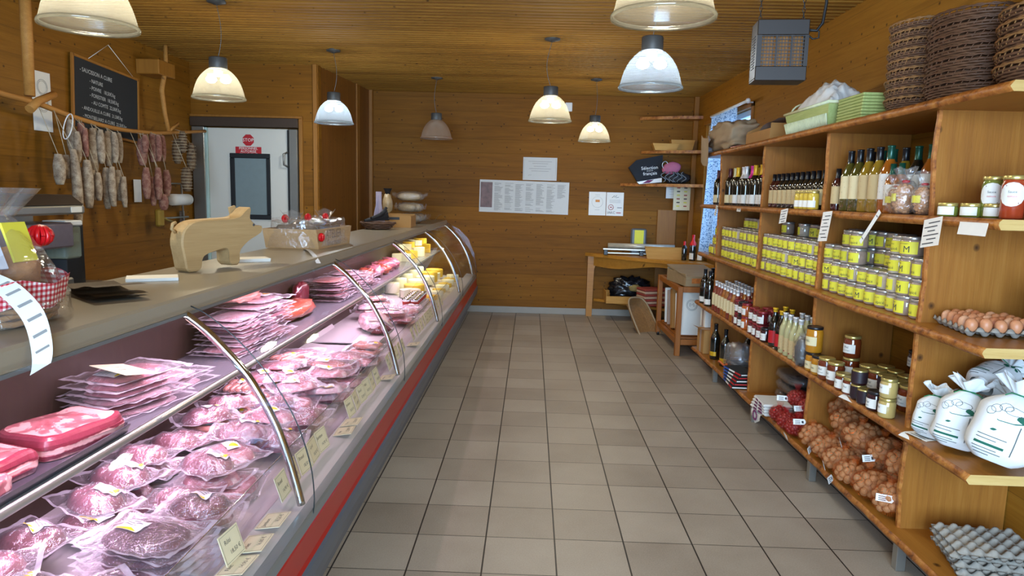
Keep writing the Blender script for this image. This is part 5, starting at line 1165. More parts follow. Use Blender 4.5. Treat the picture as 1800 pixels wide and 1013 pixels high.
for i, (x, y, s, lab) in enumerate(((1.64, 8.92, 1.0, 'small wooden tray in front on the middle corner shelf'), (1.86, 8.985, .9, 'small wooden tray behind on the middle corner shelf'))):
    t = thing('wooden_tray', lab, 'tray', (x, y, 2.134), .0); H_ = .085*s+.06*i; W0, W1 = .13*s, .165*s
    MB().prism([(-W0, 0), (W0, 0), (W1, H_), (-W1, H_)], -.06, -.05, 'y').prism([(-W0, 0), (W0, 0), (W1, H_), (-W1, H_)], .05, .06, 'y').box(-W0, W0, -.05, .05, 0, .008).prism([(W0, 0), (W1, H_), (W1-.01, H_), (W0-.01, 0)], -.05, .05, 'y').prism([(-W0, 0), (-W1, H_), (-W1+.01, H_), (-W0+.01, 0)], -.05, .05, 'y').ob('slats', M['crate_wood'], t)
t = thing('tote_bag', 'black bag with white script lettering leaning on the lowest corner shelf', 'bag', (1.46, 8.90, 1.724), 0, None, (radians(-8), radians(-6), radians(4)))
MB().prism([(-.13, 0), (.16, 0), (.20, .34), (-.14, .30), (-.24, .22)], -.02, .02, 'y').ob('cloth', M['black_cloth'], t)
mb = MB(); mb.prism([(-.13, .0), (.155, 0), (.162, .055), (-.155, .03)], -.022, -.0205, 'y', 0); mb.prism([(-.09, .005), (.0, .005), (.06, .04), (-.02, .04)], -.0225, -.0218, 'y', 1); mb.ob('tricolour_band', [M['paper'], M['purple']], t)
mb = MB()
for s_, z in (('Sélection', .19), ('du terroir', .155), ('français', .12)): put_text(mb, s_, .058 if z != .155 else .02, lambda u, v: (.02+u, -.0212, z+v), 0)
mb.ob('white_lettering', M['paper'], t)
t = thing('pink_purse', 'round pink pouch hanging among dark straps on the lowest corner shelf', 'pouch', (1.77, 8.87, 1.724), 0)
MB().blob((0, 0, .20), (.12, .03, .075), 18, 12, .08, 2, 3, M=Matrix.Rotation(radians(-14), 4, 'Y')).ob('pouch', plain('dusty_pink', 'a8566a', .7), t); MB().tube([(-.13+.035*cos(a), -.01, .23+.045*sin(a)) for a in [2*pi*j/16 for j in range(17)]], .006, 6).ob('ring', M['steel'], t)
M['dark_mesh'] = plain('dark_stuffing', '221d1c', .7, var=.5, vs=25, bump=.5)
t = thing('strap_heap', 'heap of dark straps beside the pink pouch', 'straps', (1.80, 8.90, 1.724), 0)
MB().blob((0, 0, .075), (.17, .07, .075), 22, 14, .3, 3, 3).ob('heap', M['dark_mesh'], t); mb = MB()
for k in range(6): mb.tube([(-.18+.05*k+.03*sin(j*.9+k), -.075-.006*sin(j+k), .02+.016*j) for j in range(9)], .007, 5)
mb.ob('strap', M['grey_metal'], t)
# ================================================================ papers on the back wall
M['poster'] = plain('poster_paper', 'c9c9c6', .6, var=.03); M['photo'] = plain('poster_photo', '6a4a44', .5, var=.8, vs=14); M['ink_lt'] = plain('small_print', '8d8d8c', .8, var=.1); M['red_print'] = plain('red_print', 'a84038', .7, var=0); M['orange_print'] = plain('orange_print', 'd08a48', .7, var=.1)
def sheet(name, x0, x1, z0, z1, lab, cat, mats, fn=None, rz=0.0, y=YB-.003, grp=None):
    w_, h_ = x1-x0, z1-z0; t = thing(name, lab, cat, ((x0+x1)/2, y, (z0+z1)/2), 0, grp, (0, rz, 0))
    MB().box(-w_/2, w_/2, -.001, .002, -h_/2, h_/2).ob('paper', mats[0], t)
    if fn:
        mb = MB(); fn(mb, w_, h_); mb.ob('print', mats[1:], t)
    return t
def R2(mb, x0, x1, z0, z1, m=0, y=-.0016): mb.add([(x0, y, z0), (x1, y, z0), (x1, y, z1), (x0, y, z1)], [(0, 1, 2, 3)], m)
def cert(mb, w_, h_):
    for z, a in ((.09, .15), (.065, .10), (.03, .08), (.0, .14), (-.03, .11)): R2(mb, -a, a, z, z+.004)
    mb.tube([(-.15, -.002, -.09), (-.13, -.002, -.075), (-.12, -.002, -.085), (-.11, -.002, -.075)], .002, 4)
    for q in (-.205, .2): R2(mb, q, q+.002, -.13, .13)
sheet('certificate', -.122, .312, 1.735, 2.024, 'white certificate pinned on the back wall above the long poster', 'certificate', [M['poster'], M['ink_lt']], cert, .005)
def poster(mb, w_, h_):
    R2(mb, -w_/2+.012, -w_/2+.165, -h_/2+.06, h_/2-.03, 1)
    rr = random.Random(3)
    for c in range(7):
        x = -w_/2+.19+c*.135; z = h_/2-.035; lim = -h_/2+(.03 if c < 6 else .2)
        while z > lim:
            if rr.random() > .12: R2(mb, x, x+rr.uniform(.05, .11), z-.0045, z, 0)
            z -= .0105
sheet('price_poster', -.675, .475, 1.31, 1.722, 'long printed price poster with a photo at its left on the back wall', 'poster', [M['poster'], M['ink_lt'], M['photo']], poster, .012)
def p1(mb, w_, h_):
    mb.tube([(.07*cos(a), -.002, .02+.07*sin(a)) for a in [2*pi*j/30 for j in range(31)]], .0012, 4, 0); R2(mb, -.025, .03, .02, .05, 1)
    for z in (.11, -.08): R2(mb, -.03, .03, z, z+.003)
sheet('wall_notice', .737, .954, 1.307, 1.606, 'white notice with an orange motif, left of the two on the back wall', 'notice', [M['paper'], M['ink_lt'], M['orange_print']], p1)
def p2(mb, w_, h_):
    mb.tube([(-.04, -.002, .08), (-.01, -.002, .11), (-.01, -.002, .085), (.02, -.002, .115), (.01, -.002, .08), (.045, -.002, .09)], .003, 4, 0)
    for z in (.05, .035, .02): R2(mb, -.07, .07, z, z+.003, 1)
    mb.tube([(-.05+.032*cos(a), -.002, -.04+.032*sin(a)) for a in [2*pi*j/20 for j in range(21)]], .004, 4, 2); R2(mb, -.065, -.035, -.045, -.035, 2)
    put_text(mb, 'IAKC', .045, lambda u, v: (-.045+u, -.002, -.11+v), 0); R2(mb, .02, .08, -.115, -.105, 2); R2(mb, .03, .09, -.05, -.04, 1)
sheet('wall_notice', .962, 1.181, 1.306, 1.604, 'white notice with black and red marks, right of the two on the back wall', 'notice', [M['paper'], M['ink'], M['ink_lt'], M['red_print']], p2)
def p3(mb, w_, h_):
    for z in (.03, 0, -.03): R2(mb, -.06, .06, z, z+.002)
sheet('wall_notice', 1.713, 1.914, 1.546, 1.71, 'small blank-looking white notice under the lowest corner shelf', 'notice', [M['paper'], M['ink_lt']], p3, y=YB-.026)
def p4(mb, w_, h_):
    for r_ in range(6):
        for c in (-.045, .045):
            z = .12-.046*r_; R2(mb, c-.02, c+.02, z-.006, z+.008, (r_+(c > 0)) % 3)
sheet('wall_notice', 1.80, 2.01, 1.40, 1.72, 'white chart with rows of small coloured pictures beside the window', 'notice', [M['paper_cream'], M['red_print'], M['ink'], M['yellow']], p4, y=YB-.08)
mb = MB().box(-.045, .045, -.02, 0, -.055, .055, c=.006); o = mb.ob('wall_switch', M['white_plastic']); tag(o, 'small white box high on the back wall behind a lamp', 'switch'); o.location = (.435, YB-.001, 2.66)
# ================================================================ left wall: chalkboard, branch rail, sausages
M['branch'] = wood('peeled_branch', '94602a', 'b07a3c', 'c8964e', 'y', 'z', 0, .6, 1, .2)
M['frame_wood'] = wood('board_frame_pine', '8a5a24', 'a06a2c', 'b47c38', 'z', 'y', 0, .5, 1, 0)
bt = thing('chalkboard', 'black chalkboard listing sausage prices on the left wall', 'chalkboard', (XL+.03, 5.835, 2.22), 0, None, (radians(-3.5), 0, 0))
BW, BH = .87, .53
MB().box(-.006, .004, -BW/2, BW/2, -BH/2, BH/2).ob('slate', M['slate'], bt)
fb = MB()
for y0, y1, z0, z1 in ((-BW/2-.012, BW/2+.012, BH/2, BH/2+.02), (-BW/2-.012, BW/2+.012, -BH/2-.02, -BH/2), (-BW/2-.02, -BW/2, -BH/2-.02, BH/2+.02), (BW/2, BW/2+.02, -BH/2-.02, BH/2+.02)): fb.box(-.008, .012, y0, y1, z0, z1, c=.002)
fb.ob('frame', M['frame_wood'], bt)
MB().tube([(.0, -.25, BH/2+.02), (.0, .02, BH/2+.20)], .0022, 5).tube([(.0, .02, BH/2+.20), (.0, .38, BH/2+.02)], .0022, 5).ob('cord', M['white_plastic'], bt)
wr = MB()
for s_, y, z, sz in (('- SAUCISSON A CUIRE', -.36, .185, .046), ('- NATURE', -.24, .12, .042), ('- POIVRE   18,50€/kg', -.24, .065, .042), ('- FORESTIER  18,50€/kg', -.24, .01, .042), ('- AU COMTE  22,00€/kg', -.22, -.045, .042), ('- ANDOUILLE A CUIRE  21,50€/kg', -.34, -.105, .040), ('- MONTBELIARD A CUIRE  22,50€/kg', -.33, -.165, .040)):
    put_text(wr, s_, sz, lambda u, v: (.0052, y+u*.92, z+v+.04*(-u)*.1), 0, 'LEFT')
wr.ob('chalk_writing', M['chalk'], bt)
BXX = -3.33
bp_ = [(-3.33, 4.20, 2.115), (-3.33, 4.42, 2.09), (-3.33, 4.72, 2.072), (-3.33, 5.10, 2.022), (-3.33, 5.58, 1.988), (-3.34, 6.0, 1.995), (-3.35, 6.4, 2.02), (-3.37, 7.22, 2.11)]
bz = spl([(p[1], p[2]) for p in bp_], 28)
def branch_z(y):
    for a, b in zip(bz[:-1], bz[1:]):
        if a.x <= y <= b.x: return a.y+(b.y-a.y)*(y-a.x)/(b.x-a.x)
    return 2.05
t = thing('branch_rail', 'peeled branch hung from posts along the left wall, carrying dry sausages', 'rail', (BXX, 5.5, 2.0))
def bpart(name, mb, m):
    for i, p in enumerate(mb.v): mb.v[i] = (p[0]-BXX, p[1]-5.5, p[2]-2.0)
    return mb.ob(name, m, t)
bpart('branch', MB().tube([(-3.33-.02*max(0, (p.x-6)/.95), p.x, p.y) for p in bz], [.021-.006*i/28 for i in range(29)], 9), M['branch'])
bpart('hanger_post', MB().tube([(-3.35, 4.70, ZC), (-3.345, 4.69, 2.6), (-3.33, 4.66, 2.11)], [.034, .036, .032], 9), M['branch'])
bpart('hanger_post', MB().tube([(-3.36, 6.50, ZC), (-3.36, 6.49, 2.62), (-3.37, 6.42, 2.4), (-3.36, 6.44, 2.2), (-3.345, 6.47, 2.035)], [.018, .02, .022, .02, .018], 8), M['branch'])
bpart('crotch', MB().tube([(-3.31, 4.62, 2.02), (-3.31, 4.70, 2.08), (-3.30, 4.86, 2.15)], [.03, .028, .024], 8).tube([(-3.35, 6.44, 2.02), (-3.33, 6.62, 2.13)], [.016, .011], 7), M['branch'])
bpart('wall_bracket', MB().box(-3.55, -3.34, 6.33, 6.62, 2.53, 2.66, c=.006), M['post'])
M['saus'] = None
def saus_mat(name, a, b, c):
    g = N(name); v = g.co(); f = g.math('ADD', g.math('MULTIPLY', g.noise(v, 24, 4, .6), .75), g.math('MULTIPLY', g.noise(v, 130, 3), .25))
    g.base(g.ramp(f, [(.3, lin(a)), (.48, lin(b)), (.66, lin(c))]), .75, 0, .25); g.bump(g.noise(v, 60, 4), .6, .004); return g.mat
M['saus_g'] = saus_mat('mould_bloomed_sausage', '5e4634', '94806a', 'b5a48c'); M['saus_r'] = saus_mat('reddish_sausage', '5a2e26', '86584a', 'a4836c'); M['saus_d'] = saus_mat('dark_netted_sausage', '2e2018', '5c4632', '8a7254')
M['twine'] = plain('twine', 'b9a88a', .8, var=.1)
SS = [(-3.3,5.009,1.998,0.225,0.0264,'g'),(-3.245,4.992,1.915,0.225,0.0239,'g'),(-3.3,5.127,1.986,0.243,0.0307,'r'),(-3.245,5.09,1.948,0.211,0.0207,'r'),(-3.3,5.267,1.963,0.337,0.0328,'g'),(-3.245,5.274,1.953,0.256,0.0253,'g'),
 (-3.3,5.456,1.956,0.272,0.0314,'g'),(-3.245,5.441,1.949,0.239,0.0235,'g'),(-3.3,5.601,1.955,0.239,0.0201,'g'),(-3.195,4.707,1.741,0.208,0.034,'g'),(-3.25,4.87,1.743,0.168,0.0258,'g'),(-3.195,4.863,1.785,0.611,0.0293,'g'),
 (-3.25,5.021,1.662,0.246,0.0242,'g'),(-3.195,5.011,1.717,0.348,0.0338,'g'),(-3.25,5.156,1.649,0.222,0.0212,'g'),(-3.195,5.131,1.631,0.209,0.0248,'g'),(-3.25,5.324,1.674,0.318,0.0283,'g'),(-3.195,5.313,1.682,0.306,0.0256,'g'),
 (-3.25,5.48,1.661,0.243,0.0291,'g'),(-3.195,5.462,1.61,0.243,0.0224,'g'),(-3.3,5.927,1.935,0.225,0.0369,'r'),(-3.245,5.878,1.967,0.153,0.0253,'r'),(-3.3,6.104,1.992,0.246,0.035,'r'),(-3.245,6.089,1.985,0.231,0.0233,'r'),
 (-3.3,6.266,1.991,0.23,0.0225,'r'),(-3.195,5.788,1.694,0.263,0.0307,'r'),(-3.25,5.982,1.622,0.251,0.026,'r'),(-3.195,5.973,1.701,0.278,0.0288,'r'),(-3.25,6.21,1.687,0.237,0.0314,'r'),(-3.195,6.046,1.473,0.138,0.0351,'r'),
 (-3.3,6.525,1.982,0.232,0.0375,'d'),(-3.245,6.521,2.052,0.2,0.0311,'d'),(-3.25,6.673,1.956,0.269,0.0367,'d'),(-3.195,6.475,1.721,0.224,0.0405,'d')]   # place of the top, length, radius, kind
cnt = {}
for i, (sx_, sy_, sz_, L_, r, k) in enumerate(SS):
    a = Vector((sx_, sy_, sz_)); up = i in (0, 1, 2, 3, 4, 5, 6, 7, 8, 20, 21, 22, 23, 24, 30, 31)
    cl = 'big pale' if i < 20 else ('reddish' if i < 30 else 'dark netted'); key = (cl, up); cnt[key] = cnt.get(key, 0)+1
    nm = 'longest pale dry sausage, reaching far below the others of the big cluster' if i == 11 else f'dry sausage, {ORD[cnt[key]]} from the left in the {"upper" if up else "lower"} row of the {cl} cluster'
    t = thing('dry_sausage', nm, 'sausage', a, 0, 'dry sausages hanging from the branch')
    r *= 1.14
    prof = [(0, 0)]+[(r*(max(.25, sin(pi*(.06+.88*q)))**.38)*(1+.07*noise.noise(Vector((q*6, i*3.3, 0)))), -L_*(.01+.98*q)) for q in [j/18 for j in range(19)]]+[(0, -L_)]
    mb = MB().lathe(prof, 16, wob=lambda an, j: 1+.05*noise.noise(Vector((cos(an)*1.2, sin(an)*1.2, j*.35+i))))
    bend = random.uniform(-.06, .06)*L_; mb.v = [(x, y+bend*sin(pi*min(1, max(0, -z/L_))), z) for x, y, z in mb.v]
    mb.ob('casing', M[{'g': 'saus_g', 'r': 'saus_r', 'd': 'saus_d'}[k]], t)
    tw = MB(); top = branch_z(a.y)-.012-a.z
    tw.tube([(0, 0, -.006), (BXX+.016-a.x, 0, max(.012, top))], .0022, 5)
    if k == 'd':
        for j in range(7): z = -L_*(.12+.125*j); tw.tube([((r*1.06)*cos(q), (r*1.06)*sin(q)+bend*sin(pi*-z/L_), z) for q in [2*pi*m_/12 for m_ in range(13)]], .0022, 4)
    tw.ob('string', M['twine'], t)
lp = MB(); a = Vector((-3.23, 4.923, 1.93))
lp.tube([(.03*cos(q), .035*sin(q), .10*sin(q)*.9) for q in [2*pi*j/18 for j in range(19)]], .004, 6); o = lp.ob('string_loop', M['white_plastic']); tag(o, 'white string loop hanging on the branch before the big sausage cluster', 'string'); o.location = (a.x-.03, a.y, a.z+.01)
def wall_sheet(name, lab, cat, y, z, w_, h_, m, rot=0.0, x=XL+.004, fn=None):
    t = thing(name, lab, cat, (x, y, z), 0, None, (rot, 0, 0)); MB().grid(6, 6, lambda u, v: (.002+.012*v*v*0+.006*sin(u*3)*(1-v), (u-.5)*w_, (v-.5)*h_)).ob('paper', m, t)
    if fn: mb = MB(); fn(mb); mb.ob('print', M['ink_lt'], t)
    return t
def circ(mb):
    for z in (.10, -.02):
        for r in (.055, .045): mb.tube([(.010, r*cos(2*pi*j/20), z+r*sin(2*pi*j/20)) for j in range(21)], .0012, 4)
wall_sheet('wall_notice', 'white notice with two printed circles behind the branch on the left wall', 'notice', 5.08, 2.125, .20, .42, M['paper'], 0, XL+.004, circ)
wall_sheet('wall_notice', 'small white curled slip between the two sausage clusters on the left wall', 'notice', 6.235, 1.495, .12, .20, M['paper'], 0, XL+.02)
# towel roll and knife rail beside the door
t = thing('wall_rack', 'steel wall rack with a white paper roll beside the cold-room door', 'rack', (XL+.02, 6.85, 1.40))
MB().tube([(.02, -.28, .17), (.02, .12, .17)], .008, 8).tube([(.04, .10, .17), (.04, .12, -.20)], .010, 8).tube([(.05, -.40, -.16), (.05, .20, -.16)], .010, 8).box(.0, .03, .12, .17, -.23, -.10, c=.004).tube([(.0, -.28, .17), (.02, -.28, .17)], .008, 6).tube([(.0, .1, -.16), (.05, .1, -.16)], .008, 6).ob('frame', M['steel'], t)
MB().lathe([(0, -.16), (.055, -.16), (.055, .16), (0, .16)], 20, M=Matrix.Translation((.09, -.03, .015)) @ Matrix.Rotation(pi/2, 4, 'X')).ob('paper_roll', M['paper'], t)
t = thing('yellow_brush', 'yellow-handled brush hanging on the steel wall rack', 'brush', (XL+.10, 6.44, 1.245))
MB().box(-.02, .03, -.055, .045, -.075, .085, c=.015).ob('brush_head', plain('ochre_brush', '9a7a24', .6), t); MB().tube([(.0, .045, .01), (.0, .14, -.02), (.0, .30, -.055)], .012, 7).ob('handle', plain('ochre_handle', '8f7530', .5), t)
# ================================================================ back counter with scale
t = thing('back_counter', 'work counter along the left wall behind the display case', 'counter', (-3.1, 3.9, 0))
MB().box(-.43, .38, -2.3, 1.0, .0, .82, c=.004).ob('cabinet', M['case_body'], t); MB().box(-.44, .40, -2.32, 1.02, .82, .86, c=.006).ob('worktop', M['steel'], t)
t = thing('shop_scale', 'steel shop scale with a dark hood and red digits, at the left edge', 'scale', (-2.98, 3.90, .861))
MB().box(-.22, .22, -.25, .25, .02, .12, c=.01).box(-.20, -.05, -.10, .10, .12, .30, c=.01).ob('base', M['steel'], t)
MB().box(-.20, .20, -.36, .30, .30, .45, c=.012).ob('display_body', plain('scale_mauve_steel', '8d8088', .3, .6), t)
MB().box(-.22, .24, -.40, .36, .50, .555, c=.012).box(-.18, -.05, -.3, .3, .44, .51).ob('hood_front', M['steel'], t); MB().prism([(-.22, .556), (.235, .556), (.16, .615), (-.20, .615)], -.39, .35, 'y').ob('hood_top', plain('scale_dark_top', '3a2f28', .35, .3), t)
MB().box(.2005, .203, .00, .09, .385, .425).ob('digit_window', M['black_plastic'], t); mb = MB(); put_text(mb, '0,0', .03, lambda u, v: (.2036, .045+u, .405+v), 0); mb.ob('red_digits', glow('red_digits', 'ff3020', 2.5), t)
MB().box(.2405, .243, .22, .32, .512, .545).ob('sticker', M['l_white'], t)
t = thing('clear_canister', 'clear plastic canister with a white lid beside the scale', 'canister', (-2.92, 4.30, .861)); MB().box(-.07, .07, -.075, .075, .22, .42, c=.01).ob('body', clear('canister_plastic', (.85, .9, .85), .12, .1, .25, 'b8bfae'), t); MB().box(-.078, .078, -.083, .083, .42, .455, c=.008).ob('lid', M['white_plastic'], t); MB().box(-.06, .06, -.065, .065, 0.0, .219, c=.004).ob('stand', M['black_plastic'], t)
t = thing('black_device', 'black printer box behind the clear canister', 'printer', (-3.14, 4.50, .861)); MB().box(-.13, .13, -.15, .15, 0, .42, c=.012).ob('housing', M['black_plastic'], t); MB().box(.1305, .133, -.09, .09, .30, .36).ob('paper_slot', M['grey_metal'], t)
# ================================================================ things standing on the display counter
CZ = 1.2005
M['pig_wood'] = wood('pig_beech', '93744c', 'ab8c60', 'bfa274', 'y', 'z', 0, .55, 1.4, .12)
# carved board pig, outline in (along, up)
pig = [(.0, .0), (.062, .0), (.070, .055), (.10, .070), (.19, .085), (.215, .080), (.215, .012), (.272, .012), (.275, .07), (.30, .095), (.335, .118), (.375, .135), (.405, .150), (.408, .175), (.385, .180), (.372, .178), (.345, .200), (.335, .215), (.345, .262), (.318, .252), (.285, .222), (.24, .214), (.15, .212), (.06, .208), (.02, .195), (-.012, .165), (-.022, .12), (-.012, .07)]
sm_ = []
for i in range(len(pig)):                      # rounded outline
    p0, p1, p2 = Vector(pig[i-1]), Vector(pig[i]), Vector(pig[(i+1) % len(pig)])
    for f in (.75, 1.0): sm_.append(p0.lerp(p1, f)) if f < 1 else sm_.append(p1*.8+(p0+p2)*.1)
    sm_.append(p1.lerp(p2, .25))
pg = thing('wooden_pig', 'carved wooden pig board standing on the display counter', 'wooden pig', (-1.40, 2.76, CZ), radians(66))
def pig_part(mb, th):
    c = .006; n = len(sm_); ctr = Vector((.18, .12)); ins = [p+(ctr-p).normalized()*c for p in sm_]; vs = []
    for off, ring in ((-th/2, ins), (-th/2+c, sm_), (th/2-c, sm_), (th/2, ins)): vs += [(p.x, off, p.y) for p in ring]
    mb.add(vs, [list(range(n)), list(range(4*n-1, 3*n-1, -1))]+[(k*n+i, (k+1)*n+i, (k+1)*n+(i+1) % n, k*n+(i+1) % n) for k in range(3) for i in range(n)])
mb = MB(); pig_part(mb, .075); mb.ob('body', wood('pig_beech_x', '93744c', 'ab8c60', 'bfa274', 'x', 'z', 0, .55, 1.4, .12), pg)
MB().tube([(-.018, 0, .16), (-.035, 0, .175), (-.030, 0, .195), (-.015, 0, .20)], .007, 7).ob('tail', M['pig_wood'], pg)
MB().prism([(.055, -.0), (.0, .0), (-.012, .052), (.02, .060)], .0376, .046, 'y').ob('ear', M['pig_wood'], pg)
KIDS[pg][-1].location = (.30, 0, .205)
mb = MB().blob((.352, -.0385, .182), (.006, .003, .006), 8, 6); mb.ob('eye', M['ink'], pg)
def leaflets(x, y, rz, lab, n=3):
    t = thing('leaflet_stack', lab, 'leaflets', (x, y, CZ), rz)
    for k in range(n): MB().box(-.055+.003*k, .055+.003*k, -.085, .085, .004*k, .004*k+.0035).ob('leaflet', M['paper'], t)
leaflets(-1.385, 2.52, radians(-62), 'thin stack of white leaflets on the counter left of the pig')
leaflets(-1.33, 3.27, radians(-55), 'white leaflets under the snout of the wooden pig', 4)
M['bag_brown'] = plain('dark_wrap', '4a3a26', .35, var=.5, vs=14, bump=.5, bs=20)
t = thing('paper_bag_stack', 'flat stack of dark wrapped paper bags behind the gingham basket', 'paper bags', (-1.335, 2.13, CZ), radians(-38))
for k in range(3): MB().grid(14, 6, lambda u, v: (-.10+.26*u, -.075+.15*v, .006+.010*k+.022*u*u*(k == 2)+.004*sin(u*8+k)), 0).ob('bag', M['bag_brown'], t)
# gingham gift basket at the left edge
def gingham():
    g = N('red_gingham'); X = g.sep(g.co()); a = g.math('LESS_THAN', g.math('FRACT', g.math('MULTIPLY', g.math('ADD', X[0], X[1]), 62)), .5); b = g.math('LESS_THAN', g.math('FRACT', g.math('MULTIPLY', X[2], 75)), .5)
    f = g.math('MULTIPLY', g.math('ADD', a, b), .5); g.base(g.ramp(f, [(0, lin('e2dcd8')), (.5, lin('c86a70')), (1, lin('a81824'))], 'CONSTANT'), .8); 
    return g.mat
M['gingham'] = gingham()
t = thing('gift_basket', 'cellophane gift basket with red gingham cloth at the left edge of the counter', 'gift basket', (-1.33, 1.66, CZ+.003), radians(12))
mb = MB()
for k in range(4): mb.tube([((.135+.006*k)*cos(2*pi*j/48), (.165+.007*k)*sin(2*pi*j/48), .010+.016*k+.003*sin(j*1.57+k*pi)) for j in range(49)], .0085, 5, 0, False)
mb.lathe([(0, .002), (.95, .002), (1.05, .07)], 40, sx=.135, sy=.16); mb.ob('wicker', M['wicker_lt'], t)
MB().grid(60, 6, lambda u, v: ((.160+.014*v+.005*sin(u*60))*cos(2*pi*u), (.193+.014*v+.005*sin(u*60))*sin(2*pi*u), .045+.062*v+.008*sin(u*2*pi*7)), 0, cu=True).ob('gingham_cloth', M['gingham'], t)
mb = MB().blob((-.03, -.04, .12), (.085, .09, .06), 16, 10, .25, 3, 1).blob((.03, .06, .12), (.07, .07, .055), 14, 9, .2, 3, 2); mb.ob('packed_goods', M['granola'], t)
MB().box(-.035, .04, -.003, .003, 0, .10, M=Matrix.Translation((.085, .02, .145)) @ Matrix.Rotation(radians(75), 4, 'Z') @ Matrix.Rotation(radians(-18), 4, 'X')).ob('yellow_card', M['yellow'], t)
MB().box(-.035, .03, -.003, .003, 0, .07, M=Matrix.Translation((.07, -.09, .135)) @ Matrix.Rotation(radians(60), 4, 'Z') @ Matrix.Rotation(radians(-25), 4, 'X')).ob('blue_white_card', M['lilac_plastic'], t)
ce = MB().grid(40, 14, lambda u, v: ((.178*(1-.82*v**1.6)+.012*noise.noise(Vector((u*14, v*6, 1))))*cos(2*pi*u), (.212*(1-.82*v**1.6)+.012*noise.noise(Vector((u*14, v*6, 5))))*sin(2*pi*u)+.05*v, .01+.25*v+.01*noise.noise(Vector((u*10, v*9, 8)))), 0, cu=True)
ce.grid(24, 4, lambda u, v: ((.03+.06*v+.02*sin(u*2*pi*6))*cos(2*pi*u), .05+(.03+.06*v+.02*sin(u*2*pi*6))*sin(2*pi*u), .255+.07*v), 0, cu=True); ce.ob('cellophane', M['cello'], t)
mb = MB()
for k in range(7): a = k*.9; mb.tube([(.06+.028*cos(q)*cos(a), .16+.028*cos(q)*sin(a), .20+.024*sin(q)) for q in [2*pi*j/12 for j in range(13)]], .006, 5, 0, False)
mb.ob('red_bow', M['red'], t)
# long printed strips curling over the counter edge
def strip_tape(x, y, rz, L_, w_, lab, drop=.06, m='paper', printed=True, lift=.04):
    t = thing('paper_strip', lab, 'paper strip', (x, y, CZ), rz, 'paper strips curling over the counter edge')
    f = lambda u, v: (L_*u, (v-.5)*w_, lift*sin(pi*min(1, u*1.25))*(1-.25*u)+.001-(drop*max(0, (u-.72)/.28)**1.4))
    MB().grid(18, 2, f).ob('strip', M[m], t)
    if printed:
        mb = MB()
        for j in range(9):
            u0 = .12+.09*j; a = Vector(f(u0, .15)); b = Vector(f(u0+.012, .15)); c = Vector(f(u0+.012, .75)); d = Vector(f(u0, .75))
            mb.add([p+Vector((0, 0, .0012)) for p in (a, b, c, d)], [(0, 1, 2, 3)])
        mb.ob('print', M['ink_lt'], t)
t = thing('paper_strip', 'white printed paper strip hanging from the gingham basket over the counter edge', 'paper strip', (-1.178, 1.50, 1.204))
cp = spl([(-.13, .13), (-.05, .118), (.02, .095), (.085, .045), (.118, -.02), (.13, -.06)], 20); yy = [.075-.13*i/20 for i in range(21)]
MB().grid(20, 2, lambda u, v: (cp[round(u*20)].x+.012*(v-.5), yy[round(u*20)]+(v-.5)*.05, cp[round(u*20)].y+.016*(v-.5))).ob('strip', M['paper'], t)
mb = MB()
for j in range(4, 17, 2):
    q = lambda k, v: Vector((cp[k].x+.012*(v-.5)+.001, yy[k]+(v-.5)*.05, cp[k].y+.016*(v-.5)+.0012)); a_, b_ = q(j, .15), q(j, .8); d_ = (cp[j+1]-cp[j])*.35; o_ = Vector((d_.x, 0, d_.y)); mb.add([a_, b_, b_+o_, a_+o_], [(0, 1, 2, 3)])
mb.ob('print', M['ink_lt'], t)
t_ = strip_tape(-1.30, 4.0, radians(-66), .62, .022, 'pale ribbon strip trailing from the red-bowed crate over the edge', .02, 'lilac_plastic', False, .012)
strip_tape(-1.25, 6.10, radians(12), .24, .06, 'clear plastic strip bent over the edge before the dark wicker bowl', .05, 'cello', False, .02)
strip_tape(-1.22, 7.75, radians(10), .20, .05, 'white plastic strip standing at the edge near the end of the counter', .05, 'white_plastic', False, .06)
strip_tape(-1.20, 8.75, radians(10), .18, .05, 'white plastic strip at the very end of the counter', .05, 'white_plastic', False, .08)
# wooden gift crate with red bows
t = thing('gift_crate', 'long wooden crate of gifts in cellophane with red bows on the counter', 'gift crate', (-1.365, 4.30, CZ), radians(90-4))
P0, P1, PH = .27, .31, .115
cr = MB()
for s in (-1, 1): cr.prism([(-P0, 0), (P0, 0), (P1, PH), (-P1, PH)], s*.155-.005, s*.155+.005, 'y')
for s in (-1, 1): cr.prism([(s*P0, 0), (s*P1, PH), (s*(P1-.012), PH), (s*(P0-.012), 0)], -.15, .15, 'y')
cr.box(-P0, P0, -.15, .15, 0, .008); cr.ob('slats', wood('pale_gift_crate', 'a3825c', 'b8966c', 'c8a880', 'x', 'z', 0, .55, 1.5, .05), t)
mb = MB(); put_text(mb, 'ATELIER', .075, lambda u, v: (-.02+u, -.1612, .078+v), 0); put_text(mb, 'Gourmand', .055, lambda u, v: (-.02+u, -.1612, .028+v), 0); mb.ob('burnt_lettering', plain('burnt_mark', '7a6048', .8), t)
mb = MB().box(-.22, .22, -.12, .12, .09, .135, c=.012).blob((.1, 0, .13), (.09, .06, .03), 14, 9, .2).blob((-.12, .0, .13), (.09, .06, .028), 14, 9, .2, 3, 4); mb.ob('packed_goods', plain('silver_brown_packs', '7d6c5a', .2, .4, var=.5, vs=30), t)
ce = MB().grid(40, 8, lambda u, v: ((.325+.012*noise.noise(Vector((u*12, v*5, 1)))-.02*v)*(abs(cos(2*pi*u))**.5)*(1 if cos(2*pi*u) > 0 else -1), (.172+.012*noise.noise(Vector((u*12, v*5, 4)))-.02*v)*(abs(sin(2*pi*u))**.5)*(1 if sin(2*pi*u) > 0 else -1), .012+.16*v+.012*noise.noise(Vector((u*9, v*6, 7)))), 0, cu=True)
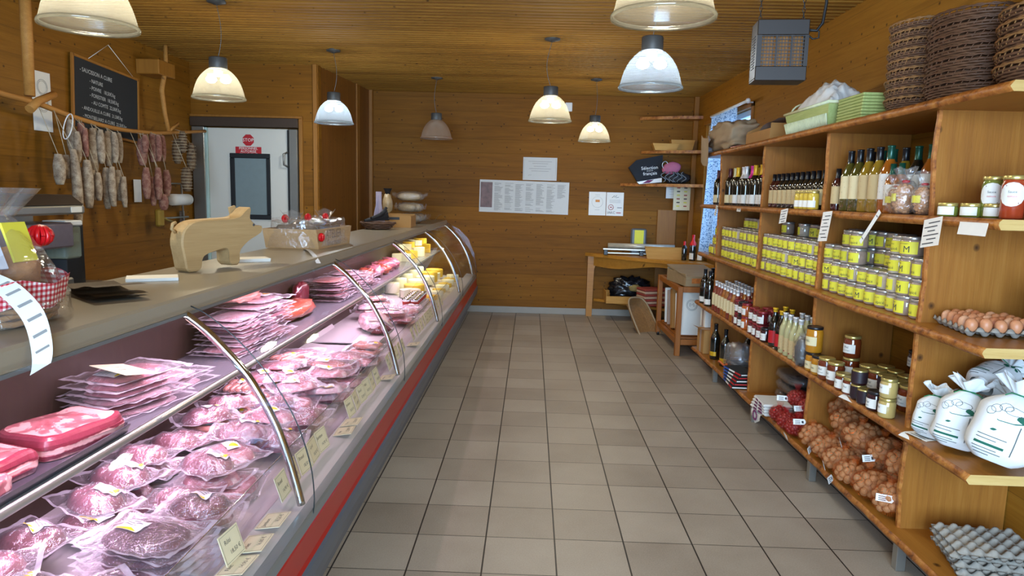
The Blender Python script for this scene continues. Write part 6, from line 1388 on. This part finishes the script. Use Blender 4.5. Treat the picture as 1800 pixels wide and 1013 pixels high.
ce.grid(18, 8, lambda u, v: (-.29+.58*u, -.14+.28*v, .155+.03*noise.noise(Vector((u*8, v*5, 3)))))
for bx in (-.26, .26): ce.grid(14, 3, lambda u, v: (bx+(.02+.05*v)*cos(2*pi*u), (.02+.05*v)*sin(2*pi*u), .155+.06*v+.012*sin(u*25)), 0, cu=True)
ce.ob('cellophane', M['cello'], t)
for bx, by in ((.22, -.02), (-.22, .06), (-.26, -.172), (.05, .03)):
    mb = MB()
    for k in range(6): a = k*1.05; mb.tube([(bx+.022*cos(q)*cos(a), by+.022*cos(q)*sin(a)*.6, (.17 if by > -.1 else .07)+.020*sin(q)) for q in [2*pi*j/10 for j in range(11)]], .007, 5, 0, False)
    mb.ob('red_bow', M['red'], t)
# wicker bowl of dark dried sausages, crate, sign, bread bags
t = thing('wicker_bowl', 'dark wicker bowl of dry black sausages on the counter', 'bowl', (-1.40, 6.40, CZ+.003))
mb = MB()
for k in range(4): mb.tube([((.11+.016*k)*cos(2*pi*j/40), (.11+.016*k)*sin(2*pi*j/40), .010+.015*k+.003*sin(j*1.57+k*pi)) for j in range(41)], .009, 5, 0, False)
mb.lathe([(0, .002), (.10, .002), (.155, .055)], 30); mb.ob('weave', M['wicker'], t)
for k in range(6):
    mb = MB().tube([(-.10+.02*k, -.10+.03*(k % 3), .075+.012*k*.6), (-.0+.01*k, 0, .09+.012*k), (.08, .09-.02*k, .085+.022*k)], [.014, .018, .012], 8); o = mb.ob('thin_sausage', M['dark_mesh']); tag(o, f'thin black dry sausage in the dark wicker bowl, {ORD[k+1]} from the bottom', 'sausage', 'thin black sausages in the bowl'); o.location = (-1.40, 6.40, CZ+.004)
t = thing('cardboard_tray', 'brown cardboard tray of bagged bread on the counter behind the bowl', 'tray', (-1.34, 7.02, CZ), radians(4))
MB().box(-.16, .16, -.25, .25, 0, .01).box(-.16, -.15, -.25, .25, .01, .12).box(.15, .16, -.25, .25, .01, .11).box(-.15, .15, -.25, -.24, .01, .12).box(-.15, .15, .24, .25, .01, .12).ob('carton', M['card'], t)
MB().box(-.05, .05, -.252, -.2495, .075, .10).ob('hand_hole', M['ink'], t)
M['bread_bag'] = plain('bread_in_film', 'a98e66', .4, var=.4, vs=30, bump=.8, bs=30)
for k, (x, y, z) in enumerate(((-1.345, 6.90, .001), (-1.335, 7.14, .001), (-1.33, 7.62, .0), (-1.32, 7.64, .118), (-1.34, 7.99, .0), (-1.33, 7.70, .236))):
    t = thing('bread_bag', ('bagged brown bread at the front of the cardboard tray', 'bagged brown bread at the back of the cardboard tray', 'bagged pale biscuits at the bottom of the pile near the counter end', 'bagged pale biscuits second of the pile near the counter end', 'bagged pale biscuits lying alone behind the pile near the counter end', 'bagged pale biscuits topmost of the pile near the counter end')[k], 'bag', (x, y, CZ+z+.012), .3*k)
    if k < 2: t.scale = (.9, .62, .9)
    MB().blob((-.045, 0, .045), (.045, .13, .042), 20, 14, .16, 4, k, p=.8, zmin=.003).blob((.05, .01, .045), (.045, .125, .044), 20, 14, .16, 4, k+9, p=.8, zmin=.003).ob('bread', M['bread_bag'], t)
    f = MB().blob((0, 0, .050), (.115, .145, .050), 34, 20, .26, 6, k+2, p=.75, zmin=.001)
    for sy in (-1, 1): f.grid(16, 4, lambda u, v: (.10*(2*u-1)*(1-.25*v), sy*(.135+.05*v), .03+.05*v+.018*sin(u*19+k)*v), 0)
    f.ob('film', M['cello_bag'], t)
t = thing('table_sign', 'lilac folded card sign standing on the counter beside the wicker bowl', 'sign', (-1.45, 6.655, CZ), radians(35)); MB().prism([(-.075, 0), (.0, .34), (.004, .34), (.075, 0)], -.004, .004, 'y').prism([(-.004, 0), (.004, 0), (.004, .34), (-.004, .34)], -.06, .06, 'y').ob('card', plain('lilac_card', 'a89aa8', .6), t)
t = thing('brown_bottle_bag', 'bagged brown item standing behind the lilac card sign', 'bag', (-1.43, 6.98, CZ+.125)); MB().blob((0, 0, .10), (.05, .05, .10), 14, 10, .2, 3).ob('contents', M['bread_bag'], t); MB().lathe([(.02, .19), (.03, .22), (.045, .25)], 12).ob('dark_cap', M['black_plastic'], t)
# ================================================================ meat packs in the display counter
def meat_mat(name, c0, c1, fat, f0=.58, fs=16, coat=.8):
    g = N(name); v = g.co(); n1 = g.noise(v, fs, 4, .6, .8); n2 = g.noise(v, fs*5, 3)
    f = g.math('ADD', g.math('MULTIPLY', n1, .8), g.math('MULTIPLY', n2, .2))
    g.base(g.ramp(f, [(.3, lin(c0)), (.5, lin(c1)), (f0, lin(c1)), (f0+.07, lin(fat))]), .3, 0, .5, coat); g.bump(n2, .35, .004); return g.mat
M['beef'] = meat_mat('dark_beef', '3c0c18', '6a1a2a', 'c08890', .62); M['liver'] = meat_mat('dark_liver', '3a1422', '56202e', '7a3a48', .72, 8)
M['pork'] = meat_mat('pink_pork', 'a8505e', 'c87884', 'e8c0c4', .54); M['pale'] = meat_mat('pale_slices', 'c88890', 'e0b4bc', 'f0dade', .52, 22)
M['ham'] = meat_mat('cured_ham', 'a04038', 'b85a44', 'e8c0a8', .60, 14); M['mauve'] = meat_mat('mauve_cut', '6a2a3a', '964a5a', 'd0a0aa', .56)
M['sausage_pink'] = meat_mat('fresh_sausage', 'b86a62', 'd08c80', 'e8c0b4', .62, 40); M['fatty'] = meat_mat('pork_belly', '8a3442', 'b87076', 'd8aaa6', .44, 9)
M['film_seal'] = clear('vacuum_seal', (1, .985, 1), .16, .12, .30, 'f0eaf4', bump=1.0, bs=40)
M['film'] = clear('vacuum_film', (1, .985, 1), .15, .10, .07, 'f4ecf6', bump=1.0, bs=45)
M['lab_w'] = plain('pack_label', 'e8e4ee', .5, var=.02); M['lab_y'] = plain('yellow_sticker', 'e6c81c', .5, var=.02)
def pack_proto(name, cat, L_, W_, H_, meat, seed, rim=.035, flat=2.4, lab=None, pieces=None, edge_fat=None, rimw=1.0):
    """vacuum pack: a slab of meat under a clear film whose flat rim ripples; label with yellow sticker"""
    a, b = L_/2, W_/2; t = thing(name, 'pack', cat)
    am = .4 if H_ < .016 else 1
    def top(x, y):
        d = 1-(abs(x/a)**flat+abs(y/b)**flat)
        if d <= 0: return 0.0
        return H_*.82*d**.36*(1+.34*am*noise.noise(Vector((x*19, y*19, seed)))+.22*am*noise.noise(Vector((x*46, y*46, seed))))
    if pieces:
        mb = MB(); n = pieces
        for k in range(n):
            y = -b+W_*(k+.5)/n; r = W_/n*.52
            mb.tube([(-a*.95+L_*.95*j/9, y+.006*sin(j*.9+k), H_*.52+.003*sin(j*1.3+k*2)) for j in range(10)], [r*.5]+[r]*8+[r*.5], 8)
        mb.ob('meat', meat, t)
        def top(x, y): return 0.0 if abs(x) > a or abs(y) > b else H_*min(1, (1-(abs(x)/a)**8))*(1-.35*abs(sin(pi*n*(y+b)/W_+pi/2)))*min(1, (b-abs(y))/.012)
    else:
        mb = MB()
        def P(u, v):
            c, s = cos(2*pi*u), sin(2*pi*u); q = 2/flat; x = a*v*(abs(c)**q)*(1 if c >= 0 else -1); y = b*v*(abs(s)**q)*(1 if s >= 0 else -1); return (x, y, max(.001, top(x, y)))
        mb.grid(30, 9, lambda u, v: P(u, 1-.99*v), 0, cu=True)
        if edge_fat: mb.m = [1 if (i//30) == 0 or (i//30 == 1 and (i % 30) < 16) else 0 for i in range(len(mb.m))]
        mb.ob('meat', [meat, edge_fat or meat], t)
    A, B = a+rim, b+rim*.7*rimw
    def fz(x, y):
        h = top(x, y); e = min(1.0, max(0, (abs(x)-a*.8)/(A-a*.8)))+min(1.0, max(0, (abs(y)-b*.8)/(B-b*.8)))
        return h+.0022+min(.011*am, .010*e*noise.noise(Vector((x*22, y*22, seed+5)))+.012*e*e*(.4+noise.noise(Vector((x*9, y*9, seed+9)))))+.0024*(1+noise.noise(Vector((x*48, y*60, seed)))) if True else 0
    nf = (34, 26)
    MB().grid(nf[0], nf[1], lambda u, v: (A*(2*u-1), B*(2*v-1), max(.0012, fz(A*(2*u-1), B*(2*v-1)))), 0, mf=lambda i, j: 1 if i < 2 or j < 1 or i > nf[0]-3 or j > nf[1]-2 else 0).ob('film', [M['film'], M['film_seal']], t)
    if lab:
        lx, ly, lw, lh, ang, style = lab; ca, sa = cos(ang), sin(ang)
        def LP(u, v, k=0.0): x, y = lx+u*ca-v*sa, ly+u*sa+v*ca; return (x, y, fz(x, y)+.003+k)
        mb = MB().grid(5, 4, lambda u, v: LP((u-.5)*lw, (v-.5)*lh), 0)
        for i in range(3):
            v0 = lh*(.32-.16*i); mb.grid(4, 1, lambda u, v: LP(-lw*.38+lw*(.5+.2*(i % 2))*u, v0+.003*v, .0008), 1)
        lo = mb.ob('label', [M['lab_w'], M['ink_lt']], t)
        ys = MB()
        if style == 'strip': ys.grid(6, 1, lambda u, v: LP(-lw*.42+lw*.84*u, -lh*.48+lh*.22*v*sin(pi*(.1+.8*u)), .001), 0)
        else: ys.grid(10, 2, lambda u, v: LP(lw*.28+lw*.17*v*cos(2*pi*u), lh*.05+lh*.36*v*sin(2*pi*u), .001), 0, cu=True)
        ys.ob('yellow_sticker', M['lab_y'], lo)
    return Proto(t)
V = 'vacuum_pack'; PK = {}; PKD_ = {}
for nm, L_, W_, H_, m, sd, kw in [
    ('dark red beef', .20, .14, .034, 'beef', 1, dict(lab=(.02, .0, .085, .055, .2, 'strip'))), ('lean beef', .17, .13, .042, 'beef', 2, dict(lab=(.0, .02, .075, .05, -.3, 'strip'))),
    ('purple liver', .23, .16, .022, 'liver', 3, dict(lab=(-.05, .01, .08, .055, -.15, 'strip'))), ('purple liver slice', .24, .16, .016, 'liver', 4, dict(lab=None)),
    ('mauve roast', .19, .13, .052, 'mauve', 5, dict(lab=(.03, .02, .075, .05, .5, 'oval'))), ('mauve cut', .17, .12, .045, 'mauve', 6, dict(lab=None)),
    ('pink pork', .19, .13, .036, 'pork', 7, dict(lab=(-.02, .015, .08, .05, -.3, 'oval'))), ('pink cutlet', .20, .14, .022, 'pork', 8, dict(lab=None, edge_fat=None)),
    ('pale pink', .18, .13, .03, 'pale', 9, dict(lab=(.01, -.01, .08, .055, .1, 'strip'))), ('sausage', .17, .12, .028, 'sausage_pink', 10, dict(lab=(.03, 0, .07, .05, .3, 'oval'), pieces=4)),
    ('red ham', .20, .14, .018, 'ham', 11, dict(lab=(-.03, .01, .075, .05, .1, 'oval')))]:
    PKD_[nm] = (L_, W_)
    PK[nm] = pack_proto(V, 'meat pack', L_, W_, H_, M[m], sd, **kw)
PKD = PKD_
PKH = {'dark red beef': .036, 'lean beef': .042, 'purple liver': .024, 'purple liver slice': .018, 'mauve roast': .05, 'mauve cut': .044, 'pink pork': .037, 'pink cutlet': .024, 'pale pink': .031, 'sausage': .03, 'red ham': .02}
def zone(y):
    if y < 1.95: return ['dark red beef', 'lean beef', 'mauve roast', 'dark red beef', 'mauve cut', 'lean beef']
    if y < 2.7: return ['mauve roast', 'mauve cut', 'lean beef', 'pink pork', 'mauve roast']
    if y < 3.7: return ['pink pork', 'sausage', 'mauve cut', 'red ham', 'pink cutlet', 'pale pink']
    return ['pale pink', 'red ham', 'pink cutlet', 'sausage', 'pink pork', 'pale pink']
seen = {}
HM = {}; CELL = .02                                   # heap height over the deck in 2 cm cells
def foot(k, x, y, rz, s=.86):
    L_, W_ = PKD[k]; A, B = (L_/2+.035)*s, (W_/2+.025)*s; R_ = sqrt(A*A+B*B); c, q = cos(rz), sin(rz)
    for i in range(int((x-R_)/CELL)-1, int((x+R_)/CELL)+1):
        for j in range(int((y-R_)/CELL), int((y+R_)/CELL)+1):
            dx, dy = i*CELL-x, j*CELL-y; u, v = dx*c+dy*q, -dx*q+dy*c
            if abs(u) < A and abs(v) < B: yield i, j, u, v
def rest(k, x, y, rz): return max(HM.get((i, j), deck_z(i*CELL-.02)+.004) for i, j, u, v in foot(k, x, y, rz))
def drop(k, x, y, rz, lab, group, z=None):
    z = rest(k, x, y, rz) if z is None else z
    for i, j, u, v in foot(k, x, y, rz):
        L_, W_ = PKD[k]; d = 1-(abs(2*u/L_)**2.4+abs(2*v/W_)**2.4); HM[(i, j)] = max(HM.get((i, j), 0), z+max(.006, PKH[k]*1.05*max(0, d)**.36+.003))
    PK[k].put((x, y, z), rz, lab, group)
def sect(y): return 'before the first hoop' if y < 2.15 else 'before the second hoop' if y < 3.81 else 'before the third hoop' if y < 5.48 else 'past the third hoop'
rnd = random.Random(21)
# the flat liver packs piled before the nearest hoop
for i in range(6): drop('purple liver' if i == 5 else 'purple liver slice', -1.005, 1.75+.010*sin(i*2), radians(-12)+.04*sin(i*3), f'flat vacuum-packed purple liver in the pile by the price cards, {ORD[i+1]} from the bottom', 'pile of flat liver packs')
for x0, x1, y0, y1 in ((-1.47, -.93, 4.50, 5.36), (-1.47, -1.12, 4.06, 4.50), (-1.16, -.95, 6.05, 6.75)):      # the trays stay clear
    for i in range(int(x0/CELL), int(x1/CELL)+1):
        for j in range(int(y0/CELL), int(y1/CELL)+1): HM[(i, j)] = 9.0
NPK = 210
for n in range(NPK):
    f = (n*.618034) % 1; yc = 1.12+4.95*f**1.12
    if n > 150: yc = 1.15+3.0*((n*.618034) % 1)
    best = None; k = rnd.choice(zone(yc))
    for q in range(26):
        rz = rnd.choice((0, pi/2, .4, -.4, 1.1))+rnd.uniform(-.3, .3); y = yc+rnd.uniform(-.22, .22)
        L_, W_ = PKD[k]; ex = (L_/2+.035)*abs(cos(rz))+(W_/2+.025)*abs(sin(rz)); lo, hi = -1.462+ex, -.842-ex
        if lo > hi: continue
        x = rnd.uniform(lo, hi); z = rest(k, x, y, rz)-deck_z(x)+.02*abs(y-yc)
        if best is None or z < best[0]: best = (z, x, y, rz)
    if best is None or best[0] > .115: continue
    z, x, y, rz = best; where = ('in the front of the deck ' if x > -1.06 else 'amid the deck ' if x > -1.24 else 'at the back of the deck ')+sect(y)
    c = seen[(k, where)] = seen.get((k, where), 0)+1
    drop(k, x, y, rz, f'vacuum-packed {k}, {ORD[c]} {where}', 'vacuum packs laid out on the counter deck')
# flat sliced packs piled on the case shelf
FP = {k: pack_proto('sliced_meat_pack', 'meat pack', .25, .17, h, M[m], sd, rim=.04, flat=3.5, lab=lb) for k, h, m, sd, lb in (('a', .010, 'pale', 31, None), ('b', .012, 'pork', 32, None), ('c', .012, 'pale', 33, (.05, .0, .09, .06, .1, 'oval')), ('d', .014, 'pork', 34, (-.055, .0, .10, .085, .0, 'strip')), ('e', .015, 'ham', 35, None))}
def pile(x, y, n, where, kinds, rz, dz=.0185, fan=.02):
    for i in range(n):
        k = kinds[i % len(kinds)] if i < n-1 else kinds[-1]
        rr = rz+rnd.uniform(-.10, .10); FP[k].put((x+.015+rnd.uniform(-.01, .01), y+rnd.uniform(-fan, fan), SZ+.002+dz*i), rr, f'flat pack of sliced meat, {ORD[i+1]} from the bottom, {where}', 'piles of flat packs on the case shelf')
pile(-1.315, 2.20, 6, 'pile under the cream card', ['a', 'b', 'a', 'b', 'd'], radians(72), .021)
pile(-1.335, 2.44, 3, 'small pile next to the cream-card pile', ['a', 'a'], radians(80))
pile(-1.33, 3.05, 9, 'tall pile right of the nearest hoop', ['a', 'b', 'a', 'a'], radians(82), .0185, .05)
pile(-1.32, 3.30, 11, 'tallest pale pile on the case shelf', ['a', 'a', 'b', 'c'], radians(85), .0185, .05)
pile(-1.33, 4.59, 8, 'pile beyond the second hoop', ['a', 'a', 'b', 'e'], radians(85), .0185, .04)
pile(-1.33, 4.95, 8, 'second pile beyond the second hoop', ['a', 'a', 'c'], radians(80), .0185, .04)
pile(-1.33, 5.35, 5, 'pile before the third hoop', ['a', 'b', 'e'], radians(85), .0185, .04)
# raw lumps on top of the tall pile and a bone-in loin behind it
def lump(name, lab, cat, loc, r, m, seed, rz=0, amp=.25, p=.8, fat=None, nb=3):
    t = thing(name, lab, cat, loc, rz); MB().blob((0, 0, r[2]), r, 26, 16, amp, nb, seed, p=p, zmin=.001).ob('meat', m, t)
    return t
lump('minced_meat', 'pinkish minced meat pack on top of the tallest pale pile', 'meat', (-1.36, 3.24, SZ+.195), (.07, .14, .022), M['sausage_pink'], 4, 0, .35)
lump('meat_loin', 'long reddish bone-in loin on the case shelf behind the second hoop', 'meat', (-1.34, 3.88, SZ+.002), (.09, .25, .045), M['ham'], 8, 0, .2)
lump('meat_loin', 'dark red loin standing at the back of the case shelf before the second hoop', 'meat', (-1.42, 4.275, SZ+.002), (.035, .12, .075), M['beef'], 9, 0, .15)
for i in range(9): lump('raw_sausage_heap', f'coil of raw pink sausages on the case shelf, {ORD[i+1]} from the near side', 'sausage', (-1.36+.05*(i % 2), 5.75+.12*i, SZ+.002), (.07, .075, .045), M['pork' if i % 3 else 'ham'], 20+i, .5*i, .4)
# pork belly slabs on a steel tray at the near end of the shelf
M['tray_dark'] = plain('dark_steel_tray', '5e5a66', .3, .6, var=.05, vs=6)
t = thing('meat_tray', 'shallow steel tray carrying the pork belly slabs at the near end of the case shelf', 'tray', (-1.295, 1.72, SZ+.002))
tr = MB(); tr.box(-.155, .125, -.30, .23, 0, .004)
tr.prism([(.120, .004), (.135, .028), (.140, .028), (.127, 0)], -.30, .23, 'y').prism([(-.155, .004), (-.162, .028), (-.157, .028), (-.150, .004)], -.30, .23, 'y').prism([(.226, .0), (.24, .028), (.235, .028), (.221, .004)], -.155, .125, 'x').prism([(-.30, .0), (-.314, .028), (-.309, .028), (-.295, .004)], -.155, .125, 'x'); tr.ob('tray_body', M['tray_dark'], t)
def belly_mat():
    g = N('pork_belly_cut'); v = g.co(); X = g.sep(v); n1 = g.noise(v, 9, 4, .6, .5); n2 = g.noise(v, 60, 3)
    f = g.math('ADD', g.math('MULTIPLY', X[2], 15.0), g.math('ADD', g.math('MULTIPLY', n1, .55), g.math('MULTIPLY', n2, .12)))
    c = g.ramp(f, [(.30, lin('cfa09c')), (.42, lin('742838')), (.56, lin('8a3444')), (.62, lin('d4a6a2')), (.78, lin('c89490')), (.84, lin('702432')), (1.0, lin('803040'))])
    g.base(c, .3, 0, .5, .6); g.bump(n2, .4, .004); return g.mat
M['belly'] = belly_mat()
def belly(lab, loc, L_, W_, H_, rz, seed):
    """slab of pork belly: fat top, striped lean and fat sides"""
    t = thing('pork_belly', lab, 'meat', loc, rz); mb = MB(); n = 30
    lev = [(0, 1.0, 0), (.22, 1.03, 0), (.24, 1.035, 1), (.46, 1.04, 1), (.48, 1.04, 0), (.62, 1.03, 0), (.64, 1.03, 1), (.84, 1.0, 1), (.95, .96, 0), (1.0, .88, 0)]
    def P(u, k):
        f, s, _ = lev[k]; c, q = cos(2*pi*u), sin(2*pi*u); e = .35
        x = L_/2*s*(abs(c)**e)*(1 if c > 0 else -1); y = W_/2*s*(abs(q)**e)*(1 if q > 0 else -1); nn = noise.noise(Vector((x*12, y*12, seed)))
        return (x+.006*noise.noise(Vector((x*30, y*30, k*.3+seed))), y+.006*noise.noise(Vector((y*30, x*30, k*.3+seed))), H_*f*(1+.18*nn*f))
    for k in range(len(lev)-1):
        mb.grid(n, 1, lambda u, v: P(u, k+int(v)), lev[k+1][2] if k else 0, True, cu=True)
    def topf(u, v):
        p = Vector(P(u, len(lev)-1)); q = p*(1-v*.98); nn = noise.noise(Vector((q.x*12, q.y*12, seed))); return (q.x, q.y, H_*(1+.18*nn+.07*v+.05*noise.noise(Vector((q.x*40, q.y*40, seed+2)))))
    mb.grid(n, 8, topf, 2, True, cu=True)
    mb.ob('slab', [M['belly'], M['belly'], M['fatty']], t); return t
belly('thick slab of pork belly with striped cut edge, right one on the steel tray', (-1.285, 1.84, SZ+.008), .20, .26, .062, radians(-14), 1)
belly('thick slab of pork belly, left one partly under the counter edge', (-1.325, 1.575, SZ+.008), .20, .20, .06, radians(-10), 2)
lump('pork_piece', 'pale fatty pork piece at the left edge of the photo on the steel tray', 'meat', (-1.215, 1.44, SZ+.008), (.05, .085, .03), M['fatty'], 5, 0, .2)
t = thing('meat_tray', 'second steel tray cut by the left edge of the photo', 'tray', (-1.275, 1.18, SZ+.002)); MB().box(-.14, .11, -.18, .18, 0, .004).prism([(.105, .004), (.12, .026), (.125, .026), (.112, 0)], -.18, .18, 'y').prism([(.176, .0), (.19, .026), (.185, .026), (.171, .004)], -.14, .11, 'x').ob('tray_body', M['tray_dark'], t)
belly('pork slab on the tray cut by the left edge of the photo', (-1.28, 1.16, SZ+.006), .18, .22, .05, .1, 3)
# rib roast on the bare pink tray
t = thing('serving_tray', 'bare white tray on the deck between the second and third chrome hoop', 'tray', (-1.22, 4.82, deck_z(-1.45)+.002)); MB().box(-.23, .23, -.26, .26, 0, .006).prism([(.22, .0), (.24, .03), (.235, .03), (.215, .006)], -.26, .26, 'y').prism([(-.22, .0), (-.24, .03), (-.235, .03), (-.215, .006)], -.26, .26, 'y').ob('tray_body', M['case_white'], t)
t = thing('serving_tray', 'bare white tray at the back of the deck left of the rib roast', 'tray', (-1.30, 4.28, deck_z(-1.45)+.002)); MB().box(-.14, .16, -.20, .20, 0, .006).prism([(.15, .0), (.17, .03), (.165, .03), (.145, .006)], -.20, .20, 'y').ob('tray_body', M['case_white'], t)
t = thing('rib_roast', 'big pale rack of pork ribs lying on the bare white tray', 'meat', (-1.13, 5.02, deck_z(-1.45)+.010), .3)
mb = MB().blob((0, 0, .06), (.11, .22, .055), 30, 18, .15, 3, 4, p=.8); mb.ob('meat', M['pale'], t); rb = MB()
for k in range(6): rb.tube([(-.05+.0*k, -.19+.07*k, .105), (.06, -.18+.07*k, .10), (.115, -.17+.07*k, .05)], [.009, .010, .007], 7)
rb.ob('rib_bone', plain('rib_bones', 'e4c8bc', .4, coat=.4), t); MB().blob((.02, -.19, .04), (.08, .05, .035), 14, 9, .3, 4, 2).ob('dark_end', M['beef'], t)
# pots, cheese and salads at the warm-lit end
M['cheese_y'] = plain('yellow_cheese', 'e2b83c', .5, var=.12, vs=14); M['cheese_w'] = plain('white_cheese', 'ece4c4', .5, var=.08, vs=14); M['pot_red'] = plain('pot_red_band', 'b03030', .5)
pot = thing('yoghurt_pot', 'pot', 'pot'); MB().lathe([(0, 0), (.028, 0), (.034, .07), (0, .07)], 18, mz=lambda i: 0).ob('cup', M['white_plastic'], pot); MB().lathe([(.0295, .016), (.0338, .052)], 18).ob('red_band', M['pot_red'], pot); MB().lathe([(.0, .073), (.036, .073), (.036, .069)], 18).ob('foil_lid', M['chrome'], pot)
PP = Proto(pot)
for r_ in range(2):
    for i in range(7): PP.put((-1.02-.075*r_, 6.15+.085*i, deck_z(-1.16)+.031), 0, f'white yoghurt pot with a red band, {ORD[i+1]} in the {("front","back")[r_]} row', 'yoghurt pots on the deck')
t = thing('pot_stand', 'low white stand under the yoghurt pots', 'stand', (-1.06, 6.40, deck_z(-1.16)+.001)); MB().box(-.09, .09, -.32, .32, 0, .028, c=.003).ob('stand_board', M['case_white'], t)
def cheese(lab, loc, r, h, m, rz=0, wedge=None):
    t = thing('cheese', lab, 'cheese', loc, rz, 'cheeses at the far end of the counter'); mb = MB()
    if wedge:
        P = [(0, 0)]+[(r*cos(q), r*sin(q)) for q in [wedge*j/10 for j in range(11)]]; mb.prism(P, 0, h, 'z')
    else: mb.lathe([(0, 0), (r*.96, 0), (r, .006), (r, h-.006), (r*.96, h), (0, h)], 30)
    mb.ob('cheese_body', M[m], t); return t
cz = 0
for i in range(8):
    y = 6.85+.25*i; cheese(f'big {"yellow" if i % 2 else "white"} cheese, middle row, {ORD[i+1]} from the yoghurt pots', (-1.18, y, deck_z(-1.3)+.003), .105, .075+.02*(i % 3), 'cheese_y' if i % 2 else 'cheese_w', .4*i, None if i % 3 else 4.3)
    cheese(f'small {"white" if i % 2 else "yellow"} cheese, front row, {ORD[i+1]} from the yoghurt pots', (-.955, y+.02, deck_z(-1.05)+.003), .075, .045+.012*(i % 2), 'cheese_w' if i % 2 else 'cheese_y', .3*i, None if i % 2 else 5)
for i in range(6): cheese(f'yellow cheese wedge on the case shelf, {ORD[i+1]} from the sausage coils', (-1.34+.03*(i % 2), 7.25+.24*i, SZ+.002), .10, .08+.02*(i % 2), 'cheese_y' if i % 3 else 'cheese_w', 1.2*i, 3.6)
for i in range(4): cheese(f'yellow cheese stacked on a wedge on the case shelf, {ORD[i+1]} from the near side', (-1.35, 7.45+.36*i, SZ+.108), .08, .06, 'cheese_y' if i % 2 else 'cheese_w', i, 4.2)
for i in range(5): cheese(f'white cheese at the back of the deck, {ORD[i+1]} from the near side', (-1.38, 6.95+.4*i, deck_z(-1.5)+.003), .075, .10, 'cheese_w', i)
# ---------------------------------------------------------------- price cards on the label ledge
def pcard(loc, rot, lab, w_=.105, h_=.078):
    t = thing('price_card', lab, 'price card', loc, 0, 'cream price cards along the counter ledge', rot)
    MB().box(-h_/2, h_/2, -w_/2, w_/2, 0, .0018, c=.0006).ob('card', M['paper_cream'], t); mb = MB(); z = .0021
    for x0, x1, y0, y1 in ((-h_*.44, h_*.44, -w_*.45, -w_*.44), (-h_*.44, h_*.44, w_*.44, w_*.45), (-h_*.44, -h_*.43, -w_*.45, w_*.45), (h_*.43, h_*.44, -w_*.45, w_*.45)): mb.add([(x0, y0, z), (x1, y0, z), (x1, y1, z), (x0, y1, z)], [(0, 1, 2, 3)])
    put_text(mb, random.choice(('Rôti', 'Boeuf', 'Porc', 'Filet', 'Jambon', 'Lard')), .018, lambda u, v: (.016+v, .015-u, z)); put_text(mb, random.choice(('18,50 €', '22,00 €', '14,90 €', '16,80 €')), .017, lambda u, v: (-.016+v, -.010-u, z))
    mb.ob('print', M['ink'], t); return t
def flat_card(y, n): pcard((-.770, y, .5255), (0, radians(8), radians(180+random.uniform(-5, 5))), f'cream price card lying flat on the counter ledge, {ORD[n]} from the camera')
def up_card(y, n, lean=0.0): pcard((-.801+lean, y, .5665), (0, radians(-72), radians(180+random.uniform(-6, 6))), f'cream price card standing upright along the ledge, {ORD[n]} from the camera', .10, .085)
for i, y in enumerate((1.42, 1.535, 1.65, 1.765, 1.885, 2.03, 2.86, 2.98, 3.75, 4.62)): flat_card(y, i+1)
ups = [1.80, 2.20, 2.31, 2.42, 2.53, 2.64]+[3.07+.11*i for i in range(6)]+[3.93+.115*i for i in range(5)]+[4.75+.13*i for i in range(18)]
for i, y in enumerate(ups): up_card(y, i+1) if i < 30 else None
pc = thing('price_card', 'large cream price card lying on the near meat pile of the case shelf', 'price card', (-1.275, 2.13, SZ+.142), 0, None, (radians(4), radians(10), radians(70)))
MB().box(-.06, .06, -.08, .08, 0, .003, c=.001).ob('card', M['paper_cream'], pc); mb = MB(); put_text(mb, 'Lard', .02, lambda u, v: (-.0+u, .03+v, .0034)); put_text(mb, '9,90 €', .02, lambda u, v: (u, -.01+v, .0034)); mb.ob('print', M['ink'], pc)
